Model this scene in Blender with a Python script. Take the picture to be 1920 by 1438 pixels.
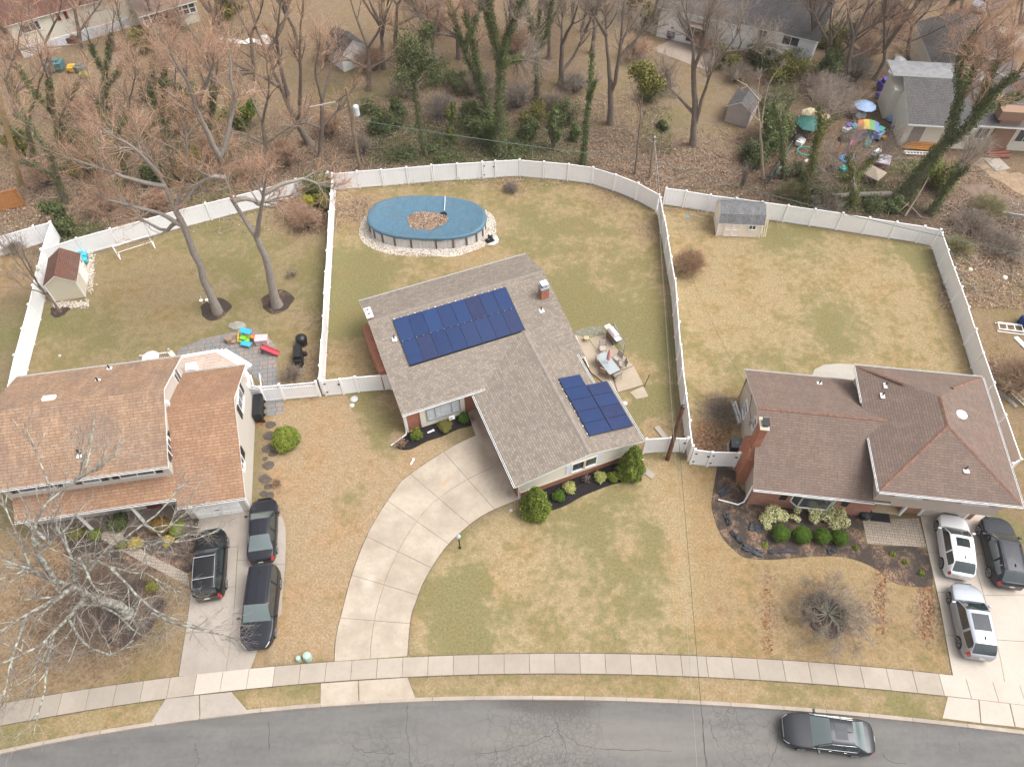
import bpy, math, random
import numpy as np
from mathutils import Vector, Matrix
for _o in list(bpy.data.objects): bpy.data.objects.remove(_o)
SC = bpy.context.scene
COL = SC.collection
R = math.radians
rng = np.random.default_rng(7)
random.seed(7)

# ------------------------------------------------------------ camera
FPX, TILT, CAMH = 1400.0, R(53.5), 45.5
cam_data = bpy.data.cameras.new('camera')
cam = bpy.data.objects.new('camera', cam_data); COL.objects.link(cam)
cam_data.sensor_width = 36.0; cam_data.lens = FPX / 1920 * 36
cam_data.clip_end = 2000
cam.location = (0, 0, CAMH); cam.rotation_euler = (R(90) - TILT, 0, 0)
SC.camera = cam
# ------------------------------------------------------------ world, sun, exposure
SUN_EL, SUN_AZ = R(60), R(95)        # azimuth clockwise from +Y
wd = bpy.data.worlds.new('World'); SC.world = wd; wd.use_nodes = True
nt = wd.node_tree; nt.nodes.clear()
wo = nt.nodes.new('ShaderNodeOutputWorld'); wb = nt.nodes.new('ShaderNodeBackground')
sky = nt.nodes.new('ShaderNodeTexSky'); sky.sky_type = 'NISHITA'; sky.sun_disc = False
sky.sun_elevation = SUN_EL; sky.sun_rotation = SUN_AZ; sky.air_density = 1.0; sky.dust_density = 6.0; sky.ozone_density = 1.0
hs = nt.nodes.new('ShaderNodeHueSaturation'); hs.inputs['Saturation'].default_value = 0.16
nt.links.new(sky.outputs[0], hs.inputs['Color']); nt.links.new(hs.outputs[0], wb.inputs[0]); nt.links.new(wb.outputs[0], wo.inputs[0])
wb.inputs[1].default_value = 0.15
sl = bpy.data.lights.new('sun', 'SUN'); sl.energy = 0.85; sl.angle = R(40); sl.color = (1.0, 0.96, 0.90)
sun = bpy.data.objects.new('sun', sl); COL.objects.link(sun)
sd = Vector((math.sin(SUN_AZ) * math.cos(SUN_EL), math.cos(SUN_AZ) * math.cos(SUN_EL), math.sin(SUN_EL)))
sun.rotation_euler = sd.to_track_quat('Z', 'Y').to_euler()
SC.view_settings.view_transform = 'Standard'; SC.view_settings.look = 'None'
SC.view_settings.gamma = 1; SC.view_settings.exposure = 0.93
SC.cycles.max_bounces = 6; SC.cycles.diffuse_bounces = 3

# ------------------------------------------------------------ from a place in the photo to a place on the ground
ST, CT = math.sin(TILT), math.cos(TILT)
def G(px, py, z=0.0):
    u = (px - 960) / FPX; v = (py - 719) / FPX
    k = (CAMH - z) / (ST + v * CT)
    return Vector((u * k, (CT - v * ST) * k, z))
def UP(px, py, y):
    """point of the vertical plane at depth y seen at a photo position (for trunks and poles)"""
    u = (px - 960) / FPX; v = (py - 719) / FPX
    k = y / (CT - v * ST)
    return Vector((u * k, y, CAMH - k * (ST + v * CT)))
def px_of(x, y, z=0.0):
    d = y * CT - (z - CAMH) * ST
    return 960 + FPX * x / d, 719 - FPX * (y * ST + (z - CAMH) * CT) / d

# ------------------------------------------------------------ objects
def tag(o, label=None, cat=None, group=None, kind=None):
    if label: o['label'] = label
    if cat: o['category'] = cat
    if group: o['group'] = group
    if kind: o['kind'] = kind
    return o
def empty(name, loc=(0, 0, 0), rz=0.0, label=None, cat=None, group=None):
    o = bpy.data.objects.new(name, None); COL.objects.link(o)
    o.location = loc; o.rotation_euler = (0, 0, rz); o.empty_display_size = 0.2
    return tag(o, label, cat, group)
def link(name, me, parent=None, loc=None, rz=0.0):
    o = bpy.data.objects.new(name, me); COL.objects.link(o)
    if parent: o.parent = parent
    if loc is not None: o.location = loc
    if rz: o.rotation_euler = (0, 0, rz)
    return o
def copy_tree(o, parent=None):
    c = o.copy(); COL.objects.link(c); c.parent = parent
    for ch in o.children: copy_tree(ch, c)
    return c

class MB:
    """collects faces and links them as one mesh; uv of every face is in metres along and up the face"""
    def __init__(s): s.v = []; s.f = []; s.m = []; s.uv = {}
    def face(s, pts, m=0):
        i = len(s.v); s.v += [tuple(p) for p in pts]; s.f.append(tuple(range(i, i + len(pts)))); s.m.append(m)
    def box(s, c, size, rz=0.0, m=0, rot=None):
        hx, hy, hz = size[0] / 2, size[1] / 2, size[2] / 2
        M = rot if rot is not None else Matrix.Rotation(rz, 3, 'Z')
        c = Vector(c); i = len(s.v)
        for x, y, z in ((-1,-1,-1),(1,-1,-1),(1,1,-1),(-1,1,-1),(-1,-1,1),(1,-1,1),(1,1,1),(-1,1,1)):
            s.v.append(tuple(c + M @ Vector((x*hx, y*hy, z*hz))))
        for f in ((0,3,2,1),(4,5,6,7),(0,1,5,4),(1,2,6,5),(2,3,7,6),(3,0,4,7)):
            s.f.append(tuple(i + k for k in f)); s.m.append(m)
        return s
    def bar(s, a, b, w, h=None, m=0, up=(0, 0, 1)):
        a = Vector(a); b = Vector(b); d = b - a; L = d.length
        if L < 1e-6: return s
        x = d / L; upv = Vector(up)
        if abs(x.dot(upv)) > 0.98: upv = Vector((0, 1, 0))
        y = upv.cross(x).normalized(); z = x.cross(y)
        s.box((a + b) / 2, (L, w, h or w), rot=Matrix((x, y, z)).transposed(), m=m); return s
    def prism(s, poly, z0, z1, m=0, mtop=None, bottom=True):
        n = len(poly); i = len(s.v)
        ar = sum(poly[k][0]*poly[(k+1)%n][1]-poly[(k+1)%n][0]*poly[k][1] for k in range(n))
        if ar < 0: poly = poly[::-1]
        s.v += [(p[0], p[1], z0) for p in poly] + [(p[0], p[1], z1) for p in poly]
        for k in range(n): s.f.append((i+k, i+(k+1) % n, i+n+(k+1) % n, i+n+k)); s.m.append(m)
        s.f.append(tuple(i+n+k for k in range(n))); s.m.append(m if mtop is None else mtop)
        if bottom: s.f.append(tuple(i+n-1-k for k in range(n))); s.m.append(m)
        return s
    def tube(s, pts, rad, n=8, m=0, cap=True):
        pts = [Vector(p) for p in pts]; K = len(pts); i = len(s.v)
        if not hasattr(rad, '__len__'): rad = [rad] * K
        for k, p in enumerate(pts):
            t = (pts[min(k+1, K-1)] - pts[max(k-1, 0)]).normalized()
            a = Vector((0, 0, 1)) if abs(t.z) < 0.9 else Vector((1, 0, 0))
            u = t.cross(a).normalized(); w = t.cross(u)
            for q in range(n):
                an = 2*math.pi*q/n; s.v.append(tuple(p + (u*math.cos(an) + w*math.sin(an))*rad[k]))
        for k in range(K-1):
            for q in range(n):
                a0 = i+k*n+q; a1 = i+k*n+(q+1) % n; s.f.append((a0, a1, a1+n, a0+n)); s.m.append(m)
        if cap:
            s.f.append(tuple(i+q for q in range(n))[::-1]); s.m.append(m)
            s.f.append(tuple(i+(K-1)*n+q for q in range(n))); s.m.append(m)
        return s
    def lathe(s, c, prof, n=16, m=0, sx=1.0, sy=1.0, rz=0.0):
        i = len(s.v); K = len(prof); c = Vector(c)
        for r_, z_ in prof:
            for q in range(n):
                an = 2*math.pi*q/n; x = r_*math.cos(an)*sx; y = r_*math.sin(an)*sy
                s.v.append((c.x + x*math.cos(rz) - y*math.sin(rz), c.y + x*math.sin(rz) + y*math.cos(rz), c.z + z_))
        for k in range(K-1):
            for q in range(n):
                a0 = i+k*n+q; a1 = i+k*n+(q+1) % n; s.f.append((a0, a1, a1+n, a0+n)); s.m.append(m)
        s.f.append(tuple(i+q for q in range(n))[::-1]); s.m.append(m)
        s.f.append(tuple(i+(K-1)*n+q for q in range(n))); s.m.append(m)
        return s
    def build(s, name, mats, parent=None, loc=None, rz=0.0, smooth=False, bevel=0.0, auto=None):
        me = bpy.data.meshes.new(name); me.from_pydata(s.v, [], s.f)
        if not isinstance(mats, (list, tuple)): mats = [mats]
        for m_ in mats: me.materials.append(m_)
        me.polygons.foreach_set('material_index', s.m)
        auto_uv(me)
        if smooth: me.polygons.foreach_set('use_smooth', [True]*len(me.polygons))
        o = link(name, me, parent, loc, rz)
        if bevel:
            b = o.modifiers.new('b', 'BEVEL'); b.width = bevel; b.segments = 2; b.limit_method = 'ANGLE'
        return o
def auto_uv(me):
    uvl = me.uv_layers.new(name='UVMap')
    nv = len(me.vertices); co = np.empty(nv*3); me.vertices.foreach_get('co', co); co = co.reshape(-1, 3)
    nl = len(me.loops); li = np.empty(nl, dtype=np.int32); me.loops.foreach_get('vertex_index', li)
    npoly = len(me.polygons); nr = np.empty(npoly*3); me.polygons.foreach_get('normal', nr); nr = nr.reshape(-1, 3)
    lt = np.empty(npoly, dtype=np.int32); me.polygons.foreach_get('loop_total', lt)
    pi = np.repeat(np.arange(npoly), lt); n = nr[pi]; p = co[li]
    u = np.stack([-n[:, 1], n[:, 0], np.zeros(nl)], 1); ln = np.linalg.norm(u, axis=1)
    flat = ln < 0.12
    u[flat] = (1, 0, 0); ln[flat] = 1; u /= ln[:, None]; v = np.cross(n, u)
    v[flat] = (0, 1, 0)
    uv = np.stack([(p*u).sum(1), (p*v).sum(1)], 1)
    uvl.data.foreach_set('uv', uv.ravel())
def np_mesh(name, verts, faces4, mats, midx=None, smooth=False, faces3=None):
    """fast mesh from arrays of quads (and triangles)"""
    me = bpy.data.meshes.new(name); F = [np.asarray(faces4, dtype=np.int32).reshape(-1)]; n4 = len(F[0])//4; n3 = 0
    if faces3 is not None and len(faces3): F.append(np.asarray(faces3, dtype=np.int32).reshape(-1)); n3 = len(F[1])//3
    idx = np.concatenate(F)
    me.vertices.add(len(verts)); me.vertices.foreach_set('co', np.asarray(verts, dtype=np.float32).ravel())
    me.loops.add(len(idx)); me.loops.foreach_set('vertex_index', idx)
    me.polygons.add(n4+n3)
    st = np.concatenate([np.arange(n4)*4, n4*4 + np.arange(n3)*3]).astype(np.int32)
    me.polygons.foreach_set('loop_start', st)
    me.polygons.foreach_set('loop_total', np.concatenate([np.full(n4, 4), np.full(n3, 3)]).astype(np.int32))
    for m_ in (mats if isinstance(mats, (list, tuple)) else [mats]): me.materials.append(m_)
    if midx is not None: me.polygons.foreach_set('material_index', np.asarray(midx, dtype=np.int32))
    if smooth: me.polygons.foreach_set('use_smooth', np.ones(n4+n3, dtype=bool))
    me.update(calc_edges=True)
    return me

# ------------------------------------------------------------ materials
class NT:
    def __init__(s, name):
        s.mat = bpy.data.materials.new(name); s.mat.use_nodes = True; s.t = s.mat.node_tree
        s.b = s.t.nodes['Principled BSDF']
    def n(s, ty, **k):
        nd = s.t.nodes.new(ty)
        for a, v in k.items(): setattr(nd, a, v)
        return nd
    def l(s, a, b): s.t.links.new(a, b)
    def val(s, sock, v):
        if isinstance(v, bpy.types.NodeSocket): s.l(v, sock)
        else: sock.default_value = v
    def obj(s): return s.n('ShaderNodeTexCoord').outputs['Object']
    def uvc(s): return s.n('ShaderNodeTexCoord').outputs['UV']
    def pos(s): return s.n('ShaderNodeNewGeometry').outputs['Position']
    def noise(s, vec, scale, detail=4, rough=0.6, w=None):
        nd = s.n('ShaderNodeTexNoise'); s.l(vec, nd.inputs['Vector']); nd.inputs['Scale'].default_value = scale
        nd.inputs['Detail'].default_value = detail; nd.inputs['Roughness'].default_value = rough; return nd.outputs['Fac']
    def vor(s, vec, scale, feature='F1', out='Distance'):
        nd = s.n('ShaderNodeTexVoronoi', feature=feature); s.l(vec, nd.inputs['Vector']); nd.inputs['Scale'].default_value = scale; return nd.outputs[out]
    def scale(s, vec, xyz, rz=0.0):
        nd = s.n('ShaderNodeMapping'); s.l(vec, nd.inputs[0]); nd.inputs['Scale'].default_value = xyz; nd.inputs['Rotation'].default_value = (0, 0, rz); return nd.outputs[0]
    def ramp(s, fac, stops, interp='LINEAR'):
        nd = s.n('ShaderNodeValToRGB'); s.l(fac, nd.inputs[0]); cr = nd.color_ramp; cr.interpolation = interp
        while len(cr.elements) < len(stops): cr.elements.new(0.5)
        for e, (p, c) in zip(cr.elements, stops):
            e.position = p; e.color = (c, c, c, 1) if not hasattr(c, '__len__') else (*c, 1)
        return nd.outputs[0]
    def mix(s, fac, a, b, mode='MIX'):
        nd = s.n('ShaderNodeMix', data_type='RGBA', blend_type=mode); s.val(nd.inputs[0], fac)
        for k, v in ((6, a), (7, b)):
            if isinstance(v, bpy.types.NodeSocket): s.l(v, nd.inputs[k])
            else: nd.inputs[k].default_value = (*v, 1) if hasattr(v, '__len__') else (v, v, v, 1)
        return nd.outputs[2]
    def math(s, op, a, b=0.0, clamp=False):
        nd = s.n('ShaderNodeMath', operation=op, use_clamp=clamp); s.val(nd.inputs[0], a); s.val(nd.inputs[1], b); return nd.outputs[0]
    def bump(s, h, strength=0.3, dist=0.02):
        nd = s.n('ShaderNodeBump'); s.l(h, nd.inputs['Height']); nd.inputs['Strength'].default_value = strength; nd.inputs['Distance'].default_value = dist
        s.l(nd.outputs[0], s.b.inputs['Normal'])
    def out(s, col=None, rough=0.8, metal=0.0, spec=0.3, coat=0.0):
        if col is not None:
            if isinstance(col, bpy.types.NodeSocket): s.l(col, s.b.inputs['Base Color'])
            else: s.b.inputs['Base Color'].default_value = (*col, 1)
        s.val(s.b.inputs['Roughness'], rough); s.b.inputs['Metallic'].default_value = metal
        s.b.inputs['Specular IOR Level'].default_value = spec; s.b.inputs['Coat Weight'].default_value = coat
        return s.mat
def flat(name, c, rough=0.6, metal=0.0, spec=0.4, var=0.12, sc=3.0, coat=0.0):
    t = NT(name); f = t.noise(t.obj(), sc, 5, 0.65)
    lo = tuple(x*(1-var) for x in c); hi = tuple(min(1, x*(1+var)) for x in c)
    return t.out(t.ramp(f, [(0.3, lo), (0.7, hi)]), rough, metal, spec, coat)
def shingle(name, c1, c2, gap, w=0.5, row=0.22, stain=(0.12, 0.10, 0.09), st=0.35, contrast=0.5):
    t = NT(name); uv = t.uvc()
    br = t.n('ShaderNodeTexBrick'); t.l(uv, br.inputs['Vector']); br.offset = 0.5; br.squash = 0.75; br.squash_frequency = 3
    br.inputs['Scale'].default_value = 1.0; br.inputs['Brick Width'].default_value = w; br.inputs['Row Height'].default_value = row
    br.inputs['Mortar Size'].default_value = row*0.13; br.inputs['Mortar Smooth'].default_value = 0.4; br.inputs['Bias'].default_value = 0.0
    for k, c in (('Color1', c1), ('Color2', c2), ('Mortar', gap)): br.inputs[k].default_value = (*c, 1)
    n1 = t.noise(uv, 0.35, 4, 0.6); n2 = t.noise(uv, 14, 3, 0.7); n3 = t.noise(t.scale(uv, (0.5, 0.12, 1)), 3, 4, 0.6)
    c = t.mix(t.ramp(n2, [(0.3, 0.0), (0.7, contrast)]), br.outputs['Color'], tuple(x*1.35 for x in c2))
    c = t.mix(t.ramp(n1, [(0.44, 0.0), (0.66, st)]), c, stain)
    c = t.mix(t.ramp(n3, [(0.5, 0.0), (0.8, st*0.5)]), c, tuple(x*0.6 for x in c1))
    n5 = t.noise(t.scale(uv, (1.6, .35, 1)), 1.2, 5, .7); c = t.mix(t.ramp(n5, [(.5, 0.), (.72, st*.8)]), c, tuple(x*1.5 for x in c1))
    t.bump(br.outputs['Fac'], 0.35, -0.02)
    return t.out(c, 0.92, 0, 0.15)
def siding(name, c, lap=0.14, groove=0.75):
    t = NT(name); uv = t.uvc(); sp = t.n('ShaderNodeSeparateXYZ'); t.l(uv, sp.inputs[0])
    m_ = t.math('FRACT', t.math('DIVIDE', sp.outputs['Y'], lap))
    n = t.noise(t.scale(uv, (0.4, 2.0, 1)), 1.5, 4)
    col = t.mix(t.ramp(m_, [(0.0, 0.0), (0.86, 0.0), (0.95, 1.0)]), t.ramp(n, [(0.3, tuple(x*0.94 for x in c)), (0.7, c)]), tuple(x*groove for x in c))
    t.bump(m_, 0.5, 0.02)
    return t.out(col, 0.55, 0, 0.3)
def brick(name, c1=(0.42, 0.13, 0.065), c2=(0.30, 0.085, 0.045), mortar=(0.42, 0.36, 0.30), row=0.08, w=0.22):
    t = NT(name); uv = t.uvc(); br = t.n('ShaderNodeTexBrick'); t.l(uv, br.inputs['Vector'])
    br.inputs['Scale'].default_value = 1.0; br.inputs['Brick Width'].default_value = w; br.inputs['Row Height'].default_value = row
    br.inputs['Mortar Size'].default_value = 0.008; br.inputs['Bias'].default_value = -0.1
    for k, c in (('Color1', c1), ('Color2', c2), ('Mortar', mortar)): br.inputs[k].default_value = (*c, 1)
    n = t.noise(uv, 1.2, 4); t.bump(br.outputs['Fac'], 0.4, -0.01)
    return t.out(t.mix(t.ramp(n, [(0.4, 0.0), (0.8, 0.45)]), br.outputs['Color'], tuple(x*0.55 for x in c1)), 0.85, 0, 0.2)
def concrete(name, c=(0.42, 0.37, 0.31), dirt=(0.20, 0.165, 0.13), amt=0.5, rnd=0.16, spots=()):
    t = NT(name); p = t.pos(); n1 = t.noise(p, 0.35, 6, 0.65); n2 = t.noise(p, 2.5, 6, 0.7); n3 = t.noise(p, 30, 3, 0.7)
    g = t.n('ShaderNodeNewGeometry').outputs['Random Per Island']
    col = t.mix(t.ramp(n1, [(0.42, 0.0), (0.72, amt)]), c, dirt)
    col = t.mix(t.ramp(n2, [(0.45, 0.0), (0.8, amt*0.7)]), col, tuple(x*0.68 for x in c))
    col = t.mix(t.ramp(n3, [(0.3, 0.0), (0.7, 0.25)]), col, tuple(x*0.8 for x in c))
    col = t.mix(t.math('MULTIPLY', g, rnd*2.2, True), col, tuple(x*0.62 for x in c))
    n4 = t.noise(p, 6, 5, 0.7); col = t.mix(t.ramp(n4, [(0.55, 0.0), (0.72, amt*.55)]), col, tuple(x*0.55 for x in c))
    for (x_, y_), rx_, ry_, rz_, sc_, a_ in spots:
        mp = t.n('ShaderNodeMapping'); mp.vector_type = 'TEXTURE'; t.l(p, mp.inputs[0]); mp.inputs['Location'].default_value = (x_, y_, 0); mp.inputs['Rotation'].default_value = (0, 0, rz_); mp.inputs['Scale'].default_value = (rx_, ry_, 3)
        ln = t.n('ShaderNodeVectorMath', operation='LENGTH'); t.l(mp.outputs[0], ln.inputs[0])
        f_ = t.ramp(t.math('ADD', ln.outputs['Value'], t.math('MULTIPLY', n2, 0.8)), [(0.45, a_), (1.35, 0.0)]); col = t.mix(f_, col, sc_)
    t.bump(n3, 0.2, 0.01)
    return t.out(col, 0.88, 0, 0.2)
M = {}
M['white'] = flat('white_trim', (0.80, 0.80, 0.79), 0.45, var=0.05)
def vinyl():
    t = NT('vinyl_fence'); uv = t.uvc(); sp = t.n('ShaderNodeSeparateXYZ'); t.l(uv, sp.inputs[0])
    m_ = t.math('FRACT', t.math('DIVIDE', sp.outputs['X'], 0.18))
    n = t.noise(t.scale(t.pos(), (1, 1, 0.5)), 0.9, 5, 0.7); n2 = t.noise(t.scale(t.pos(), (6, 6, 0.7)), 1.0, 4, 0.6)
    c = t.mix(t.ramp(n, [(0.5, 0.0), (0.85, 0.4)]), (0.86, 0.862, 0.875), (0.70, 0.71, 0.69))
    c = t.mix(t.ramp(n2, [(0.5, 0.0), (0.8, 0.25)]), c, (0.6, 0.6, 0.58))
    sz = t.n('ShaderNodeSeparateXYZ'); t.l(t.pos(), sz.inputs[0]); c = t.mix(t.math('MULTIPLY', t.ramp(t.math('ADD', sz.outputs['Z'], t.math('MULTIPLY', n, .35)), [(0.10, 0.6), (0.40, 0.0)]), .8), c, (.40, .41, .31))
    c = t.mix(t.ramp(m_, [(0.0, 0.0), (0.86, 0.0), (0.96, 0.4)]), c, (0.45, 0.45, 0.46))
    return t.out(c, 0.4, 0, 0.4)
M['vinyl'] = vinyl(); M['post'] = flat('bright_vinyl_post', (0.90, 0.90, 0.91), 0.4, var=0.03)
M['gutter'] = flat('white_gutter', (0.75, 0.75, 0.74), 0.4, var=0.1)
M['black'] = flat('black_plastic', (0.02, 0.02, 0.022), 0.45)
M['darkmetal'] = flat('dark_metal', (0.05, 0.05, 0.055), 0.35, 0.7)
M['steel'] = flat('galvanised_metal', (0.55, 0.56, 0.57), 0.35, 0.8)
M['grey'] = flat('grey_paint', (0.25, 0.26, 0.27), 0.6)
M['wood'] = flat('weathered_wood', (0.25, 0.18, 0.12), 0.85, var=0.3)
M['polewood'] = flat('pole_wood', (0.24, 0.18, 0.12), 0.9, var=0.35, sc=2)
M['polebrown'] = flat('brown_post', (0.13, 0.06, 0.04), 0.8, var=0.3)
def glass(name, c=(0.02, 0.025, 0.03), rough=0.05):
    t = NT(name); return t.out(c, rough, 0.0, 0.8, 0.6)
M['glass'] = glass('window_glass', (0.05, 0.06, 0.07))
M['carglass'] = glass('car_glass', (0.025, 0.035, 0.038))
M['carglassb'] = glass('pale_car_glass', (0.10, 0.125, 0.125))
M['curtain'] = flat('curtained_glass', (0.50, 0.54, 0.57), 0.15, spec=0.6, var=0.18, sc=6)
M['asph_dark'] = flat('dark_mulch', (0.035, 0.028, 0.026), 0.95, var=0.6, sc=12)
# ============================================================ the street line
kerb_px = [(-60,1420),(0,1410),(180,1371),(285,1355),(460,1332),(600,1321),(700,1314),(850,1308),(980,1306),(1100,1307),(1280,1312),(1500,1328),(1700,1347),(1920,1371),(1990,1380)]
kp = np.array([G(*p)[:2] for p in kerb_px])
kfit = np.polyfit(kp[:, 0], kp[:, 1], 4)
XA, XB = kp[0, 0], kp[-1, 0]
def ky(x):
    x = np.asarray(x, dtype=float); xc = np.clip(x, XA, XB); d = np.polyder(kfit)
    return np.polyval(kfit, xc) + np.polyval(d, xc)*(x - xc)
# ============================================================ ground sheet painted with its kinds of growth
def ground_mat():
    t = NT('lawn_and_forest_floor'); p = t.pos()
    a = t.n('ShaderNodeVertexColor', layer_name='straw').outputs['Color']
    w = t.n('ShaderNodeSeparateColor'); t.l(t.n('ShaderNodeVertexColor', layer_name='growth').outputs['Color'], w.inputs[0])
    st = lambda f, a_, b_: t.ramp(f, [(a_, 0.0), (b_, 1.0)])
    n_big = t.noise(p, 0.38, 6, 0.6); n_mid = t.noise(p, 1.7, 8, 0.7); n_fine = t.noise(p, 6.5, 7, 0.85); n_vf = t.noise(p, 22, 4, 0.85)
    N1, N2, N3, N4 = st(n_big, .40, .60), st(n_mid, .38, .62), st(n_fine, .35, .65), st(n_vf, .36, .64)
    c = t.mix(N3, t.mix(1.0, a, (0.56, 0.53, 0.46), 'MULTIPLY'), t.mix(1.0, a, (1.24, 1.24, 1.28), 'MULTIPLY'))
    c = t.mix(t.math('MULTIPLY', N2, .6), c, t.mix(1.0, c, (0.80, 0.74, 0.62), 'MULTIPLY'))
    c = t.mix(t.math('MULTIPLY', t.ramp(n_big, [(.48, 0.), (.6, 1.)]), .6), c, t.mix(1.0, c, (1.10, 0.92, 0.84), 'MULTIPLY'))
    c = t.mix(t.math('MULTIPLY', t.math('SUBTRACT', 1.0, N4), .42), c, (0.075, 0.06, 0.04))
    # green tufts where the growth weight is high
    s = t.math('ADD', t.math('MULTIPLY', N1, 0.34), t.math('ADD', t.math('MULTIPLY', N2, 0.36), t.math('MULTIPLY', N3, 0.30)))
    gm = t.ramp(t.math('ADD', s, t.math('MULTIPLY', w.outputs[0], 0.95)), [(0.66, 0.0), (1.32, 0.68)])
    green = t.mix(N3, (0.095, 0.102, 0.040), t.mix(N2, (0.17, 0.172, 0.062), (0.245, 0.235, 0.098)))
    green = t.mix(t.math('MULTIPLY', t.math('SUBTRACT', 1.0, N4), .35), green, (0.035, 0.04, 0.018))
    c = t.mix(gm, c, green)
    # litter: dead leaves
    vo = t.n('ShaderNodeTexVoronoi'); t.l(p, vo.inputs['Vector']); vo.inputs['Scale'].default_value = 9
    lit = t.ramp(vo.outputs['Color'], [(0.2, (0.07, 0.046, 0.032)), (0.5, (0.17, 0.112, 0.078)), (0.8, (0.30, 0.215, 0.15))])
    lm = t.math('ADD', t.math('MULTIPLY', w.outputs[1], 0.75), t.math('MULTIPLY', n_mid, 0.6))
    lm2 = t.ramp(t.math('ADD', lm, t.math('MULTIPLY', n_fine, 0.3)), [(0.62, 0.0), (0.95, 0.85)])
    c = t.mix(lm2, c, lit)
    # bare dark earth and mulch
    dm = t.math('ADD', w.outputs[2], t.math('MULTIPLY', n_fine, 0.5))
    earth = t.ramp(n_vf, [(0.35, (0.028, 0.022, 0.018)), (0.65, (0.10, 0.072, 0.055))])
    c = t.mix(t.ramp(dm, [(0.5, 0.0), (0.85, 0.9)]), c, earth)
    t.bump(t.math('ADD', n_fine, n_vf), 0.5, 0.05)
    return t.out(c, 0.95, 0, 0.1)
STRAW, OLIVE, SAND, PINK, WOODS, FAR = (0.33,0.25,0.15), (0.315,0.25,0.145), (0.40,0.30,0.19), (0.30,0.22,0.15), (0.20,0.152,0.115), (0.25,0.20,0.12)
# zones: polygon in photo px, straw colour, green, litter, earth
zones = [
 ([(-300,-400),(2300,-400),(2300,330),(1300,330),(700,290),(200,440),(-300,520)], (0.27,0.205,0.14), 0.10, 0.25, 0.0),
 ([(-300,420),(-300,700),(90,520),(110,440)], (0.34,0.24,0.14), 0.15, 0.25, 0.0),
 ([(640,210),(880,130),(1150,230),(1300,290),(1500,330),(1900,420),(1940,560),(1760,480),(1240,390),(1160,340),(960,310),(640,340)], WOODS, 0.25, 0.5, 0.10),
 ([(0,230),(180,160),(420,240),(640,190),(660,330),(560,370),(90,500),(-30,440)], WOODS, 0.32, 0.5, 0.15),
 ([(1380,130),(1680,130),(1920,330),(1920,470),(1640,440),(1380,380)], (0.13,0.092,0.062), 0.1, 0.4, 0.25),
 ([(100,498),(564,367),(622,354),(607,742),(470,750),(0,740),(52,694)], OLIVE, 0.22, 0.12, 0.0),
 ([(630,356),(974,330),(1109,345),(1230,396),(1284,815),(1286,848),(1160,860),(740,735),(607,742)], (0.385,0.295,0.17), 0.30, 0.06, 0.0),
 ([(1241,383),(1746,461),(1887,886),(1400,890),(1291,869)], (0.40,0.312,0.18), 0.20, 0.03, 0.0),
 ([(1746,461),(1800,440),(1990,500),(1990,1010),(1850,960),(1887,886)], (0.27,0.195,0.12), 0.2, 0.25, 0.0),
 ([(500,750),(740,735),(870,860),(640,1240),(470,1250),(540,1060),(500,900)], SAND, 0.04, 0.06, 0.0),
 ([(765,1232),(780,1128),(826,1039),(974,936),(1200,850),(1285,860),(1310,1230)], (0.41,0.32,0.19), 0.33, 0.03, 0.0),
 ([(1285,870),(1400,880),(1750,1100),(1790,1270),(1310,1232)], (0.37,0.275,0.155), 0.14, 0.12, 0.0),
 ([(-60,990),(350,1000),(370,1100),(335,1272),(-60,1330)], (0.33,0.24,0.14), 0.18, 0.2, 0.08),
 ([(-60,1340),(320,1308),(285,1356),(-60,1420)], (0.37,0.29,0.17), 0.15, 0.03, 0.0),
 ([(440,1300),(602,1280),(600,1322),(460,1334)], (0.38,0.29,0.17), 0.22, 0.03, 0.0),
 ([(764,1270),(1280,1266),(1777,1305),(1767,1350),(1280,1312),(779,1310)], (0.37,0.285,0.17), 0.24, 0.05, 0.0)]
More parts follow.
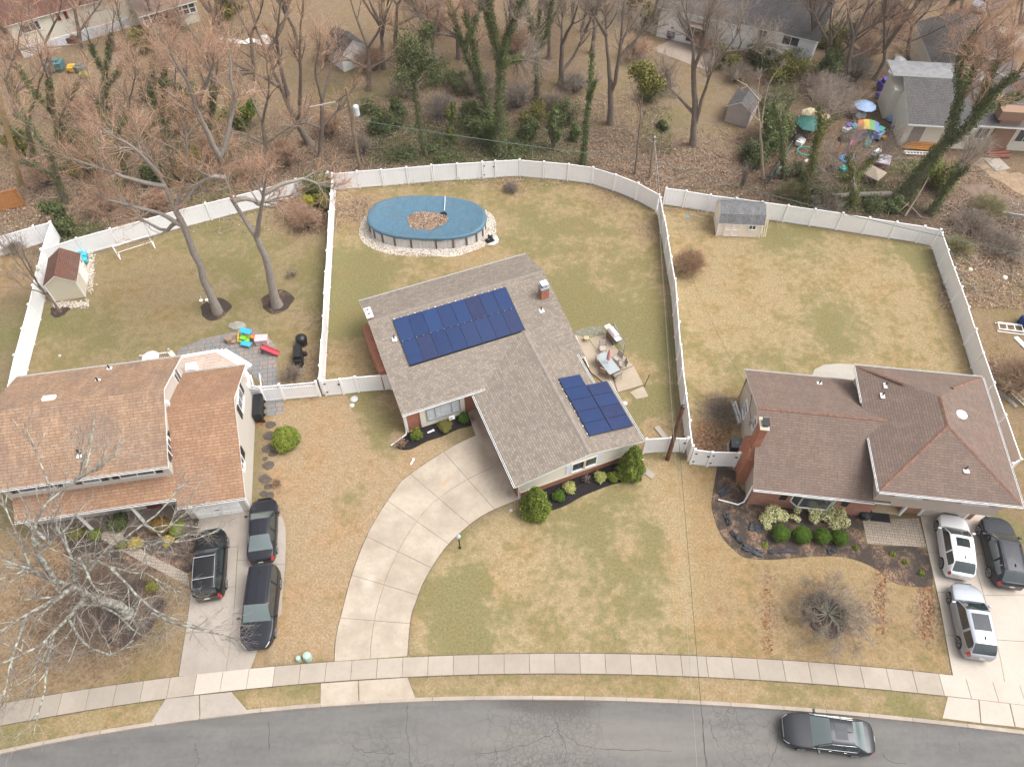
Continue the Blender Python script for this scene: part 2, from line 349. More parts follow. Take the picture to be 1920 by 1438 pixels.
# blobs: px, py, radius in metres, d_green, d_litter, d_earth, straw tint
blobs = [(655,500,2.5,.7,0,0),(650,560,2.8,.95,0,0),(648,610,2.0,.75,0,0),(640,660,1.8,-.3,.2,0),(700,540,3,.2,0,0),(690,400,3,-.2,.35,0),(660,390,2.5,-.3,.45,0),(960,352,2.4,-.2,.45,.12),(1140,370,3,-.2,.4,0),(1210,430,2.5,-.2,.4,0),
 (880,480,2.0,-.5,.1,0),(1000,400,4,.12,0,0),(1060,560,3,.4,0,0),(1080,600,2.5,.6,0,0),(1120,560,4,.3,0,0),(1180,640,4,.4,0,0),(1230,760,2.4,.5,0,0),(1175,770,1.5,.45,0,0),(1245,650,1.5,.4,0,0),(1160,420,3,.15,0,0),(1020,450,3,.2,0,0),(1190,690,1.5,-.5,0,0),(1140,540,2,-.25,0,0),(1165,760,1.2,-.5,.1,0),(1225,800,1.3,-.4,.3,0),(1200,500,3,.1,0,0),
 (700,770,1.6,.5,0,0),(718,800,1.4,.45,0,0),(705,830,1.2,.35,0,0),(680,745,1.2,.4,0,0),(735,850,.9,.35,0,0),(590,860,3.5,-.1,0,0),(660,930,2,.35,0,0),(640,1130,1.2,.1,0,0),(600,1000,3,-.1,0,0),(520,920,1.2,-.1,.25,.1),
 (860,1130,2.2,.45,0,0),(880,1090,1.5,.45,0,0),(850,1180,2,.4,0,0),(930,1160,1.8,.3,0,0),(1120,1020,2,.25,0,0),(1220,1000,1.6,.35,0,0),(905,1150,1.4,-.35,0,0),(935,1090,2,-.35,0,0),(1000,1020,2,-.2,0,0),(1060,1000,1.8,.2,0,0),(1150,960,2.5,.15,0,0),(1230,1060,2.6,.25,0,0),(1240,1130,2.5,.15,0,0),(1180,1020,1.4,-.5,0,0),(1080,1120,3,.05,0,0),(1275,950,2.0,-.6,0,0),(1283,1040,2.0,-.6,0,0),(1300,1130,2.2,-.6,0,0),(1240,890,1.4,-.3,.1,0),(810,1040,1,-.5,.1,0),(775,1180,1,-.6,.1,0),(1020,1180,4,-.05,0,0),(880,1205,1.4,.3,0,0),
 (1440,1080,1.0,0,.3,0),(1440,1150,1.2,0,.35,0),(1435,1210,1.0,0,.25,0),(1650,1100,1.0,0,.4,0),(1645,1150,1.2,0,.35,0),(1740,1130,1.2,0,.5,0),(1735,1180,1.3,0,.35,0),(1360,1140,1.3,0,.2,0),(1550,1150,3.6,0,.12,.08),(1700,1210,2.4,.05,.1,0),(1590,1260,1.5,.1,0,0),(1330,1160,2,.1,0,0),
 (1560,600,3,.35,0,0),(1590,650,2,.3,0,0),(1500,450,3,.35,0,0),(1450,440,2,.4,0,0),(1700,470,3,.4,0,0),(1735,500,1.5,.2,.15,.1),(1790,600,1.4,.05,.2,.08),(1825,690,1.4,.2,.2,0),(1640,520,3.5,-.1,.12,0),(1300,420,2.5,-.1,.3,0),(1290,480,2,-.1,.2,0),(1350,560,4,-.1,0,0),(1400,640,4,0,0,0),(1300,780,2.6,.0,.35,.05),(1330,830,1.4,0,.8,.1),(1370,790,1.6,0,.35,.1),(1345,745,1.6,-.05,.2,0),(1470,680,3,.2,0,0),(1380,690,2,.2,0,0),(1240,600,1.5,.2,0,0),
 (200,620,3,.2,0,0),(130,600,2,.35,0,0),(300,560,4,-.15,.05,0),(280,520,4,-.15,.1,0),(420,640,3,.25,0,0),(480,700,2,.1,.0,0),(400,430,4,.3,0,0),(450,500,4,.2,0,0),(560,540,2.5,.1,.15,.05),(590,600,2.2,-.1,.3,.08),(580,680,2.2,-.2,.35,.03),(575,730,1.5,-.2,.3,0),(560,460,3,.05,.1,.05),(540,400,3,-.1,.4,.3),(590,420,2,-.2,.4,.4),(80,610,1.5,.35,0,0),(250,700,4,.15,0,0),(120,560,1.5,0,.2,.1),
 (700,260,4,.3,.1,.2),(780,300,4,.4,0,.2),(900,290,4,.45,0,.25),(1000,300,3,.4,0,.25),(1080,300,3,.1,.2,.2),(840,250,4,.2,.2,.2),(1230,330,3,-.1,.4,.15),(1150,310,3,0,.4,.1),(1270,240,3,.35,0,0),(1340,300,4,-.1,.4,.1),(1190,200,5,.1,.2,0),(1050,180,5,.1,.1,0),(720,200,4,.3,0,0),(640,270,4,0,.3,.2),(560,330,4,0,.5,.2),
 (1480,360,3,.3,.2,.2),(1560,380,3,.3,.2,.2),(1700,390,3,.25,.2,.3),(1800,420,3,.2,.3,.1),(1880,400,4,-.1,.6,.1),(1840,480,3,.0,.5,0),(1790,450,2,.3,.2,.1),(1900,440,3,0,.4,.3),(1780,340,4,-.1,.3,.1),(1850,330,4,-.3,.1,0),(1690,310,3,.35,0,0),(1600,330,3,0,.1,.2),(1880,700,2,0,.5,.2),(1830,560,2.5,.0,.2,0),
 (300,300,4,.3,.1,.2),(200,340,4,.2,.2,.1),(400,260,4,.3,.1,.0),(60,280,4,.4,0,.1),(100,380,3,.1,.3,.1),(380,350,3,.4,.1,.2),(260,400,3,.3,.2,.25),(140,440,2.4,.3,0,.4),(30,350,3,-.3,.6,0),
 (20,560,2.0,-.2,.1,.3),(10,620,2.5,.3,0,0),(200,1100,4,0,.2,.25),(250,1180,3,.05,.15,.15),(200,1120,5.5,0,.25,.28),(1548,1150,3.0,-.1,.2,.12),(100,1200,4,0,.1,.1),(60,1080,4,-.1,.2,.0),(300,1230,2,.1,0,0),(40,1260,3,.0,.1,.0),
 (880,1290,1.5,.15,0,0),(1500,1300,2,.15,0,0),(1700,1330,1.5,.3,0,0),(1370,1290,2,-.2,.1,0),(560,1300,1,.3,0,0),(20,1400,2,.2,0,0),(500,1230,1,-.1,.2,.35),(1860,970,1.5,.4,0,0),(1890,1000,1.5,.3,0,0),
 (980,100,6,-.1,.3,0),(760,130,5,.1,.1,0),(1180,120,6,.1,0,0),(650,160,5,.25,0,0),(1340,190,5,.1,0,0),(440,180,6,.1,0,0),(240,200,6,-.1,.2,0),(1750,170,4,0,.5,.2),(1560,200,3,0,.1,.3)]
beds = []   # mulch beds are laid as their own sheets
xs = np.concatenate([np.arange(-150, -46, 4.0), np.arange(-46, 46.01, 0.34), np.arange(50, 151, 4.0)])
sv = np.concatenate([[0.03], np.arange(0.3, 62, 0.34), np.arange(62.5, 110, 1.0), np.arange(112, 420, 12.0)])
XX, SS = np.meshgrid(xs, sv); YY = ky(XX) + SS
px = np.empty_like(XX); d = YY*CT + CAMH*ST; px = 960 + FPX*XX/d; py = 719 - FPX*(YY*ST - CAMH*CT)/d
def inpoly(px, py, poly):
    r = np.zeros(px.shape, bool); n = len(poly)
    for i in range(n):
        x1, y1 = poly[i]; x2, y2 = poly[(i+1) % n]
        if y1 == y2: continue
        c = ((y1 > py) != (y2 > py)) & (px < (x2-x1)*(py-y1)/(y2-y1)+x1); r ^= c
    return r
straw = np.tile(np.array(FAR), XX.shape + (1,)); gr = np.full(XX.shape, .25); li = np.full(XX.shape, .15); ea = np.zeros(XX.shape)
jx = 5*np.sin(py*.11+px*.03) + 4*np.sin(px*.21); jy = 5*np.sin(px*.09) + 3*np.sin(px*.27+py*.1)
for poly, c, g_, l_, e_ in zones:
    k = inpoly(px, py, poly) if poly[0][0] in (100, 630, 1241, 500, 765, 1285, 764, 440, 1746) else inpoly(px+jx, py+jy, poly)
    straw[k] = c; gr[k] = g_; li[k] = l_; ea[k] = e_
def blur(a):
    b = a.copy()
    for _ in range(2):
        b[1:-1, 1:-1] = (b[1:-1, 1:-1]*2 + b[:-2, 1:-1] + b[2:, 1:-1] + b[1:-1, :-2] + b[1:-1, 2:])/6
    return b
straw = blur(straw); gr, li, ea = blur(gr), blur(li), blur(ea)
for bx, by, r_, dg, dl, de in blobs:
    q = G(bx, by); w_ = np.exp(-((XX-q.x)**2 + (YY-q.y)**2)/(2*(r_*.62)**2))
    gr += dg*w_; li += dl*w_; ea += de*w_
verts = np.stack([XX, YY, np.zeros_like(XX)], -1).reshape(-1, 3)
nr_, nc_ = XX.shape; ii = np.arange(nr_*nc_).reshape(nr_, nc_)
quads = np.stack([ii[:-1, :-1], ii[:-1, 1:], ii[1:, 1:], ii[1:, :-1]], -1).reshape(-1, 4)
gm_ = np_mesh('ground', verts, quads, ground_mat())
ca = gm_.color_attributes.new('straw', 'FLOAT_COLOR', 'POINT'); ca.data.foreach_set('color', np.concatenate([straw, np.ones(XX.shape+(1,))], -1).astype(np.float32).ravel())
cb = gm_.color_attributes.new('growth', 'FLOAT_COLOR', 'POINT'); cb.data.foreach_set('color', np.clip(np.stack([gr, li, ea, np.ones_like(gr)], -1), 0, 1.2).astype(np.float32).ravel())
tag(link('ground', gm_), kind='structure')

# ============================================================ road with cracks
def road_mat():
    t = NT('worn_asphalt'); p = t.pos()
    n1 = t.noise(p, 0.25, 5, 0.6); n2 = t.noise(p, 3, 5, 0.7); n3 = t.noise(p, 60, 2, 0.8); n4 = t.noise(t.scale(p, (0.15, 1.2, 1)), 1.0, 4, .6)
    c = t.mix(t.ramp(n1, [(0.35, 0.0), (0.65, 1.0)]), (0.122, 0.119, 0.117), (0.148, 0.142, 0.136))
    c = t.mix(t.ramp(n2, [(0.35, 0.45), (0.6, 0.0)]), c, (0.085, 0.083, 0.083))
    c = t.mix(t.ramp(t.noise(t.scale(p, (.25, .8, 1)), .7, 5, .6), [(.5, 0.), (.62, .5)]), c, (.095, .092, .09))
    c = t.mix(t.ramp(n4, [(0.4, 0.0), (0.7, 0.45)]), c, (0.20, 0.185, 0.165))
    c = t.mix(t.ramp(n3, [(0.3, 0.35), (0.6, 0.0)]), c, (0.07, 0.07, 0.07))
    w = t.n('ShaderNodeVertexColor', layer_name='wear'); sw = t.n('ShaderNodeSeparateColor'); t.l(w.outputs[0], sw.inputs[0])
    # crack networks at two sizes, broken up by distortion
    nd = t.n('ShaderNodeTexNoise'); t.l(p, nd.inputs[0]); nd.inputs['Scale'].default_value = 2.2; nd.inputs['Detail'].default_value = 5
    dv = t.n('ShaderNodeVectorMath', operation='MULTIPLY_ADD'); t.l(nd.outputs['Color'], dv.inputs[0]); dv.inputs[1].default_value = (0.5, 0.5, 0.5); t.l(p, dv.inputs[2])
    e1 = t.vor(dv.outputs[0], 1.3, 'DISTANCE_TO_EDGE'); e2 = t.vor(dv.outputs[0], 3.4, 'DISTANCE_TO_EDGE')
    k1 = t.math('MULTIPLY', t.ramp(e1, [(0.0, 1.0), (0.045, 0.0)]), t.ramp(t.math('ADD', sw.outputs[0], t.math('MULTIPLY', n2, .5)), [(0.45, 0.0), (0.75, .55)]))
    k2 = t.math('MULTIPLY', t.ramp(e2, [(0.0, 1.0), (0.09, 0.0)]), t.ramp(t.math('ADD', sw.outputs[0], t.math('MULTIPLY', n2, .5)), [(0.78, 0.0), (1.1, .7)]))
    c = t.mix(t.math('MAXIMUM', k1, k2), c, (0.045, 0.043, 0.042))
    c = t.mix(t.ramp(t.math('ADD', sw.outputs[1], t.math('MULTIPLY', n2, .35)), [(0.45, 0.0), (0.62, .75)]), c, (0.075, 0.068, 0.064))
    c = t.mix(t.math('MULTIPLY', sw.outputs[2], 0.7), c, (0.24, 0.215, 0.19))
    return t.out(c, 0.9, 0, 0.25)
RZ = -0.13
xs2 = np.concatenate([np.arange(-150, -36, 6.0), np.arange(-36, 36.01, 0.25), np.arange(40, 151, 6.0)]); rs = np.concatenate([[0.05, -0.06], np.arange(-0.25, -14, -0.25), [-20, -40, -120]])
RX, RS = np.meshgrid(xs2, rs); RY = ky(RX) + RS
crk = np.clip((-RS-3.0)/1.6, 0, 1)*0.62
for cx_, cy_, r_, a_ in ((1045,1370,1.6,.6),(1010,1390,2.0,.5),(1080,1400,2,.4),(900,1405,2,.3),(760,1400,1.5,.35),(1450,1400,2,.3),(1400,1420,1.8,.4),(660,1400,1.5,.35),(1360,1360,.8,.4),(1850,1420,2,.2),(480,1420,2,.2)):
    q = G(cx_, cy_, RZ); crk += a_*np.exp(-((RX-q.x)**2+(RY-q.y)**2)/(2*r_*r_))
dark = np.clip(1 + (RS+0.45)/.7, 0, 1)*0.30*(0.5+0.5*np.sin(RX*.35+1)); dark += .28*np.exp(-((RX-2.5)/3.2)**2)*np.clip(1+(RS+1.1)/.9, 0, 1)
pale = np.clip(.5+.5*np.sin(RX*.13+.8), 0, 1)*np.exp(-((RS+2.2)/1.4)**2)*.5
rv = np.stack([RX, RY, np.full_like(RX, RZ) - 0.0*RS], -1).reshape(-1, 3); nr_, nc_ = RX.shape; ii = np.arange(nr_*nc_).reshape(nr_, nc_)
rq = np.stack([ii[:-1, :-1], ii[1:, :-1], ii[1:, 1:], ii[:-1, 1:]], -1).reshape(-1, 4)
rm = np_mesh('road', rv, rq, road_mat())
ca = rm.color_attributes.new('wear', 'FLOAT_COLOR', 'POINT'); ca.data.foreach_set('color', np.clip(np.stack([crk, dark, pale, np.ones_like(pale)], -1), 0, 1.2).astype(np.float32).ravel())
tag(link('road', rm), kind='structure')
def crack_tube(pts, w=0.02):
    m = MB(); P = [G(a, b, RZ) for a, b in pts]
    Q = []
    for a, b in zip(P[:-1], P[1:]):
        for k in range(5): Q.append(a.lerp(b, k/5) + Vector((random.uniform(-.07, .07), random.uniform(-.07, .07), 0)))
    Q.append(P[-1])
    for a, b in zip(Q[:-1], Q[1:]): m.bar(a + Vector((0, 0, .003)), b + Vector((0, 0, .003)), w*random.uniform(.5, 1.3), 0.004)
    return m
cm = MB()
for pts in (((1040,1322),(1042,1345),(1046,1368),(1054,1385)),((1046,1362),(1030,1378),(1000,1392),(960,1402),(900,1412)),((1046,1365),(1068,1385),(1090,1396),(1150,1404),(1260,1408)),((763,1322),(762,1350),(765,1392),(772,1438)),((365,1392),(368,1410),(374,1424),(366,1438)),((1318,1340),(1318,1390),(1326,1438)),((1330,1350),(1338,1380),(1348,1400)),((660,1396),(672,1404),(690,1410),(740,1412)),((1655,1408),(1664,1424),(1700,1432)),((1460,1365),(1458,1400),(1440,1438)),((1800,1390),(1802,1410)),((503,1352),(505,1390),(503,1405)),((1046,1368),(1062,1400),(1060,1438)),((930,1402),(934,1420),(920,1438))):
    q = crack_tube(pts); o_ = len(cm.v); cm.v += q.v; cm.f += [tuple(i+o_ for i in f) for f in q.f]; cm.m += q.m
tag(cm.build('road_crack', flat('crack_filler', (0.045, 0.042, 0.04), 0.95)), kind='structure')

# ============================================================ kerb, sidewalk, driveways
CONC = concrete('sidewalk_concrete', (0.38, 0.33, 0.275), (0.20, 0.165, 0.13), 0.5, 0.2)
gx = lambda *p: (G(*p).x, G(*p).y)
OIL = (.09, .075, .062)
DRIVE = concrete('driveway_concrete', (0.43, 0.367, 0.295), (0.23, 0.185, 0.14), 0.85, 0.09, spots=[(gx(836,904), .35, 1.4, R(-40), (.42, .24, .11), .5), (gx(886,785), .55, .8, .3, OIL, .75), (gx(900,800), .6, 2.4, .4, (.20,.155,.11), .6), (gx(955,925), .5, .7, 0, OIL, .4), (gx(690,1090), .9, 1.8, 0, (.52,.46,.39), .5), (gx(905,850), .8, 1.5, .4, (.24,.19,.14), .5), (gx(745,960), .7, .7, 0, (.26,.22,.18), .35)])
NEWC = concrete('new_concrete', (0.47, 0.415, 0.36), (0.34, 0.28, 0.23), 0.4, 0.06, spots=[(gx(1798,1090), .8, .5, 0, (.24,.20,.17), .5), (gx(1760,1040), .5, 1.6, .2, (.28,.235,.20), .5), (gx(1860,1110), .7, .6, 0, (.27,.23,.20), .45), (gx(1840,1245), .5, .4, 0, (.30,.25,.21), .4), (gx(1740,990), .5, .9, .2, (.26,.22,.19), .5)])
GREYC = concrete('grey_driveway_concrete', (0.38, 0.335, 0.29), (0.21, 0.18, 0.15), 0.6, 0.12, spots=[(gx(390,1170), .5, .9, 0, (.17,.14,.12), .5), (gx(430,985), .6, .5, 0, (.2,.17,.14), .4), (gx(500,1235), .35, .9, -.3, OIL, .7)])
kerb = MB(); x = -46.0; k = 0
while x < 46:
    L_ = random.choice((2.4, 3.0, 3.4)); n = 5
    low = 0.0
    for a, b in zip(np.linspace(x+.012, x+L_-.012, n)[:-1], np.linspace(x+.012, x+L_-.012, n)[1:]):
        ya, yb = float(ky(a)), float(ky(b))
        kerb.face([(a, ya-.14, .012), (b, yb-.14, .012), (b, yb+.06, .02), (a, ya+.06, .02)])
        kerb.face([(a, ya-.17, RZ-.02), (b, yb-.17, RZ-.02), (b, yb-.14, .012), (a, ya-.14, .012)])
    x += L_
tag(kerb.build('kerb', concrete('kerb_concrete', (0.40, 0.34, 0.285), (0.20, 0.16, 0.13), 0.6, 0.2)), kind='structure')
def interp(pts, n, z=0.0):
    P = np.array([G(*p)[:2] for p in pts]); d = np.concatenate([[0], np.cumsum(np.linalg.norm(np.diff(P, axis=0), axis=1))])
    # smooth a little by a periodic-free Catmull-Rom
    tt = np.linspace(0, d[-1], n); out = []
    for t_ in tt:
        i = min(max(np.searchsorted(d, t_, side='right')-1, 0), len(P)-2); u = (t_-d[i])/(d[i+1]-d[i])
        p0 = P[max(i-1, 0)]; p1 = P[i]; p2 = P[i+1]; p3 = P[min(i+2, len(P)-1)]
        out.append(0.5*((2*p1)+(-p0+p2)*u+(2*p0-5*p1+4*p2-p3)*u*u+(-p0+3*p1-3*p2+p3)*u**3))
    return np.array(out)
def slab(mb, poly, z, th=0.1, m=0): mb.prism([(p[0], p[1]) for p in poly], z-th, z, m, bottom=False)
top_px = [(-90,1340),(0,1319),(147,1291),(245,1280),(334,1270),(477,1255),(532,1251),(637,1239.5),(765,1230),(958,1225),(1120,1225),(1279,1229.5),(1482,1239),(1726,1260),(1917,1283),(2010,1296)]
bot_px = [(-90,1380),(0,1358),(93,1344),(202,1324),(311,1309),(423,1297),(477,1290),(602,1280),(733,1270),(958,1261),(1120,1262),(1280,1266.5),(1482,1283),(1680,1291),(1777,1305),(1917,1322),(2010,1334)]
T_ = np.array([G(*p)[:2] for p in top_px]); B_ = np.array([G(*p)[:2] for p in bot_px])
ft = np.polyfit(T_[:, 0], T_[:, 1], 4); fb = np.polyfit(B_[:, 0], B_[:, 1], 4)
sw = MB(); x = T_[0, 0]; xe = T_[-1, 0]
xnew0 = G(1733, 1262).x; xl0, xl1 = G(338, 1270).x, G(470, 1256).x
while x < xe:
    L_ = 1.5; a, b = x+.012, x+L_-.012; h = random.uniform(-.004, .004)
    mi = 1 if (a > xnew0-.5 or (xl0-.4 < a < xl1+1.0)) else 0
    sl_ = np.polyval(np.polyder(ft), x)
    poly = [(a+sl_*.0, np.polyval(fb, a)), (b, np.polyval(fb, b)), (b-sl_*.6, np.polyval(ft, b)), (a-sl_*.6, np.polyval(ft, a))]
    slab(sw, poly, 0.035+h, 0.1, mi); x += L_
tag(sw.build('sidewalk', [CONC, NEWC]), kind='structure')
# middle driveway: two rings of slabs between an outer and an inner curve
outer = [(627,1240),(630,1195),(642,1144),(665,1062),(698,985),(743,915),(762.5,894),(817.5,856),(858,832),(892,816.6)]
inner = [(764,1230),(770,1160),(780,1128),(795,1090),(826,1039),(857,1004),(904,967),(954,944),(974,936)]
NS = 9
def strip(mb, A, B, nseg, f0, f1, z, sub=6, m=0):
    """slabs between curves A and B (same number of points), from fraction f0 to f1 across"""
    n = len(A); per = (n-1)//nseg
    for s_ in range(nseg):
        i0, i1 = s_*per, (s_+1)*per
        a = [A[i] + (B[i]-A[i])*f0 for i in range(i0, i1+1)]; b = [A[i] + (B[i]-A[i])*f1 for i in range(i0, i1+1)]
        e = .012
        def sh(L_, k0, k1): 
            L_ = [np.array(q) for q in L_]; d0 = L_[1]-L_[0]; L_[0] = L_[0]+d0/np.linalg.norm(d0)*e; d1 = L_[-2]-L_[-1]; L_[-1] = L_[-1]+d1/np.linalg.norm(d1)*e; return L_
        a = sh(a, 0, 0); b = sh(b, 0, 0)
        mid = [(q-p)/np.linalg.norm(q-p)*e for p, q in zip(a, b)]
        a = [p+m_ for p, m_ in zip(a, mid)]; b = [p-m_ for p, m_ in zip(b, mid)]
        slab(mb, a + b[::-1], z, 0.1, m)
dr = MB(); A = interp(outer, 7*6+1); B = interp(inner, 7*6+1)
strip(dr, A, B, 7, 0, .49, .030); strip(dr, A, B, 7, .49, 1.0, .030)
def gp(*pts): return [G(*p)[:2] for p in pts]
slab(dr, gp((892,817),(974,936),(964,921),(893,764),(877,773),(885,797)), .026, .1, 0)
dr2 = MB(); slab(dr2, gp((602,1281),(671,1276),(672,1315),(601,1322)), .022); slab(dr2, gp((673,1276),(764,1270),(779,1309),(674,1315)), .022)
d_ = tag(dr.build('driveway', DRIVE), kind='structure')
tag(dr2.build('driveway_apron', DRIVE), kind='structure')
# left driveway
ld = MB()
ledge = [(374,971),(367,1010),(360,1090),(353,1152),(342,1222),(335,1268)]; ljoint = [(452,958),(449,1010),(445,1040),(440,1130),(432,1200),(424,1262)]
A = interp(ledge, 25); B = interp(ljoint, 25); strip(ld, A, B, 4, 0, 1.0, .03)
A = interp([(452,958),(445,1050),(440,1130),(424,1262)], 19); B = interp([(505,958),(507,1055),(505,1150),(470,1254)], 19); strip(ld, A, B, 3, 0, 1.0, .031)
A = interp([(506,962),(507,1055),(505,1162)], 13); B = interp([(523,962),(535,985),(535,1055),(530,1113),(526,1155),(514,1166)], 13); strip(ld, A, B, 2, 0, 1.0, .032)
slab(ld, gp((311,1310),(373,1303),(374,1345),(282,1356)), .022); slab(ld, gp((375,1303),(434,1297),(446,1311),(465,1333),(376,1344)), .022)
tag(ld.build('driveway', GREYC), kind='structure')
# right driveway
rd = MB()
c0 = [(1725,967),(1742,1045),(1761,1130),(1776,1213),(1787,1271)]; c1 = [(1790,970),(1824,1050),(1848,1130),(1872,1220),(1884,1283)]; c2 = [(1850,958),(1905,1050),(1950,1130),(1985,1230),(2000,1298)]
for a_, b_ in ((c0, c1), (c1, c2)):
    A = interp(a_, 25); B = interp(b_, 25); strip(rd, A, B, 4, 0, 1.0, .03)
for q in (((1777,1306),(1834,1312),(1838,1355),(1767,1346)), ((1836,1312),(1892,1319),(1902,1362),(1840,1355)), ((1894,1319),(2010,1334),(2016,1378),(1904,1362))): slab(rd, gp(*q), .022)
tag(rd.build('driveway', NEWC), kind='structure')
# mulch beds, paths, patios laid on the ground
def sheet(name, pts, mat, z=.006, n=0, jit=0.0, th=.03):
    P = interp(pts + [pts[0]], n)[:-1] if n else np.array(gp(*pts))
    if jit: P = P + np.random.default_rng(3).normal(0, jit, P.shape)
    m = MB(); m.prism([tuple(p) for p in P], z-th, z, bottom=False); return tag(m.build(name, mat), kind='structure')
def mulch_mat(name, a, b, leaf=0.0):
    t = NT(name); p = t.pos(); n = t.noise(p, 18, 5, .75); n2 = t.noise(p, .9, 5, .65); vo = t.n('ShaderNodeTexVoronoi'); t.l(p, vo.inputs[0]); vo.inputs['Scale'].default_value = 14
    c = t.ramp(n, [(.3, a), (.7, b)])
    lf = t.ramp(vo.outputs['Color'], [(.2, (.10,.06,.04)), (.8, (.38,.25,.17))])
    c = t.mix(t.ramp(n2, [(.62-leaf*.3, 0.), (.75-leaf*.2, min(.85, leaf*1.6))]), c, lf); t.bump(n, .7, .05)
    return t.out(c, .97, 0, .1)
MUL = mulch_mat('black_mulch', (.010,.009,.010), (.040,.034,.034), .06)
MUL2 = mulch_mat('old_mulch', (.030,.025,.023), (.095,.075,.063), .5)
MUL3 = mulch_mat('ring_mulch', (.028,.022,.019), (.095,.072,.06), .35)
sheet('mulch_bed', [(741,833),(750,843),(772,842),(800,828),(830,818),(858,805),(886,796),(876,776),(795,800),(760,815)], MUL, .02, 60)
sheet('mulch_bed', [(1000,968),(1025,960),(1060,948),(1095,929),(1150,908),(1190,900),(1205,885),(1195,860),(1150,870),(1030,910),(985,940)], MUL, .02, 60)
sheet('mulch_bed', [(1345,873),(1338,915),(1334,950),(1350,1000),(1375,1030),(1400,1046),(1450,1049),(1530,1043),(1590,1046),(1640,1065),(1680,1094),(1735,1101),(1748,1098),(1735,1030),(1625,1018),(1615,960),(1480,935),(1400,925),(1375,880)], MUL2, .02, 90)
sheet('mulch_bed', [(100,985),(120,1040),(200,1050),(352,1075),(372,1000),(374,968),(300,950),(180,960)], MUL2, .02, 40)
for cx_, cy_, rr in ((404,580,1.2),(520,566,1.3),(112,582,.75),(1548,1152,1.4),(243,1148,2.0)):
    q = G(cx_, cy_); m = MB(); m.prism([(q.x+rr*(1+.08*math.sin(a*3)+.05*math.sin(a*7))*math.cos(a), q.y+rr*(1+.06*math.cos(a*4))*math.sin(a)) for a in np.linspace(0, 2*math.pi, 40)[:-1]], -.02, .018, bottom=False)
    tag(m.build('mulch_bed', MUL3), kind='structure')
def paver_mat(name, cols, w, rowh, rz, gap):
    t = NT(name); p = t.scale(t.pos(), (1, 1, 1), rz); br = t.n('ShaderNodeTexBrick'); t.l(p, br.inputs[0]); br.inputs['Scale'].default_value = 1
    br.inputs['Brick Width'].default_value = w; br.inputs['Row Height'].default_value = rowh; br.inputs['Mortar Size'].default_value = .015; br.offset = .37; br.squash = .6; br.squash_frequency = 2
    br.inputs['Color1'].default_value = (*cols[0], 1); br.inputs['Color2'].default_value = (*cols[1], 1); br.inputs['Mortar'].default_value = (*gap, 1)
    n = t.noise(p, 1.1, 3); c = t.mix(t.ramp(n, [(.5, 0.), (.6, .7)]), br.outputs[0], cols[2]); t.bump(br.outputs['Fac'], .4, -.01)
    return t.out(t.mix(t.ramp(t.noise(p, 12, 4), [(.3, .3), (.7, 0.)]), c, (.1, .1, .1)), .9, 0, .2)
PAV = paver_mat('patio_pavers', ((.20,.21,.215), (.30,.235,.20), (.22,.20,.185)), .62, .42, R(-10), (.06,.055,.05))
PAV2 = paver_mat('walk_pavers', ((.40,.33,.255), (.33,.275,.22), (.35,.30,.25)), .27, .2, R(7), (.15,.12,.10))
sheet('patio', [(330,668),(338,652),(360,645),(378,636),(410,629),(440,623),(480,621),(505,634),(517,648),(520,700),(519,712),(540,722),(532,738),(520,752),(498,752),(490,722),(470,700),(440,680),(380,700),(340,690)], PAV, .02)
sheet('path', [(498,754),(532,750),(531,775),(512,780),(498,778)], PAV, .022)
sheet('path', [(1617,975),(1722,972),(1737,1026),(1626,1019)], PAV2, .03)
sheet('path', [(195,987),(250,975),(230,1005),(280,1040),(352,1075),(356,1100),(260,1050),(190,1010)], PAV2, .03)
sheet('patio', [(1522,705),(1527,693),(1545,684),(1575,682),(1620,685),(1630,715),(1560,720)], concrete('rear_patio_concrete', (.42,.385,.335)), .03)
PATC = concrete('stained_patio_concrete', (.40,.335,.255), (.22,.165,.115), .6, .06)
pm = MB()
for q in (((1070,628),(1103,637),(1124,668),(1150,716),(1157,738),(1108,700)), ((1104,636.5),(1133,629),(1152,640),(1153,652),(1187,687),(1152,701),(1143,700)), ((1188,688),(1206,723),(1158,737),(1152,716),(1152,702))): slab(pm, gp(*q), .12, .12)
slab(pm, gp((1181,736),(1206,724),(1216,744),(1193,749)), .04)
tag(pm.build('patio', PATC), kind='structure')
sheet('patio_stones', [(1073,626),(1085,618),(1108,612),(1128,612),(1136,624),(1133,630),(1104,636),(1086,634)], paver_mat('mossy_flagstone', ((.20,.20,.14), (.26,.23,.18), (.16,.18,.11)), .5, .4, R(20), (.08,.08,.05)), .05)
# white stone ring round the pool
sheet('stone_ring', [(690,412),(686,430),(693,450),(712,462),(742,470),(775,474),(810,478),(838,482),(868,477),(895,464),(906,458),(925,460),(936,452),(930,440),(921,438),(922,425),(905,402),(880,390),(780,380)], flat('pale_gravel', (.50,.47,.44), .9, var=.5, sc=6), .012, 70)
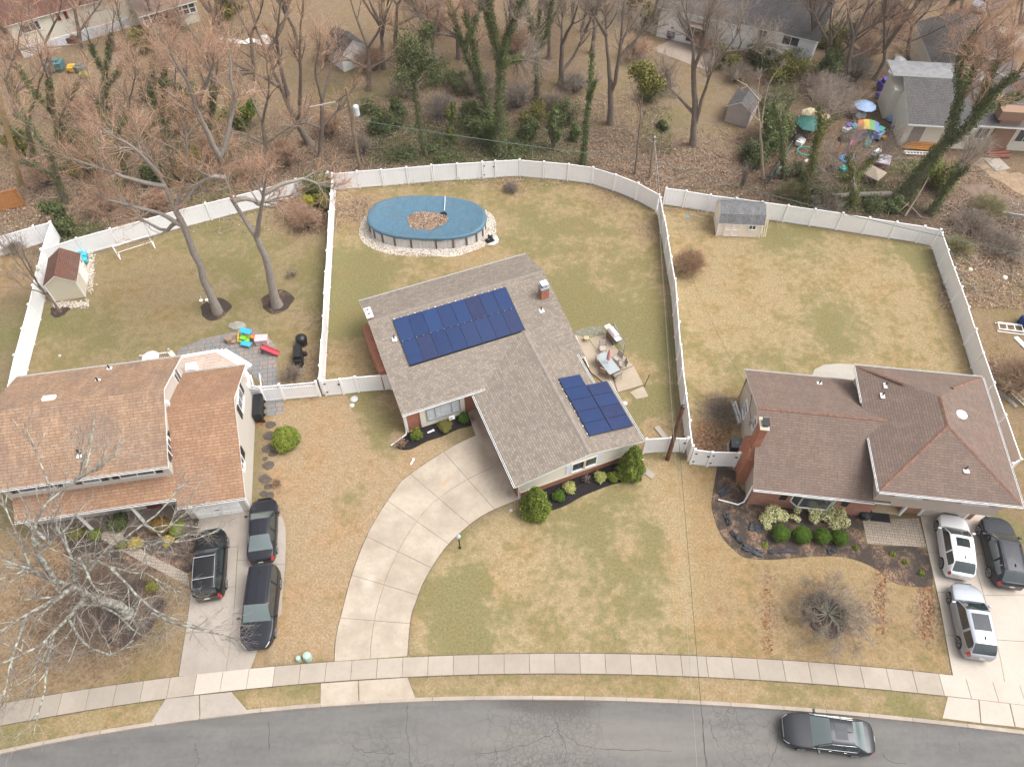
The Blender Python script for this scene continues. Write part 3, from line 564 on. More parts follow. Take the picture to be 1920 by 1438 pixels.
# dark soil line where the turf meets the concrete
em = MB(); rge = np.random.default_rng(21)
def soil_edge(P):
    for a, b in zip(P[:-1], P[1:]):
        w = rge.uniform(.03, .10); em.bar((a[0], a[1], .008), (b[0], b[1], .008), w, .012)
xs_e = np.arange(T_[0, 0], T_[-1, 0], .35); xd0, xd1 = G(628, 1241).x, G(764, 1231).x; xl_0, xl_1 = G(336, 1268).x, G(470, 1256).x; xr0 = G(1786, 1270).x
seg = []
for x_ in xs_e:
    if xd0 < x_ < xd1 or xl_0 < x_ < xl_1 or x_ > xr0:
        soil_edge(seg); seg = []
    else: seg.append((x_, float(np.polyval(ft, x_))+.02))
soil_edge(seg)
soil_edge([(x_, float(np.polyval(fb, x_))-.02) for x_ in xs_e if not (G(602,1281).x < x_ < G(764,1270).x or G(311,1310).x < x_ < G(446,1311).x or x_ > G(1777,1306).x)])
soil_edge(interp(outer, 60)); soil_edge(interp(inner, 60)); soil_edge(interp(ledge, 40)); soil_edge(interp(c0, 40))
tag(em.build('soil_edge', flat('edge_soil', (.10, .075, .05), .95, var=.4, sc=8)), kind='structure')
# ============================================================ house helpers (local frame: x along the front, y to the back)
def frame(p, q, z):
    a = G(*p, z); b = G(*q, z); return (a.x, a.y, 0), math.atan2(b.y-a.y, b.x-a.x)
def roof_polys(parent, polys, mat, th=.13, name='roof', trim=None):
    """each poly: list of (x,y,z) of the top surface, anticlockwise seen from above"""
    m = MB()
    for P in polys:
        m.face(P, 0); B = [(x, y, z-th) for x, y, z in P]; m.face(B[::-1], 1); n = len(P)
        for i in range(n): m.face([B[i], B[(i+1) % n], P[(i+1) % n], P[i]], 1)
    return m.build(name, [mat, trim or M['white']], parent)
def extrude(m, prof, a0, a1, axis='x', mi=0):
    """profile (s,z) swept along an axis from a0 to a1"""
    f = (lambda s, z, a: (a, s, z)) if axis == 'x' else (lambda s, z, a: (s, a, z))
    A = [f(s, z, a0) for s, z in prof]; B = [f(s, z, a1) for s, z in prof]; n = len(prof)
    m.face(A, mi); m.face(B[::-1], mi)
    for i in range(n): m.face([A[(i+1) % n], A[i], B[i], B[(i+1) % n]], mi)
def fixn(o):
    import bmesh
    b = bmesh.new(); b.from_mesh(o.data); bmesh.ops.remove_doubles(b, verts=b.verts, dist=1e-4); bmesh.ops.recalc_face_normals(b, faces=b.faces); b.to_mesh(o.data); b.free()
    o.data.uv_layers.remove(o.data.uv_layers[0]); auto_uv(o.data); return o
def solid(name, parent, prof, a0, a1, mat, axis='x'):
    m = MB(); extrude(m, prof, a0, a1, axis); return fixn(m.build(name, mat, parent))
def win(parent, x, y, z, w, h, facing, nx=2, ny=1, shut=None, fr=.07, glassm=None, framem=None, shw=.4, name='window'):
    """window centred at x,y,z on a wall whose outside is towards the angle 'facing' (local)"""
    g = R(facing); n = Vector((math.cos(g), math.sin(g), 0)); t = Vector((-n.y, n.x, 0)); c = Vector((x, y, z)); up = Vector((0, 0, 1))
    rot = Matrix((t, -n, up)).transposed()
    if rot.determinant() < 0: rot = Matrix((-t, -n, up)).transposed()
    def bx(m, s, zz, sw_, sh_, o0, o1): m.box(c + t*s + up*zz + n*(o0+o1)/2, (sw_, o1-o0, sh_), rot=rot)
    m = MB()
    for s in (-1, 1): bx(m, s*(w/2+fr/2), 0, fr, h+2*fr, 0, .07); bx(m, 0, s*(h/2+fr/2), w, fr, 0, .068 if s > 0 else .10)
    for i in range(1, nx): bx(m, -w/2 + w*i/nx, 0, .05, h, .0, .055)
    for i in range(1, ny): bx(m, 0, -h/2 + h*i/ny, w, .045, .0, .05)
    f = m.build(name, framem or M['white'], parent)
    m = MB(); bx(m, 0, 0, w, h, -.05, .025); m.build('pane', glassm or M['glass'], f)
    if shut:
        for s in (-1, 1):
            m = MB(); bx(m, s*(w/2+fr+shw/2+.02), 0, shw, h+.1, 0, .045); m.build('shutter', shut, parent)
    return f
def gutter(parent, a, b, mat=None, w=.12):
    m = MB(); m.bar(a, b, w, .10, up=(0, 0, 1))
    m.bar((a[0], a[1], a[2]+.052), (b[0], b[1], b[2]+.052), w*.5, .006, m=1)
    return m.build('gutter', [mat or M['gutter'], M['darkmetal']], parent)
def vent(parent, x, y, z, r=.06, h=.3, base=True):
    m = MB(); m.lathe((x, y, z-.1), [(r, 0), (r, h+.1)], 10)
    f = m.build('vent_pipe', M['darkmetal'], parent)
    if base: m = MB(); m.box((x, y-.08, z+.015), (.34, .42, .02)); m.build('flashing', M['white'], f)
SH_TAN = shingle('taupe_shingles', (0.278,0.236,0.196), (0.174,0.147,0.123), (0.142,0.12,0.101), .32, .17, contrast=.3, st=.12)
SH_BRN = shingle('orange_brown_shingles', (0.33,0.222,0.148), (0.242,0.156,0.103), (0.155,0.097,0.066), .5, .2, st=.5, contrast=.35, stain=(.13,.10,.095))
SH_RED = shingle('red_brown_shingles', (0.188,0.137,0.112), (0.150,0.108,0.089), (0.11,0.078,0.067), .5, .17, st=.3, contrast=.25)
SH_GRY = shingle('grey_shingles', (0.115,0.108,0.105), (0.085,0.08,0.08), (0.045,0.042,0.042), .45, .2, contrast=.3)
SH_SHED = shingle('dark_brown_shed_shingles', (0.17,0.085,0.06), (0.12,0.06,0.045), (0.05,0.03,0.025), .35, .14)
SH_SLV = shingle('silver_weathered_shingles', (0.22,0.22,0.225), (0.13,0.13,0.135), (0.08,0.08,0.08), .3, .16, stain=(.08,.08,.08))
CAP = flat('ridge_cap_shingles', (0.205, 0.12, 0.09), .95, spec=.1, var=.3, sc=5)
CAPT = flat('taupe_cap_shingles', (0.225, 0.192, 0.165), .95, spec=.1, var=.18, sc=4)
SD_BEI = siding('beige_siding', (0.60, 0.55, 0.49)); SD_PNK = siding('tan_siding', (0.50, 0.42, 0.36)); SD_CRM = siding('cream_siding', (0.74, 0.70, 0.60), .2, .92)
SD_WHT = siding('white_siding', (0.84, 0.84, 0.85)); SD_YEL = siding('pale_yellow_siding', (0.66, 0.60, 0.48)); SD_SHP = siding('pink_beige_board', (0.80, 0.71, 0.63), .3, .9)
BRK = brick('red_brick'); BRK_F = brick('soft_red_brick', (0.40,0.17,0.11), (0.30,0.12,0.08), (.42,.34,.29)); STON = flat('chimney_cap_stone', (.5, .45, .36), .9)
def caps(parent, pts, mat, w=.26):
    for a, b in pts:
        m = MB()
        a = Vector(a); b = Vector(b); d = b-a; L_ = d.length; n = max(2, int(L_/.26))
        for i in range(n):
            p = a + d*(i/n); q = a + d*((i+1.12)/n if i < n-1 else 1.0)
            s = d.normalized().cross(Vector((0, 0, 1))).normalized()*(w/2); up = Vector((0, 0, .03)); dn = Vector((0, 0, -.045))
            e = Vector((0, 0, .018*(i % 2)))
            m.face([p+s+dn+e, q+s+dn+e*.3, q+up+e*.3, p+up+e]); m.face([p+up+e, q+up+e*.3, q-s+dn+e*.3, p-s+dn+e])
        m.build('ridge_cap', mat, parent)

# ============================================================ middle house with the solar panels
loc, rz = frame((753.5, 779), (924, 724), 2.7)
MH = empty('house', loc, rz, 'brick ranch house with taupe shingle roof and two fields of blue solar panels', 'house')
solid('wall', MH, [(.4, 0), (.4, 2.68), (7.85, 4.03), (10.95, 2.95), (10.95, 0)], .3, 13.7, BRK)
solid('wall', MH, [(5.65, .0), (5.65, 2.5), (10.45, 3.26), (14.2, 2.55), (14.2, 0)], -7.62, -2.6, BRK, 'y')
solid('wall', MH, [(5.65, .0), (5.65, 2.5), (10.45, 3.26), (13.1, 2.75), (13.1, 0)], -2.6, .4, BRK, 'y')
solid('wall_panel', MH, [(5.62, .95), (5.62, 2.49), (10.45, 3.25), (14.23, 2.54), (14.23, .95)], -7.70, -7.55, SD_CRM, 'y')
m = MB(); m.box((9.95, -7.68, .93), (8.6, .2, .07)); m.build('ledge', flat('cap_stone', (.45, .38, .30), .8), MH)
m = MB(); m.box((2.95, .33, 1.3), (3.35, .18, 2.35)); m.build('wall_panel', SD_CRM, MH)
m = MB(); m.box((.25, .36, 1.3), (.12, .12, 2.6)); m.build('corner_post', M['white'], MH)
m = MB(); m.box((5.68, -7.6, 1.2), (.14, .14, 2.5)); m.build('corner_post', M['white'], MH)
mr = 2.7; k1 = 1.5/7.85
roof_polys(MH, [[(0, 0, mr), (14, 0, mr), (14, 7.85, 4.2), (0, 7.85, 4.2)], [(0, 7.85, 4.2), (14, 7.85, 4.2), (13.95, 11.25, 3.0), (0, 11.25, 3.0)]], SH_TAN)
roof_polys(MH, [[(5.2, -8.03, 2.55), (10.45, -8.03, 3.42), (10.45, 4.1, 3.42), (6.5, 1.2, 2.765), (5.2, .1, 2.55)],
                [(10.45, -8.03, 3.42), (14.62, -8.03, 2.56), (14.62, -2.6, 2.56), (13.45, -2.6, 2.80), (13.45, 1.4, 2.80), (10.45, 4.1, 3.42)]], SH_TAN)
caps(MH, [((0, 7.85, 4.22), (14, 7.85, 4.22)), ((10.45, -8.03, 3.44), (10.45, 3.75, 3.44))], CAPT, .34)
gutter(MH, (0, -.06, 2.66), (6.7, -.06, 2.66)); gutter(MH, (5.14, -8.03, 2.50), (5.14, -.14, 2.50)); gutter(MH, (14.68, -8.03, 2.5), (14.68, -2.6, 2.5)); gutter(MH, (13.52, -2.55, 2.75), (13.52, .3, 2.75)); gutter(MH, (0, 11.3, 2.95), (13.95, 11.3, 2.95), w=.07)
win(MH, 3.0, .24, 1.45, 2.4, 1.25, -90, 1, 1, fr=.08, glassm=M['curtain'], framem=M['grey'])
for s in (-1, 1): m = MB(); m.box((3.0+s*.62, .20, 1.45), (.06, .05, 1.25)); m.build('mullion', M['grey'], MH)
win(MH, 10.35, -7.70, 1.75, 1.75, .95, -90, 2, 1, shut=flat('pale_shutter', (.62,.63,.70), .5, var=.05), fr=.09, shw=.36)
m = MB(); m.box((10.35, -7.78, 1.75), (.16, .04, 1.0)); m.box((10.35, -7.81, 1.75), (.05, .02, .2)); m.build('mullion', flat('weathered_sash', (.55,.42,.30), .8), MH)
# downspout lying on the grass and wall downspouts
m = MB(); m.tube([(.12, .3, 2.5), (.12, .3, .25), (.02, .1, .1), (-1.25, -.35, .06)], .05, 6); m.build('downspout', M['white'], MH)
m = MB(); m.tube([(14.3, -7.7, 2.4), (14.3, -7.75, .2), (14.9, -8.1, .06)], .05, 6); m.build('downspout', M['white'], MH)
m = MB(); m.tube([(13.5, -2.4, 2.7), (13.2, -2.35, 2.5), (13.2, -2.35, .15)], .04, 6); m.build('downspout', M['white'], MH)
def chimney(parent, x, y, z0, z1, wx, wy, brk, crown=None, cap=True, capmat=None):
    c = MB(); c.box((x, y, (z0+z1)/2), (wx, wy, z1-z0)); o = c.build('chimney', brk, parent)
    c = MB(); c.box((x, y, z1+.05), (wx+.1, wy+.1, .11)); c.build('crown', crown or STON, o)
    if cap:
        c = MB(); c.box((x, y, z1+.25), (wx*.6, wy*.6, .30)); c.box((x, y, z1+.43), (wx*.85, wy*.8, .05), m=1); c.build('flue_cap', [M['steel'], capmat or M['white']], o)
    return o
chimney(MH, 13.1, 5.75, 3.2, 4.75, .62, .62, BRK, M['grey'])
m = MB(); m.box((-.1, 6.9, 1.15), (.5, 4.7, 2.3)); m.build('wall', BRK, MH)
o = chimney(MH, .24, 8.5, 3.4, 4.32, .42, .95, BRK, flat('pale_crown', (.6, .6, .56), .8), cap=False)
m = MB(); [m.box((.24, 8.5+s*.22, 4.47), (.26, .28, .12)) for s in (-1, 1)]; [m.box((.24, 8.5+s*.22, 4.54), (.18, .12, .02), m=1) for s in (-1, 1)]; m.build('flue_cap', [M['white'], M['darkmetal']], o)
vent(MH, 1.35, 5.9, mr+k1*5.9); vent(MH, 12.45, 4.65, mr+k1*4.65)
def solar_mat():
    t = NT('solar_cells'); uv = t.uvc(); br = t.n('ShaderNodeTexBrick'); t.l(uv, br.inputs[0]); br.offset = 0; br.inputs['Brick Width'].default_value = .165; br.inputs['Row Height'].default_value = .165; br.inputs['Scale'].default_value = 1
    br.inputs['Mortar Size'].default_value = .004; oi = t.n('ShaderNodeObjectInfo').outputs['Random']
    c = t.ramp(oi, [(0.0, (.015,.028,.088)), (.35, (.018,.044,.130)), (.6, (.024,.026,.072)), (1.0, (.016,.036,.110))])
    n = t.noise(uv, 2.5, 3); c = t.mix(t.ramp(n, [(.35, 0.), (.75, .5)]), c, (.018, .048, .125))
    for k in ('Color1', 'Color2'): t.l(c, br.inputs[k])
    br.inputs['Mortar'].default_value = (.012, .015, .04, 1)
    return t.out(br.outputs[0], .35, 0, .22, 0)
SOL = solar_mat()
def panel(parent, c, ux, uy, w, h):
    """c centre, ux, uy unit vectors in the roof plane"""
    ux = Vector(ux).normalized(); uy = Vector(uy).normalized(); n = ux.cross(uy).normalized(); uy = n.cross(ux)
    rot = Matrix((ux, uy, n)).transposed(); c = Vector(c)
    m = MB(); m.box(c + n*.12, (w-.02, h-.02, .04), rot=rot); f = m.build('solar_panel', M['darkmetal'], parent)
    m = MB(); m.box(c + n*.1425, (w-.034, h-.034, .006), rot=rot); m.build('cells', SOL, f)
ux = (1, 0, 0); uy = (0, 1, k1); x0, x1, y0, y1 = 1.7, 10.63, 3.4, 7.35
wx = (x1-x0)/8; hy = (y1-y0)/2
for j in range(2):
    for i in range(8): panel(MH, (x0+wx*(i+.5), y0+hy*(j+.5), mr+k1*(y0+hy*(j+.5))), ux, uy, wx, hy*1.018)
kr = (3.42-2.56)/(14.62-10.45)
rz_ = lambda x: 3.42-kr*(x-10.45)
mm = MB()
for s in (y0-.02, y0+.5, (y0+y1)/2-.5, y1-.5): mm.bar((x0, s, mr+k1*s+.05), (x1, s, mr+k1*s+.05), .05, .05)
for i in range(17): x_ = x0 + .15+ i*.53; mm.box((x_, y1+.05, mr+k1*y1+.07), (.12 if i % 3 == 0 else .05, .05, .04), m=1); mm.box((x_, (y0+y1)/2, mr+k1*(y0+y1)/2+.145), (.04, .03, .02), m=1)
mm.build('rail', [M['darkmetal'], M['white']], MH)
for col_, (ya, n, xa, xb) in enumerate((( -6.75, 5, 11.05, 12.75), (-6.75, 4, 12.78, 14.42))):
    for i in range(n):
        hh = 1.03; yc = ya+hh*(i+.5); xc = (xa+xb)/2; panel(MH, (xc, yc, rz_(xc)), (1, 0, -kr), (0, 1, 0), (xb-xa)*1.02, hh)
mm = MB()
for i in range(8): mm.box((11.0, -6.5+i*.66, rz_(11)+.07), (.06, .06, .04), m=1)
mm.bar((12.2, -6.7, rz_(12.2)+.05), (12.2, -1.7, rz_(12.2)+.05), .05, .05); mm.build('rail', [M['darkmetal'], M['white']], MH)

# ============================================================ right house, two levels under a hip roof
loc, rz = frame((1412, 918), (1600, 938), 2.8)
RH = empty('house', loc, rz, 'split level house with red brown hip roof, brick front and tan siding', 'house')
solid('wall', RH, [(.55, 0), (.55, 2.8), (4.8, 5.0), (9.2, 2.85), (9.2, 0)], .3, 8.2, SD_PNK)
m = MB(); m.box((4.25, .55, 1.35), (7.9, .16, 2.6)); m.build('wall', BRK_F, RH)
m = MB(); m.box((11.3, 4.78, 3.55), (7.6, 9.3, 2.25)); m.build('wall', SD_PNK, RH)
m = MB(); m.box((12.7, 5.25, 1.22), (4.7, 8.3, 2.42)); m.build('wall', BRK_F, RH)
m = MB(); m.box((9.5, 5.6, 1.22), (3.0, 7.6, 2.42)); m.build('wall', SD_BEI, RH)
roof_polys(RH, [[(0, 0, 2.85), (7.6, 0, 2.85), (8.6, 0, 2.85), (8.6, 4.8, 5.2), (0, 4.8, 5.2)], [(0, 4.8, 5.2), (8.6, 4.8, 5.2), (8.6, 9.65, 3.0), (0, 9.65, 3.0)]], SH_RED)
hz, rzz, hx0, hx1, hy0, hy1, rx, ry0, ry1 = 4.72, 6.5, 7.1, 15.6, -.3, 9.6, 11.3, 3.9, 6.15
roof_polys(RH, [[(hx0, hy0, hz), (hx1, hy0, hz), (rx, ry0, rzz)], [(hx1, hy0, hz), (hx1, hy1, hz), (rx, ry1, rzz), (rx, ry0, rzz)],
                [(hx1, hy1, hz), (hx0, hy1, hz), (rx, ry1, rzz)], [(hx0, hy1, hz), (hx0, hy0, hz), (rx, ry0, rzz), (rx, ry1, rzz)]], SH_RED)
caps(RH, [((.05, 4.8, 5.22), (8.4, 4.8, 5.22)), ((hx0+.1, hy0+.1, hz+.05), (rx, ry0, rzz+.02)), ((hx1-.1, hy0+.1, hz+.05), (rx, ry0, rzz+.02)), ((rx, ry0, rzz+.02), (rx, ry1, rzz+.02)), ((hx0+.1, hy1-.1, hz+.05), (9.6, 7.35, 5.93+.02)), ((hx1-.1, hy1-.1, hz+.05), (12.6, 7.4, 5.95))], CAP, .22)
gutter(RH, (0, -.06, 2.8), (7.6, -.06, 2.8)); gutter(RH, (7.1, -.36, 4.67), (15.6, -.36, 4.67)); gutter(RH, (7.04, -.3, 4.67), (7.04, 3.6, 4.67), w=.09); gutter(RH, (7.04, 6.4, 4.67), (7.04, 9.6, 4.67), w=.09); gutter(RH, (15.66, -.3, 4.67), (15.66, 9.6, 4.67), w=.09); gutter(RH, (0, 9.7, 2.95), (7.1, 9.7, 2.95), w=.08); gutter(RH, (7.1, 9.66, 4.67), (15.6, 9.66, 4.67), w=.08)
BSH = M['black']
win(RH, 9.35, .13, 4.15, 1.5, .8, -90, 2, 1, shut=BSH, shw=.36); win(RH, 13.35, .13, 4.15, 1.5, .8, -90, 2, 1, shut=BSH, shw=.36)
# bow window on the brick front
m = MB(); m.prism([(2.9, .47), (5.6, .47), (5.2, .08), (3.3, .08)], .95, 1.05); m.prism([(2.9, .47), (5.6, .47), (5.2, .08), (3.3, .08)], 2.3, 2.4)
for a, b in (((2.9, .47), (3.3, .08)), ((3.3, .08), (5.2, .08)), ((5.2, .08), (5.6, .47))):
    m.bar((*a, 1.05), (*a, 2.3), .08); m.bar((*b, 1.05), (*b, 2.3), .08)
bw = m.build('bow_window', M['white'], RH)
m = MB()
for a, b in (((2.95, .49), (3.35, .11)), ((3.35, .11), (5.15, .11)), ((5.15, .11), (5.55, .49))): m.bar((*a, 1.67), (*b, 1.67), .02, 1.2)
m.build('pane', M['glass'], bw)
m = MB(); m.box((2.35, .45, 1.75), (.45, .04, 1.25)); m.build('shutter', BSH, RH); m = MB(); m.box((6.3, .45, 1.75), (.45, .04, 1.25)); m.build('shutter', BSH, RH)
# porch recess with door, posts, garage door
m = MB(); m.box((9.35, 1.45, 1.15), (1.0, .06, 2.1)); dd = m.build('door', flat('grey_door', (.42, .40, .38), .5), RH); m = MB(); m.box((9.7, 1.40, 1.1), (.04, .06, .14)); m.build('handle', M['steel'], dd)
for x_ in (8.15, 10.4): m = MB(); m.box((x_, .9, 1.22), (.16, .16, 2.42)); m.build('porch_post', M['white'], RH)
m = MB(); m.box((9.3, 1.15, .10), (2.1, .6, .16)); m.build('porch_step', flat('tan_slab', (.50, .39, .25), .8), RH)
m = MB(); m.box((13.1, 1.06, 1.08), (2.65, .05, 2.1)); [m.box((13.1, 1.03, .12+i*.52), (2.6, .03, .47)) for i in range(4)]; gd = m.build('garage_door', flat('beige_garage_door', (.55, .48, .42), .5, var=.06), RH)
m = MB(); m.box((13.1, 1.02, .55), (.3, .04, .05)); m.build('handle', M['darkmetal'], gd)
m = MB(); [m.box((13.1+s*1.42, 1.04, 1.15), (.16, .10, 2.3)) for s in (-1, 1)]; m.box((13.1, 1.04, 2.24), (2.7, .10, .2)); m.build('garage_trim', M['white'], RH)
win(RH, .3, 3.95-1.3, 3.1, .0001, .0001, 180) if False else None
win(RH, .30, 4.75, 3.35, .55, .95, 180, 1, 2)
win(RH, .30, 7.2, 1.5, .9, 1.1, 180, 1, 2)
# big brick chimney on the side wall
m = MB(); m.box((.0, 3.05, 1.5), (.6, 1.9, 3.0)); m.box((.05, 2.92, 4.5), (.46, .85, 3.1))
extrude(m, [(2.1, 3.0), (4.0, 3.0), (3.34, 3.7), (2.5, 3.7)], -.3, .28)
ch = fixn(m.build('chimney', BRK, RH)); m = MB(); m.box((.05, 2.92, 6.08), (.58, .98, .10)); m.build('crown', STON, ch)
m = MB(); m.box((.12, 2.92, 6.24), (.32, .5, .2)); m.box((.12, 2.92, 6.36), (.42, .6, .04)); m.build('flue_cap', M['darkmetal'], ch)
m = MB(); m.tube([(.1, .35, 2.7), (.1, .5, 2.4), (.1, .5, .2), (-.3, .3, .1), (-1.6, .55, .06)], .055, 6); m.build('downspout', M['white'], RH)
m = MB(); m.tube([(.2, 9.4, 2.9), (.2, 9.1, 2.6), (.2, 9.1, .3), (-1.9, 8.9, .12)], .06, 6); m.build('downspout', M['wood'], RH)
m = MB(); m.lathe((12.6, 5.2, 5.93), [(.30, 0), (.30, .10), (.36, .13), (.30, .2), (.05, .24)], 20); m.build('turbine_vent', M['white'], RH)
vent(RH, 12.3, 1.5, 5.45); vent(RH, 8.6, 7.6, 5.35); vent(RH, 8.3, 6.8, 5.25); vent(RH, 5.0, 8.7, 3.45)
m = MB(); m.lathe((.24, 5.4, 2.35), [(.14, 0), (.14, .5)], 10); m.build('electric_meter', M['steel'], RH)
m = MB(); m.tube([(.22, 7.2, 3.2), (.2, 7.0, 3.6), (.2, 6.4, 2.8), (.22, 5.5, 2.8)], .02, 5); m.build('service_cable', M['black'], RH)

# ============================================================ left house, two storeys with lower garage wing
loc, rz = frame((0, 916), (312, 872), 5.0)
LH = empty('house', loc, rz, 'large beige sided house with orange brown roofs and a lower garage wing', 'house')
solid('wall', LH, [(0, 0), (0, 5.35), (4.1, 7.25), (8.0, 5.35), (8.0, 0)], -.1, 9.85, SD_BEI)
solid('wall', LH, [(-1.25, 0), (-1.25, 2.85), (3.7, 5.9), (7.6, 4.1), (7.6, 0)], 9.86, 13.72, SD_BEI)
roof_polys(LH, [[(-.6, -.4, 5.45), (10.15, -.4, 5.45), (10.15, 4.1, 7.42), (-.6, 4.1, 7.42)], [(-.6, 4.1, 7.42), (10.15, 4.1, 7.42), (10.15, 8.4, 5.45), (-.6, 8.4, 5.45)]], SH_BRN)
SH_BRN2 = shingle('bright_orange_shingles', (0.335,0.208,0.132), (0.255,0.149,0.094), (0.16,0.093,0.062), .5, .2, st=.3, contrast=.4, stain=(.15,.09,.07))
gs = (6.05-2.7)/(3.7+1.8)
roof_polys(LH, [[(9.87, -1.8, 2.7), (14.1, -1.8, 2.7), (14.1, 3.7, 6.05), (9.87, 3.7, 6.05)], [(9.87, 3.7, 6.05), (14.1, 3.7, 6.05), (14.1, 8.0, 4.15), (9.87, 8.0, 4.15)]], SH_BRN2)
roof_polys(LH, [[(.1, -1.3, 2.7+gs*.5), (9.869, -1.3, 2.7+gs*.5), (9.869, -.02, 2.7+gs*1.78), (.1, -.02, 2.7+gs*1.78)]], SH_BRN2)
gutter(LH, (-.6, -.46, 5.4), (10.15, -.46, 5.4)); gutter(LH, (-.6, 8.46, 5.4), (10.15, 8.46, 5.4), w=.08); gutter(LH, (9.87, -1.86, 2.66), (14.1, -1.86, 2.66)); gutter(LH, (.1, -1.37, 2.95), (9.85, -1.37, 2.95)); gutter(LH, (9.87, 8.06, 4.1), (14.1, 8.06, 4.1), w=.08)
for x_ in (1.35, 3.85, 7.35): 
    pass
for x_, n_ in ((1.9, 2), (5.15, 1), (7.9, 2)): win(LH, x_, 0, 4.72, .95*n_ + (.12 if n_ == 2 else 0), .75, -90, n_, 1, shut=BSH, shw=.42, glassm=M['glass'])
win(LH, 9.85, 7.0, 5.0, .75, 1.15, 0, 2, 1); win(LH, 9.85, 1.45, 4.9, .8, .9, 0, 2, 1, shut=BSH, shw=.4)
m = MB(); m.box((9.95, 3.9, 6.2), (.22, .25, .35)); m.build('siren_box', M['white'], LH)
win(LH, 13.72, 5.4, 3.6, 1.4, 1.1, 0, 2, 1, shut=BSH, shw=.45); win(LH, 13.72, .9, 2.6, .8, .9, 0, 2, 1, shut=None)
m = MB(); m.box((13.75, 1.75, 2.6), (.05, .5, .95)); m.build('shutter', BSH, LH)
m = MB(); m.box((11.75, -1.29, 1.12), (3.0, .06, 2.2)); [m.box((11.75, -1.33, .3+i*.54), (2.9, .03, .48)) for i in range(4)]; gd = m.build('garage_door', M['white'], LH); m = MB(); m.box((11.75, -1.36, .9), (.25, .04, .04)); m.build('handle', M['darkmetal'], gd)
m = MB(); [m.box((13.72, y_, 1.4), (.12, .12, 2.8)) for y_ in (-1.25,)]; m.box((13.76, -1.27, 1.4), (.1, .1, 2.8)); m.build('corner_post', M['white'], LH)
for x_ in (.5, 3.6, 6.9): m = MB(); m.box((x_, -1.15, 1.45), (.14, .14, 2.9)); m.build('porch_post', M['white'], LH)
m = MB(); m.box((5.0, -.65, .08), (9.7, 1.2, .16)); m.build('porch_floor', flat('brown_porch_floor', (.16, .13, .11), .9), LH)
m = MB(); m.box((7.4, -.03, 1.1), (1.0, .06, 2.1)); m.build('door', flat('dark_red_door', (.16, .03, .03), .5), LH)
m = MB(); m.box((3.0, 4.8, 7.2), (.75, .42, .16), rot=Matrix.Rotation(-.42, 3, 'X')); m.build('roof_vent', M['white'], LH)
vent(LH, 5.6, 7.9, 5.7); vent(LH, 5.35, 6.4, 6.35); vent(LH, 5.0, 1.0, 6.05, .08, .45)
def dish(parent, x, y, z):
    m = MB(); m.tube([(x, y, z), (x, y+.3, z+.1), (x+.05, y+.45, z+1.0)], .04, 6); o = m.build('antenna_mast', M['steel'], parent)
m = MB(); m.lathe((7.9, 9.0, 4.9), [(.0, .0), (.30, .03), (.55, .12), (.57, .14), (.30, .06), (.01, .03)], 24); m.tube([(7.9, 9.0, 4.95), (8.25, 8.75, 4.7), (8.5, 8.5, 4.9)], .035, 6); m.build('satellite_dish', M['white'], LH)
# raised deck behind
DK = paver_mat('deck_boards', ((.56,.44,.37), (.50,.39,.33), (.55,.43,.36)), 4.5, .145, R(8), (.2,.15,.12))
dp = [(7.5, 8.02), (7.5, 12.55), (10.9, 12.75), (12.85, 10.95), (13.5, 9.6), (13.5, 7.7), (9.9, 7.7)]
m = MB(); m.prism(dp, .55, .80); dk = m.build('deck', M['white'], LH); m = MB(); m.prism([(7.7, 8.1), (7.7, 12.3), (10.75, 12.5), (12.6, 10.8), (13.25, 9.5), (13.25, 7.9)], .8, .812); m.build('deck_boards', DK, dk)
m = MB(); m.prism([(11.1, 12.95), (13.1, 11.1), (12.87, 10.96), (10.92, 12.77)], .0, .55); m.prism([(11.3, 13.18), (13.35, 11.28), (13.12, 11.12), (11.12, 12.97)], .0, .28); m.box((9.2, 10.9, 1.1), (.75, .65, .6)); m.build('step', M['white'], dk)
m = MB()
for i in range(15): m.bar((5.3+i*.14, 12.85, .0), (5.3+i*.14, 12.85, 1.0), .035)
m.bar((5.2, 12.85, 1.02), (7.45, 12.85, 1.02), .12, .06); m.bar((5.2, 12.85, .15), (7.45, 12.85, .15), .08, .05); m.bar((5.2, 12.85, 0), (5.2, 12.85, 1.1), .12); m.bar((7.4, 12.85, 0), (7.4, 12.85, 1.4), .12); m.bar((7.4, 12.85, 1.1), (7.75, 12.3, 1.1), .35, .1); m.bar((5.2, 11.7, 1.02), (7.45, 11.7, 1.02), .12, .06)
m.build('railing', SD_BEI, LH)
m = MB()
for i in range(9): m.bar((13.6+i*.03, 9.5-i*.17, .0), (13.6+i*.03, 9.5-i*.17, 1.0), .04)
m.bar((13.55, 9.6, 1.02), (13.9, 8.0, 1.02), .1, .06); m.bar((14.2, 9.6, 1.02), (14.4, 8.2, 1.02), .1, .06); m.bar((14.2, 9.6, 0), (14.2, 9.6, 1.05), .1); m.bar((14.4, 8.2, 0), (14.4, 8.2, 1.05), .1)
m.build('railing', SD_BEI, LH)

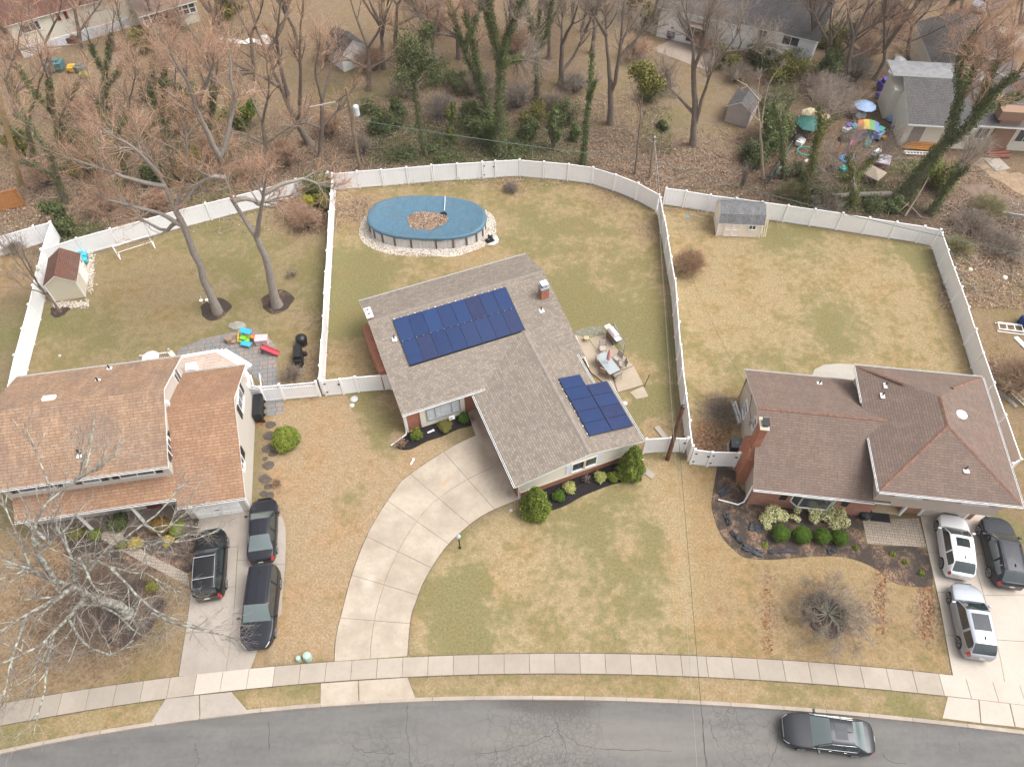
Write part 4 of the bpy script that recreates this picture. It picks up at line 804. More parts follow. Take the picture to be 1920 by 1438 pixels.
# ============================================================ sheds and houses behind
def gable(name, p, q, z, W, D, eave, rise, wallm, roofm, label, cat, oh=.15, axis='x', trim=None, off=(0, 0), ry=None):
    """p,q photo points (at height z) of the front left and front right corners; ridge along the axis"""
    loc, rz = frame(p, q, z); o = empty(name, loc, rz, label, cat)
    if axis == 'x':
        r_ = ry if ry is not None else D/2
        solid('wall', o, [(0, 0), (0, eave-.05), (r_, eave+rise-.12), (D, eave-.05), (D, 0)], 0, W, wallm)
        e = rise/r_*oh
        roof_polys(o, [[(-oh, -oh, eave-e), (W+oh, -oh, eave-e), (W+oh, r_, eave+rise), (-oh, r_, eave+rise)], [(-oh, r_, eave+rise), (W+oh, r_, eave+rise), (W+oh, D+oh, eave-e), (-oh, D+oh, eave-e)]], roofm, .08, trim=trim)
    else:
        solid('wall', o, [(0, 0), (0, eave-.05), (W/2, eave+rise-.12), (W, eave-.05), (W, 0)], 0, D, wallm, 'y')
        e = rise/(W/2)*oh
        roof_polys(o, [[(-oh, D+oh, eave-e), (-oh, -oh, eave-e), (W/2, -oh, eave+rise), (W/2, D+oh, eave+rise)], [(W/2, D+oh, eave+rise), (W/2, -oh, eave+rise), (W+oh, -oh, eave-e), (W+oh, D+oh, eave-e)]], roofm, .08, trim=trim)
    return o
# left yard shed
S1 = gable('garden_shed', (104.5, 565.5), (155, 557.5), 0, 2.35, 3.1, 1.95, .85, SD_YEL, SH_SHED, 'cream garden shed with dark brown shingle roof beside the goal', 'shed', .12, 'y')
m = MB(); m.box((2.37, 1.9, .98), (.04, 1.3, 1.75)); [m.box((2.39, 1.9+s*.62, .98), (.05, .08, 1.8)) for s in (-1, 0, 1)]; m.build('door', M['white'], S1)
win(S1, 2.35, 2.6, 1.5, .4, .45, 0, 1, 1, fr=.05); m = MB(); m.box((2.36, -.01, .97), (.1, .1, 1.9)); m.box((0.0, -.01, .97), (.1, .1, 1.9)); m.build('corner_trim', M['white'], S1)
# right yard shed, gambrel roof
loc, rz = frame((1342.5, 442), (1420.5, 445.5), 0)
S2 = empty('garden_shed', loc, rz, 'small pale pink shed with silver grey gambrel roof against the white fence', 'shed')
solid('wall', S2, [(0, 0), (0, 1.6), (.35, 2.2), (1.2, 2.65), (2.05, 2.2), (2.4, 1.6), (2.4, 0)], 0, 3.75, SD_SHP)
roof_polys(S2, [[(-.1, -.12, 1.5), (3.85, -.12, 1.5), (3.85, .3, 2.27), (-.1, .3, 2.27)], [(-.1, .3, 2.27), (3.85, .3, 2.27), (3.85, 1.2, 2.75), (-.1, 1.2, 2.75)], [(-.1, 1.2, 2.75), (3.85, 1.2, 2.75), (3.85, 2.1, 2.27), (-.1, 2.1, 2.27)], [(-.1, 2.1, 2.27), (3.85, 2.1, 2.27), (3.85, 2.52, 1.5), (-.1, 2.52, 1.5)]], SH_SLV, .06)
m = MB(); m.box((1.25, -.02, .78), (1.35, .04, 1.4)); dd = m.build('door', SD_SHP, S2)
m = MB(); [m.box((1.25+s, -.05, .78), (.07, .03, 1.45)) for s in (-.68, -.04, .04, .68)]; [m.box((1.25, -.05, z_), (1.4, .03, .07)) for z_ in (.09, .78, 1.47)]; m.build('door_trim', M['white'], dd)
m = MB(); [m.box((x_, -.02, .8), (.09, .07, 1.6)) for x_ in (.0, 3.75)]; m.build('corner_trim', M['white'], S2)
win(S2, 2.9, -.01, 1.15, .55, .42, -90, 2, 1, fr=.06)
# white shed far back
S3 = gable('garden_shed', (645.5, 136), (687.7, 118.6), 0, 3.3, 3.6, 1.9, 1.2, SD_WHT, SH_GRY, 'white gable fronted shed with dark grey roof among the trees', 'shed', .12, 'y')
# dark roofed shed
S4 = gable('garden_shed', (1358, 228), (1392, 238), 0, 2.4, 3.0, 1.9, .7, flat('weathered_pink_board', (.42, .36, .34), .8), SH_GRY, 'small weathered shed with dark shingle roof beside the evergreen bush', 'shed', .12, 'y')
# cream house at the top left corner
H4 = gable('house', (45, 109), (170, 73), 0, 13.5, 9.0, 3.9, 2.1, SD_CRM, SH_SHED, 'cream house with brown roof and a glazed sun room at the far corner', 'house', .3, 'x')
H4.location.x -= 0; 
for x_, z_, w_ in ((2.1, 2.9, 1.9), ): win(H4, x_, 0, z_, w_, .9, -90, 2, 1)
m = MB(); [m.box((x_, -.05, 3.2), (.35, .05, .9)) for x_ in (5.2, 6.0)]; m.build('shutter', flat('dark_red_shutter', (.18, .02, .03), .5), H4)
m = MB(); m.box((6.0, -.04, .55), (12.0, .08, 1.1)); m.build('foundation', flat('white_block', (.62, .64, .68), .8, var=.2), H4)
m = MB(); m.box((14.95+1.2, -1.2, 1.1), (6.2, 4.0, 2.2)); sr = m.build('sun_room', SD_CRM, H4)
roof_polys(H4, [[(12.8, -3.5, 2.45), (19.5, -3.5, 2.45), (19.5, 2.5, 3.9), (12.8, 2.5, 3.9)]], flat('brown_flat_roof', (.19, .135, .11), .9))
m = MB(); m.box((16.15, -3.18, 1.72), (6.1, .06, 1.1)); pn = m.build('pane', M['glass'], sr)
m = MB(); [m.box((13.15+i*.75, -3.24, 1.72), (.16, .07, 1.15)) for i in range(9)]; m.box((16.15, -3.24, 2.25), (6.2, .06, .1)); m.box((16.15, -3.235, 1.72), (6.2, .05, .06)); m.box((16.15, -3.24, 1.15), (6.2, .07, .1)); m.build('window_frame', M['white'], sr)
# second house beyond the top edge
H5 = gable('house', (320, 8), (450, -25), 0, 16, 9, 3.2, 2.0, SD_YEL, SH_GRY, 'pale yellow house just showing at the top edge of the view', 'house', .3, 'x')
# white house, top right of centre
H6 = gable('house', (1372, 92), (1484, 119), 0, 8.6, 9.5, 3.3, 2.6, SD_WHT, SH_GRY, 'white house with dark grey roof beyond the bare trees', 'house', .35, 'x', ry=4.6)
for x_, w_ in ((2.9, .9), (6.0, 1.7)): win(H6, x_, 0, 2.35, w_, .95, -90, 2, 1)
m = MB()
solid('wall', H6, [(-1.2, 0), (-1.2, 3.6), (3.6, 5.9), (8.0, 3.6), (8.0, 0)], -8.6, -.02, SD_WHT)
roof_polys(H6, [[(-8.9, -1.6, 3.55), (.3, -1.6, 3.55), (.3, 3.6, 6.1), (-8.9, 3.6, 6.1)], [(-8.9, 3.6, 6.1), (.3, 3.6, 6.1), (.3, 8.3, 3.55), (-8.9, 8.3, 3.55)]], SH_GRY)
win(H6, -4.0, -1.2, 1.3, 2.3, 1.9, -90, 3, 1); m = MB(); m.box((-4.0, -1.75, 2.55), (3.4, 1.1, .08)); m.build('awning', flat('brown_awning', (.2, .15, .12), .8), H6)
# ranch house on the right edge, built of three blocks
loc, rz = frame((1668, 268), (1800, 287), 0)
H7 = empty('house', (*G(1676, 272)[:2], 0), R(-6), 'cream ranch house with grey roofs beside the cluttered yard', 'house')
solid('wall', H7, [(0, 0), (0, 2.7), (4.0, 3.6), (4.4, 2.7), (4.4, 0)], .4, 7.0, SD_CRM)
roof_polys(H7, [[(0.2, -.45, 2.7), (6.6, -.45, 2.7), (6.6, 5.0, 4.35), (.2, 5.0, 4.35)]], SH_GRY)
m = MB(); m.box((4.2, 5.9, 1.6), (9.0, 3.0, 3.2)); m.build('wall', SD_CRM, H7)
roof_polys(H7, [[(-.9, 5.0, 4.5), (8.6, 5.0, 4.5), (8.6, 7.9, 4.35), (-.9, 7.9, 4.35)]], flat('pale_flat_roof', (.21, .21, .215), .8, var=.25, sc=1.5))
solid('wall', H7, [(5.0, 0), (5.0, 3.0), (9.0, 4.6), (13.0, 3.0), (13.0, 0)], 6.4, 18, SD_CRM, 'y')
roof_polys(H7, [[(4.6, 18.4, 3.0), (4.6, 6.2, 3.0), (9, 6.2, 4.8), (9, 18.4, 4.8)], [(9, 18.4, 4.8), (9, 6.2, 4.8), (13.4, 6.2, 3.0), (13.4, 18.4, 3.0)]], SH_GRY)
m = MB(); m.box((13.2, 3.3, 1.45), (12.4, 6.0, 2.9)); m.build('wall', SD_CRM, H7)
roof_polys(H7, [[(6.6, -.3, 2.9), (19.8, -.3, 2.9), (19.8, 4.6, 4.5), (6.6, 4.6, 4.5)], [(6.6, 4.6, 4.5), (19.8, 4.6, 4.5), (19.8, 8.0, 3.2), (6.6, 8.0, 3.2)]], SH_GRY)
m = MB(); m.box((9.55, .2, 2.0), (1.9, .35, 4.0)); m.box((9.4, .5, 3.9), (2.4, 1.2, .9)); m.build('chimney', flat('tan_brick', (.26, .165, .115), .9, var=.2, sc=20), H7)
win(H7, 7.6, .3, 1.7, 1.3, 1.1, -90, 2, 1); win(H7, 12.1, .3, 1.7, 2.2, 1.3, -90, 3, 1)
m = MB(); m.box((1.6, -.03, 1.1), (1.1, .06, 2.1)); m.build('door', flat('grey_screen_door', (.30, .26, .24), .7), H7)
gutter(H7, (.2, -.5, 2.62), (6.6, -.5, 2.62)); gutter(H7, (6.6, -.36, 2.85), (19.8, -.36, 2.85))
m = MB()
for i in range(12): a = Vector((13.6+i*.28, -2.2+i*.16, .25+i*.11)); m.bar(a, a+Vector((0, 0, .9)), .04)
m.bar((13.4, -2.3, 1.1), (16.9, -.4, 2.4), .09, .06); m.bar((13.4, -2.3, .2), (16.9, -.4, 1.5), .09, .25); m.bar((14.4, -3.2, 1.1), (17.9, -1.3, 2.4), .09, .06); m.bar((14.4, -3.2, .2), (17.9, -1.3, 1.5), .09, .25)
for i in range(12): a = Vector((14.6+i*.28, -3.1+i*.16, .25+i*.11)); m.bar(a, a+Vector((0, 0, .9)), .04)
m.box((18.4, -1.2, 1.5), (2.4, 2.6, .12)); m.build('deck_stairs', flat('beige_deck', (.42, .36, .28), .8), H7)
# house roof at the very top right
H8 = gable('house', (1550, 40), (1700, 60), 0, 14, 9, 3, 2, SD_BEI, SH_GRY, 'grey roofed house at the top edge behind the thicket', 'house', .3, 'x')
H8.location.y += 14; H8.location.x += 6
# ============================================================ white vinyl fences
def fence(pts, label, gates=(), h=1.83, group=None, lattice=False, spacing=2.44, mat=None, name='vinyl_fence'):
    P = [G(*p) for p in pts]; o = empty(name, P[0], 0, label, 'fence', group); O = P[0]; mat = mat or M['vinyl']
    post = MB(); post.box((0, 0, (h+.07)/2), (.14, .15, h+.07)); post.lathe((0, 0, h+.07), [(.13, 0), (.13, .035), (.03, .11)], 4, rz=R(45))
    pm = None; first = True; npost = 0
    for k in range(len(P)-1):
        a, b = P[k]-O, P[k+1]-O; L_ = (b-a).length; n = max(1, round(L_/spacing)); ang = math.atan2(b.y-a.y, b.x-a.x)
        for i in range(n+1):
            if i == n and k < len(P)-2: continue
            q = a.lerp(b, i/n)
            if pm is None: po = post.build('post', M['post'] if mat is M['vinyl'] else mat, o, q, ang); pm = po.data
            else: po = link('post', pm, o, q, ang)
            po.rotation_euler.x = random.uniform(-.018, .018); po.rotation_euler.y = random.uniform(-.012, .012)
        for i in range(n):
            q0, q1 = a.lerp(b, i/n), a.lerp(b, (i+1)/n); l = (q1-q0).length-.19; mid = (q0+q1)/2; gate = (k, i) in gates
            m = MB(); hh = h-.35 if lattice else h
            m.box((0, 0, hh/2+.03), (l, .035, hh-.1)); m.box((0, 0, .10), (l, .07, .14)); m.box((0, 0, hh-.04), (l, .07, .12))
            if lattice:
                m.box((0, 0, h-.02), (l, .06, .07))
                for j in range(int(l/.09)): m.box((-l/2+.05+j*.09, 0, h-.19), (.03, .03, .3), rot=Matrix.Rotation(.6*(1 if j % 2 else -1), 3, 'Y'))
            pn = m.build('gate' if gate else 'panel', mat, o, mid + Vector((0, 0, random.uniform(-.018, .018))), ang); pn.rotation_euler.x = random.uniform(-.02, .02)
            if gate:
                m = MB(); [m.box((-l/2+.05, -.06, z_), (.16, .05, .07)) for z_ in (.45, 1.45)]; m.box((l/2-.05, -.07, 1.3), (.16, .06, .09)); m.build('hinge', M['black'], pn)
    return o
GF = 'white vinyl fences round the yards'
fence([(630,356),(720,349),(812,340.6),(905.5,335),(929,333),(974,330.6),(1064,339),(1109,345),(1150,358),(1191,374.6),(1230,396)], 'long white fence curving behind the pool with a narrow gate', gates=((3, 0), ), group=GF)
fence([(98,498),(162,477),(344,426),(501,386),(564,367),(622,354)], 'white fence behind the left lawn between shed and shrubs', group=GF)
fence([(98,498),(76,600),(52,694),(38,760)], 'white fence along the far side of the cream shed', group=GF)
fence([(98,498),(113,449)], 'short white fence stub running back from the shed corner', group=GF)
fence([(113,447),(83,455),(0,480),(-70,500)], 'white fence of the neighbouring lot leaving at the picture edge', group=GF)
fence([(629,362),(609,714),(607,738)], 'white fence dividing the left lawn from the pool yard', group=GF)
fence([(601,742.5),(534,748.5),(498,752),(474,748)], 'low white fence with lattice top and gate beside the trash bins', gates=((1, 0),), lattice=True, h=1.75, group=GF)
fence([(612,741),(645,738.6),(673,735),(735,730)], 'white fence joining the solar panel house on its driveway side', gates=((0, 0),), group=GF)
fence([(1233,402),(1259,553),(1272,720),(1284,815),(1290,862)], 'white fence dividing the pool yard from the straw coloured lawn', group=GF)
fence([(1205.7,849.5),(1250,847),(1281,847.5)], 'white fence behind the brown post beside the tall evergreen', gates=((1, 0),), group=GF)
fence([(1294,869.5),(1325,873.5),(1376,874.5)], 'white double gate ending at the brick chimney', gates=((0, 0), (1, 0)), group=GF)
fence([(1243,384),(1280,389),(1325,396.6),(1467,416),(1567,431),(1666,447),(1717,455),(1746,461)], 'long white fence behind the pale pink shed', group=GF)
fence([(1748,467),(1770,532),(1795,604.5),(1821,690),(1860,805),(1887,886),(1872,895)], 'white fence along the far right side of the hip roofed house', group=GF)
M['cedar'] = flat('cedar_boards', (.38, .17, .06), .8, var=.25, sc=4)
fence([(-60,418),(0,397),(48,385)], 'short orange cedar fence near the utility pole at the picture edge', name='wood_fence', mat=M['cedar'], spacing=2.0)
# ============================================================ cars
def paint(name, c, rough=.36, metal=.15, coat=.3):
    t = NT(name); n = t.noise(t.obj(), 30, 2); t.b.inputs['Coat Roughness'].default_value = .06
    return t.out(t.ramp(n, [(.3, tuple(x*.95 for x in c)), (.7, c)]), rough, metal, .35, coat)
TYRE = flat('tyre_rubber', (.018, .018, .019), .85); RIM = flat('alloy_rim', (.50, .50, .52), .3, .8)
RED = flat('red_lens', (.45, .012, .015), .15, spec=.7, coat=.5); LENS = flat('clear_lens', (.55, .57, .60), .1, spec=.8, coat=.5); CHROME = flat('bright_trim', (.75, .76, .78), .15, .9)
PLATE = flat('number_plate', (.55, .53, .42), .5)
def car(label, p_front, p_rear, zc, L, W, H, style, mat, group=None, glassf=None, roofkit=()):
    """p_front/p_rear: photo positions of bonnet and boot ends at height zc"""
    a = G(*p_front, zc); b = G(*p_rear, zc); ang = math.atan2(a.y-b.y, a.x-b.x); c = (a+b)/2
    o = empty('car', (c.x, c.y, roofkit[0] if roofkit and isinstance(roofkit[0], float) else .035), ang, label, 'car', group)
    suv = style in ('suv', 'bigsuv', 'hatch')
    gc = .20 if suv else .15; wr = .36 if style == 'bigsuv' else (.35 if suv else .33)
    hl = L/2; xf, xr = hl*.60 if not suv else hl*.61, -hl*.58
    zb = H*(.60 if suv else .62)                      # belt
    zh = zb-.02                                        # cowl
    # windscreen base/top, rear glass top/base as fractions of half length
    wb_, wt_, rt_, rb_ = {'sedan': (.40, .04, -.46, -.76), 'suv': (.47, .12, -.74, -.94), 'hatch': (.48, .12, -.70, -.93), 'bigsuv': (.42, .10, -.86, -.965), 'coupe': (.50, .18, -.32, -.72)}[style]
    X = sorted(set(np.round(np.concatenate([np.linspace(-1, 1, 35)*hl, [-hl*.985, hl*.985, -hl*.95, hl*.95], [wb_*hl, wt_*hl, rt_*hl, rb_*hl, (wt_+.0)*hl-.05],
        [xf+wr*1.16*s for s in (-1, -.999, -.92, -.75, -.5, -.2, .2, .5, .75, .92, .999, 1)], [xr+wr*1.16*s for s in (-1, -.999, -.92, -.75, -.5, -.2, .2, .5, .75, .92, .999, 1)]]), 3)))
    X = np.array(X); n = len(X)
    def hw(x):
        u = abs(x)/hl; k = (max(0, u-.50)/.50); return W/2*(1-(.24 if x > 0 else .17)*k**2.2 - (.16 if x > 0 else .09)*k**8)
    def ztop(x):
        if x > wb_*hl: u = (x-wb_*hl)/(hl-wb_*hl); return zh - (.16 if not suv else .13)*u - .20*u**5
        if x < rb_*hl:
            u = (rb_*hl-x)/(hl+rb_*hl); return (zb+.07 if style in ('sedan', 'coupe') else zb+.07) - .05*u - .22*u**4
        return zh + .09*max(0, min(1, (wb_*hl-x)/((wb_-rb_)*hl)))
    def cab(x):
        x = x/hl
        if x >= wb_ or x <= rb_: return 0.
        if x > wt_: u = (wb_-x)/(wb_-wt_); return .35*math.sin(u*math.pi/2)+.65*u
        if x < rt_: u = (x-rb_)/(rt_-rb_); return .5*math.sin(u*math.pi/2)+.5*u if suv else (u*u*(3-2*u))*.4+u*.6
        return 1.
    def zroof(x):
        u = (x/hl-(wt_+rt_)/2)/((wt_-rt_)/2+.25); return H-.05*u*u - (.05 if suv and x < 0 else .02)*max(0, -x/hl)
    def zlow(x):
        z = gc+.06*(abs(x)/hl)**6 
        for cx in (xf, xr):
            d = (x-cx)/(wr*1.16)
            if abs(d) < 1: z = max(z, wr + math.sqrt(max(0, 1-d*d))*wr*1.16-.02)
        return z
    rows = []
    for x in X:
        w = hw(x); zt = ztop(x); zl = zlow(x); c_ = cab(x); zr = zroof(x); gw = W/2*(.74 if suv else .70)*(1-(.05 if style == 'bigsuv' else .13)*max(0, -x/hl)**1.5)
        zs = min(zb-.05, zt-.03); zm = max(zl+.02, min(.62*zs+.1, zs-.05))
        p = [(w*.90, min(zl, zs)), (w*1.0, min(max(zl+.015, .34), zs)), (w*1.005, min(max(zm, zl+.03), zs)), (w*.985, zs), (w*.93, zt)]
        y5 = w*.90; 
        lerp = lambda a_, b_: a_+(b_-a_)*c_
        p.append((lerp(y5-.01, min(gw+.035, y5-.02)), lerp(zt+.004, zr-.075)))
        p.append((lerp(y5-.05, min(gw-.03, y5-.06)), lerp(zt+.012, zr-.03)))
        p.append((lerp(w*.55, min(gw*.60, w*.6)), lerp(zt+.028, zr)))
        p.append((0, lerp(zt+.034, zr+.012)))
        rows.append(p)
    J = len(rows[0]); V = []; 
    for p in rows:
        for y, z in p: V.append((y, z))
    verts = []
    for i, x in enumerate(X):
        xx = x
        k = max(0, abs(x)/hl-.9)/.1
        for s in (1, -1):
            for j, (y, z) in enumerate(rows[i]):
                verts.append((xx - math.copysign(1, x)*k*(.0+.28*(y/(W/2))**4*.6) - (0.05 if j < 1 else 0)*math.copysign(k, x) + .06*cab(x)*0, s*y, z))
    idx = lambda i, s, j: i*2*J + (0 if s > 0 else J) + j
    groups = {'body': [], 'windscreen': [], 'rear_window': [], 'side_window': [], 'side_window2': [], 'headlight': [], 'headlight2': [], 'taillight': [], 'taillight2': [], 'bumper': []}
    for i in range(n-1):
        xm = (X[i]+X[i+1])/2; u = xm/hl
        for s in (1, -1):
            for j in range(J-1):
                f = (idx(i, s, j), idx(i+1, s, j), idx(i+1, s, j+1), idx(i, s, j+1))
                if s > 0: f = f[::-1]
                g = 'body'
                if wt_ < u < wb_ and j in (6, 7): g = 'windscreen'
                elif rb_+ .01 < u < rt_ and j in (6, 7): g = 'rear_window'
                elif j == 4 and (rt_-.0 if style == 'bigsuv' else rt_*.6+rb_*.4) < u < (wb_*.75+wt_*.25) and not (-.10 < u-(wt_+rt_)/2 < -.04): g = 'side_window' if s > 0 else 'side_window2'
                elif j in (3,) and u > .88: g = 'headlight' if s > 0 else 'headlight2'
                elif j in (2, 3) and u < -.91 and style not in ('bigsuv',): g = 'taillight' if s > 0 else 'taillight2'
                elif j in (1, 2, 3) and u < -.955 and style == 'bigsuv': g = 'taillight' if s > 0 else 'taillight2'
                elif j == 0 and suv: g = 'bumper'
                groups[g].append(f)
    # end caps
    for i, fl in ((0, False), (n-1, True)):
        for j in range(J-1):
            f = (idx(i, 1, j), idx(i, 1, j+1), idx(i, -1, j+1), idx(i, -1, j)); groups['body' if j > 0 else 'bumper'].append(f if fl else f[::-1])
    gf = glassf or M['carglass']; mats = {'body': mat, 'windscreen': gf, 'rear_window': gf, 'side_window': M['carglass'], 'side_window2': M['carglass'], 'headlight': LENS, 'headlight2': LENS, 'taillight': RED, 'taillight2': RED, 'bumper': M['black'] if suv else mat}
    body = None
    for g, F_ in groups.items():
        if not F_: continue
        used = sorted({v for f in F_ for v in f}); mp = {v: k for k, v in enumerate(used)}
        me = bpy.data.meshes.new(g.rstrip('2')); me.from_pydata([verts[v] for v in used], [], [tuple(mp[v] for v in f) for f in F_]); me.materials.append(mats[g])
        me.polygons.foreach_set('use_smooth', [True]*len(F_)); link(g.rstrip('2'), me, o)
    # underside
    m = MB(); m.box((0, 0, gc+.22), (L*.9, W*.72, .3)); m.box((xf, 0, .5), (wr*2.1, W*.80, .42)); m.box((xr, 0, .5), (wr*2.1, W*.80, .42)); m.build('underbody', M['black'], o)
    # wheels
    for cx in (xf, xr):
        for s in (1, -1):
            w = hw(cx)-.10; m = MB(); prof = [(wr-.06, -.11), (wr-.01, -.10), (wr, -.06), (wr, .06), (wr-.01, .10), (wr-.07, .115), (wr-.12, .10)]; i0 = len(m.v); K = len(prof); nn = 24
            for r_, z_ in prof:
                for q in range(nn): an = 2*math.pi*q/nn; m.v.append((cx+r_*math.cos(an), s*(w+z_), wr+r_*math.sin(an)))
            for k in range(K-1):
                for q in range(nn): a0 = i0+k*nn+q; a1 = i0+k*nn+(q+1) % nn; m.f.append((a0, a1, a1+nn, a0+nn)); m.m.append(0)
            wl = m.build('wheel', TYRE, o, smooth=True)
            m = MB(); rr = wr-.10
            for q in range(5):
                an = 2*math.pi*q/5+.3; 
                for dd in (-.13, .13): m.bar((cx+.05*math.cos(an), s*(w+.105), wr+.05*math.sin(an)), (cx+rr*math.cos(an+dd), s*(w+.10), wr+rr*math.sin(an+dd)), .03, .05, up=(0, 1, 0))
            pts = [(cx+(rr+.01)*math.cos(t_), s*(w+.10), wr+(rr+.01)*math.sin(t_)) for t_ in np.linspace(0, 2*math.pi, 25)]
            m.tube(pts, .022, 6, cap=False); m.build('rim', RIM, wl)
            m = MB(); pts = [(cx+(rr)*math.cos(t_), s*(w+.05), wr+(rr)*math.sin(t_)) for t_ in np.linspace(0, 2*math.pi, 25)[:-1]]; m.face(pts); m.build('brake_disc', M['black'], wl)
    zz = zb-.02
    for s in (1, -1):
        m = MB(); m.bar((hl*(wb_-.07), s*W*.47, zz+.03), (hl*(wb_-.10), s*(W*.5+.12), zz+.05), .05); m.box((hl*(wb_-.10), s*(W*.5+.13), zz+.08), (.12, .20, .15)); m.build('mirror', mat, o, bevel=.03)
        for k_ in (wt_-.02, (wt_+rt_)/2-.10):
            m = MB(); m.bar((hl*k_-.08, s*(W*.492), zz-.10), (hl*k_+.08, s*(W*.492), zz-.10), .03, .025); m.build('door_handle', CHROME if 'chrome' in roofkit else mat, o)
    if 'chrome' in roofkit:
        for s in (1, -1):
            m = MB(); pts = []
            for i, x in enumerate(X):
                if rt_*.8+rb_*.2 < x/hl < wb_*.85+wt_*.15: pts.append((x, s*(rows[i][5][0]+.008), rows[i][5][1]))
            m.tube(pts, .009, 5)
            pts = [(x, s*(rows[i][4][0]+.012), rows[i][4][1]) for i, x in enumerate(X) if rt_*.6+rb_*.4 < x/hl < wb_]
            m.tube(pts, .009, 5); m.build('window_trim', CHROME, o)
    if 'rails' in roofkit or 'darkrails' in roofkit:
        rmat = CHROME if 'rails' in roofkit else M['darkmetal']
        for s in (1, -1):
            m = MB(); xs_ = np.linspace(rt_*hl*.95, wt_*hl*.6, 8); m.tube([(x, s*W*.335, zroof(x)+.035 - (.05 if k in (0, 7) else 0)) for k, x in enumerate(xs_)], .02, 6); m.build('roof_rail', rmat, o)
        if 'bars' in roofkit:
            for x in (rt_*hl*.7, 0.0): m = MB(); m.bar((x, -W*.335, zroof(x)+.05), (x, W*.335, zroof(x)+.05), .05, .03); m.build('cross_bar', rmat, o)
    if 'pano' in roofkit or 'sun' in roofkit:
        x0, x1 = (wt_-.09)*hl, ((rt_)*.55+wt_*.05)*hl if 'pano' in roofkit else (wt_-.36)*hl
        yw = W*(.26 if 'pano' in roofkit else .22); m = MB(); k = 8; xs_ = np.linspace(x0, x1, k)
        ys_ = np.linspace(-yw, yw, 5)
        zf = lambda x, y: zroof(x)+.022-.012*abs(y)/(W*.24)
        for i in range(k-1):
            for j in range(4): m.face([(xs_[i], ys_[j], zf(xs_[i], ys_[j])), (xs_[i], ys_[j+1], zf(xs_[i], ys_[j+1])), (xs_[i+1], ys_[j+1], zf(xs_[i+1], ys_[j+1])), (xs_[i+1], ys_[j], zf(xs_[i+1], ys_[j]))])
        sr = m.build('sunroof', flat('sunroof_glass', (.05, .053, .062), .4, spec=.25) if 'dark' in roofkit else M['carglass'], o)
    m = MB(); m.prism([(rt_*hl*.8-.1, -.012), (rt_*hl*.8+.1, -.004), (rt_*hl*.8+.1, .004), (rt_*hl*.8-.1, .012)], zroof(rt_*hl*.8)-.02, zroof(rt_*hl*.8)+.09); m.build('antenna', M['black'], o)
    m = MB(); m.box((-hl-.006, 0, zb-.22), (.02, .30, .14)); m.build('number_plate', PLATE, o)
    m = MB(); m.box((hl-.005, 0, zb*.62), (.06, W*.5, .18)); m.build('grille', M['black'], o)
    return o
# crease lines on the bonnets come from shading; each car has its own proportions
BLK = paint('black_car_paint', (.012, .012, .014)); BLK2 = paint('black_blue_car_paint', (.016, .017, .024)); GRYP = paint('dark_grey_car_paint', (.028, .029, .034), .4, .3)
SLV = paint('silver_car_paint', (.36, .38, .42), .4, .4); WHT = paint('white_car_paint', (.72, .72, .73), .3, 0, .8)
car('black compact sedan with bright red tail lamps at the head of the left driveway', (496,945), (491,1046), .55, 4.6, 1.80, 1.45, 'coupe', BLK2, 'cars on the left driveway', M['carglassb'])
car('black sport utility vehicle with silver roof rails and cross bars under the branches', (398,1000), (391,1118), .65, 4.75, 1.93, 1.78, 'bigsuv', BLK, 'cars on the left driveway', roofkit=('rails', 'bars'))
car('long black sport utility vehicle parked bonnet to the street on the left driveway', (481,1205), (497,1072), .70, 5.1, 1.98, 1.76, 'bigsuv', BLK2, 'cars on the left driveway', M['carglassb'], roofkit=('darkrails',))
car('white crossover with open sunroof in front of the beige garage door', (1783,975), (1798,1074), .6, 4.45, 1.83, 1.62, 'hatch', WHT, 'cars on the right driveway', roofkit=('sun',))
car('shiny black crossover at the right edge beside the white car', (1865,985), (1891,1087), .65, 4.85, 1.96, 1.68, 'hatch', BLK2, 'cars on the right driveway', roofkit=('darkrails',))
car('silver crossover with panoramic glass roof parked nearest the street', (1808,1109), (1834,1222), .6, 4.65, 1.88, 1.66, 'suv', SLV, 'cars on the right driveway', roofkit=('pano', 'dark'))
car('dark grey luxury sedan driving along the street', (1475,1365), (1632,1384), .55, 4.95, 1.88, 1.40, 'sedan', GRYP, None, M['carglassb'], roofkit=(RZ, 'sun', 'dark', 'chrome'))
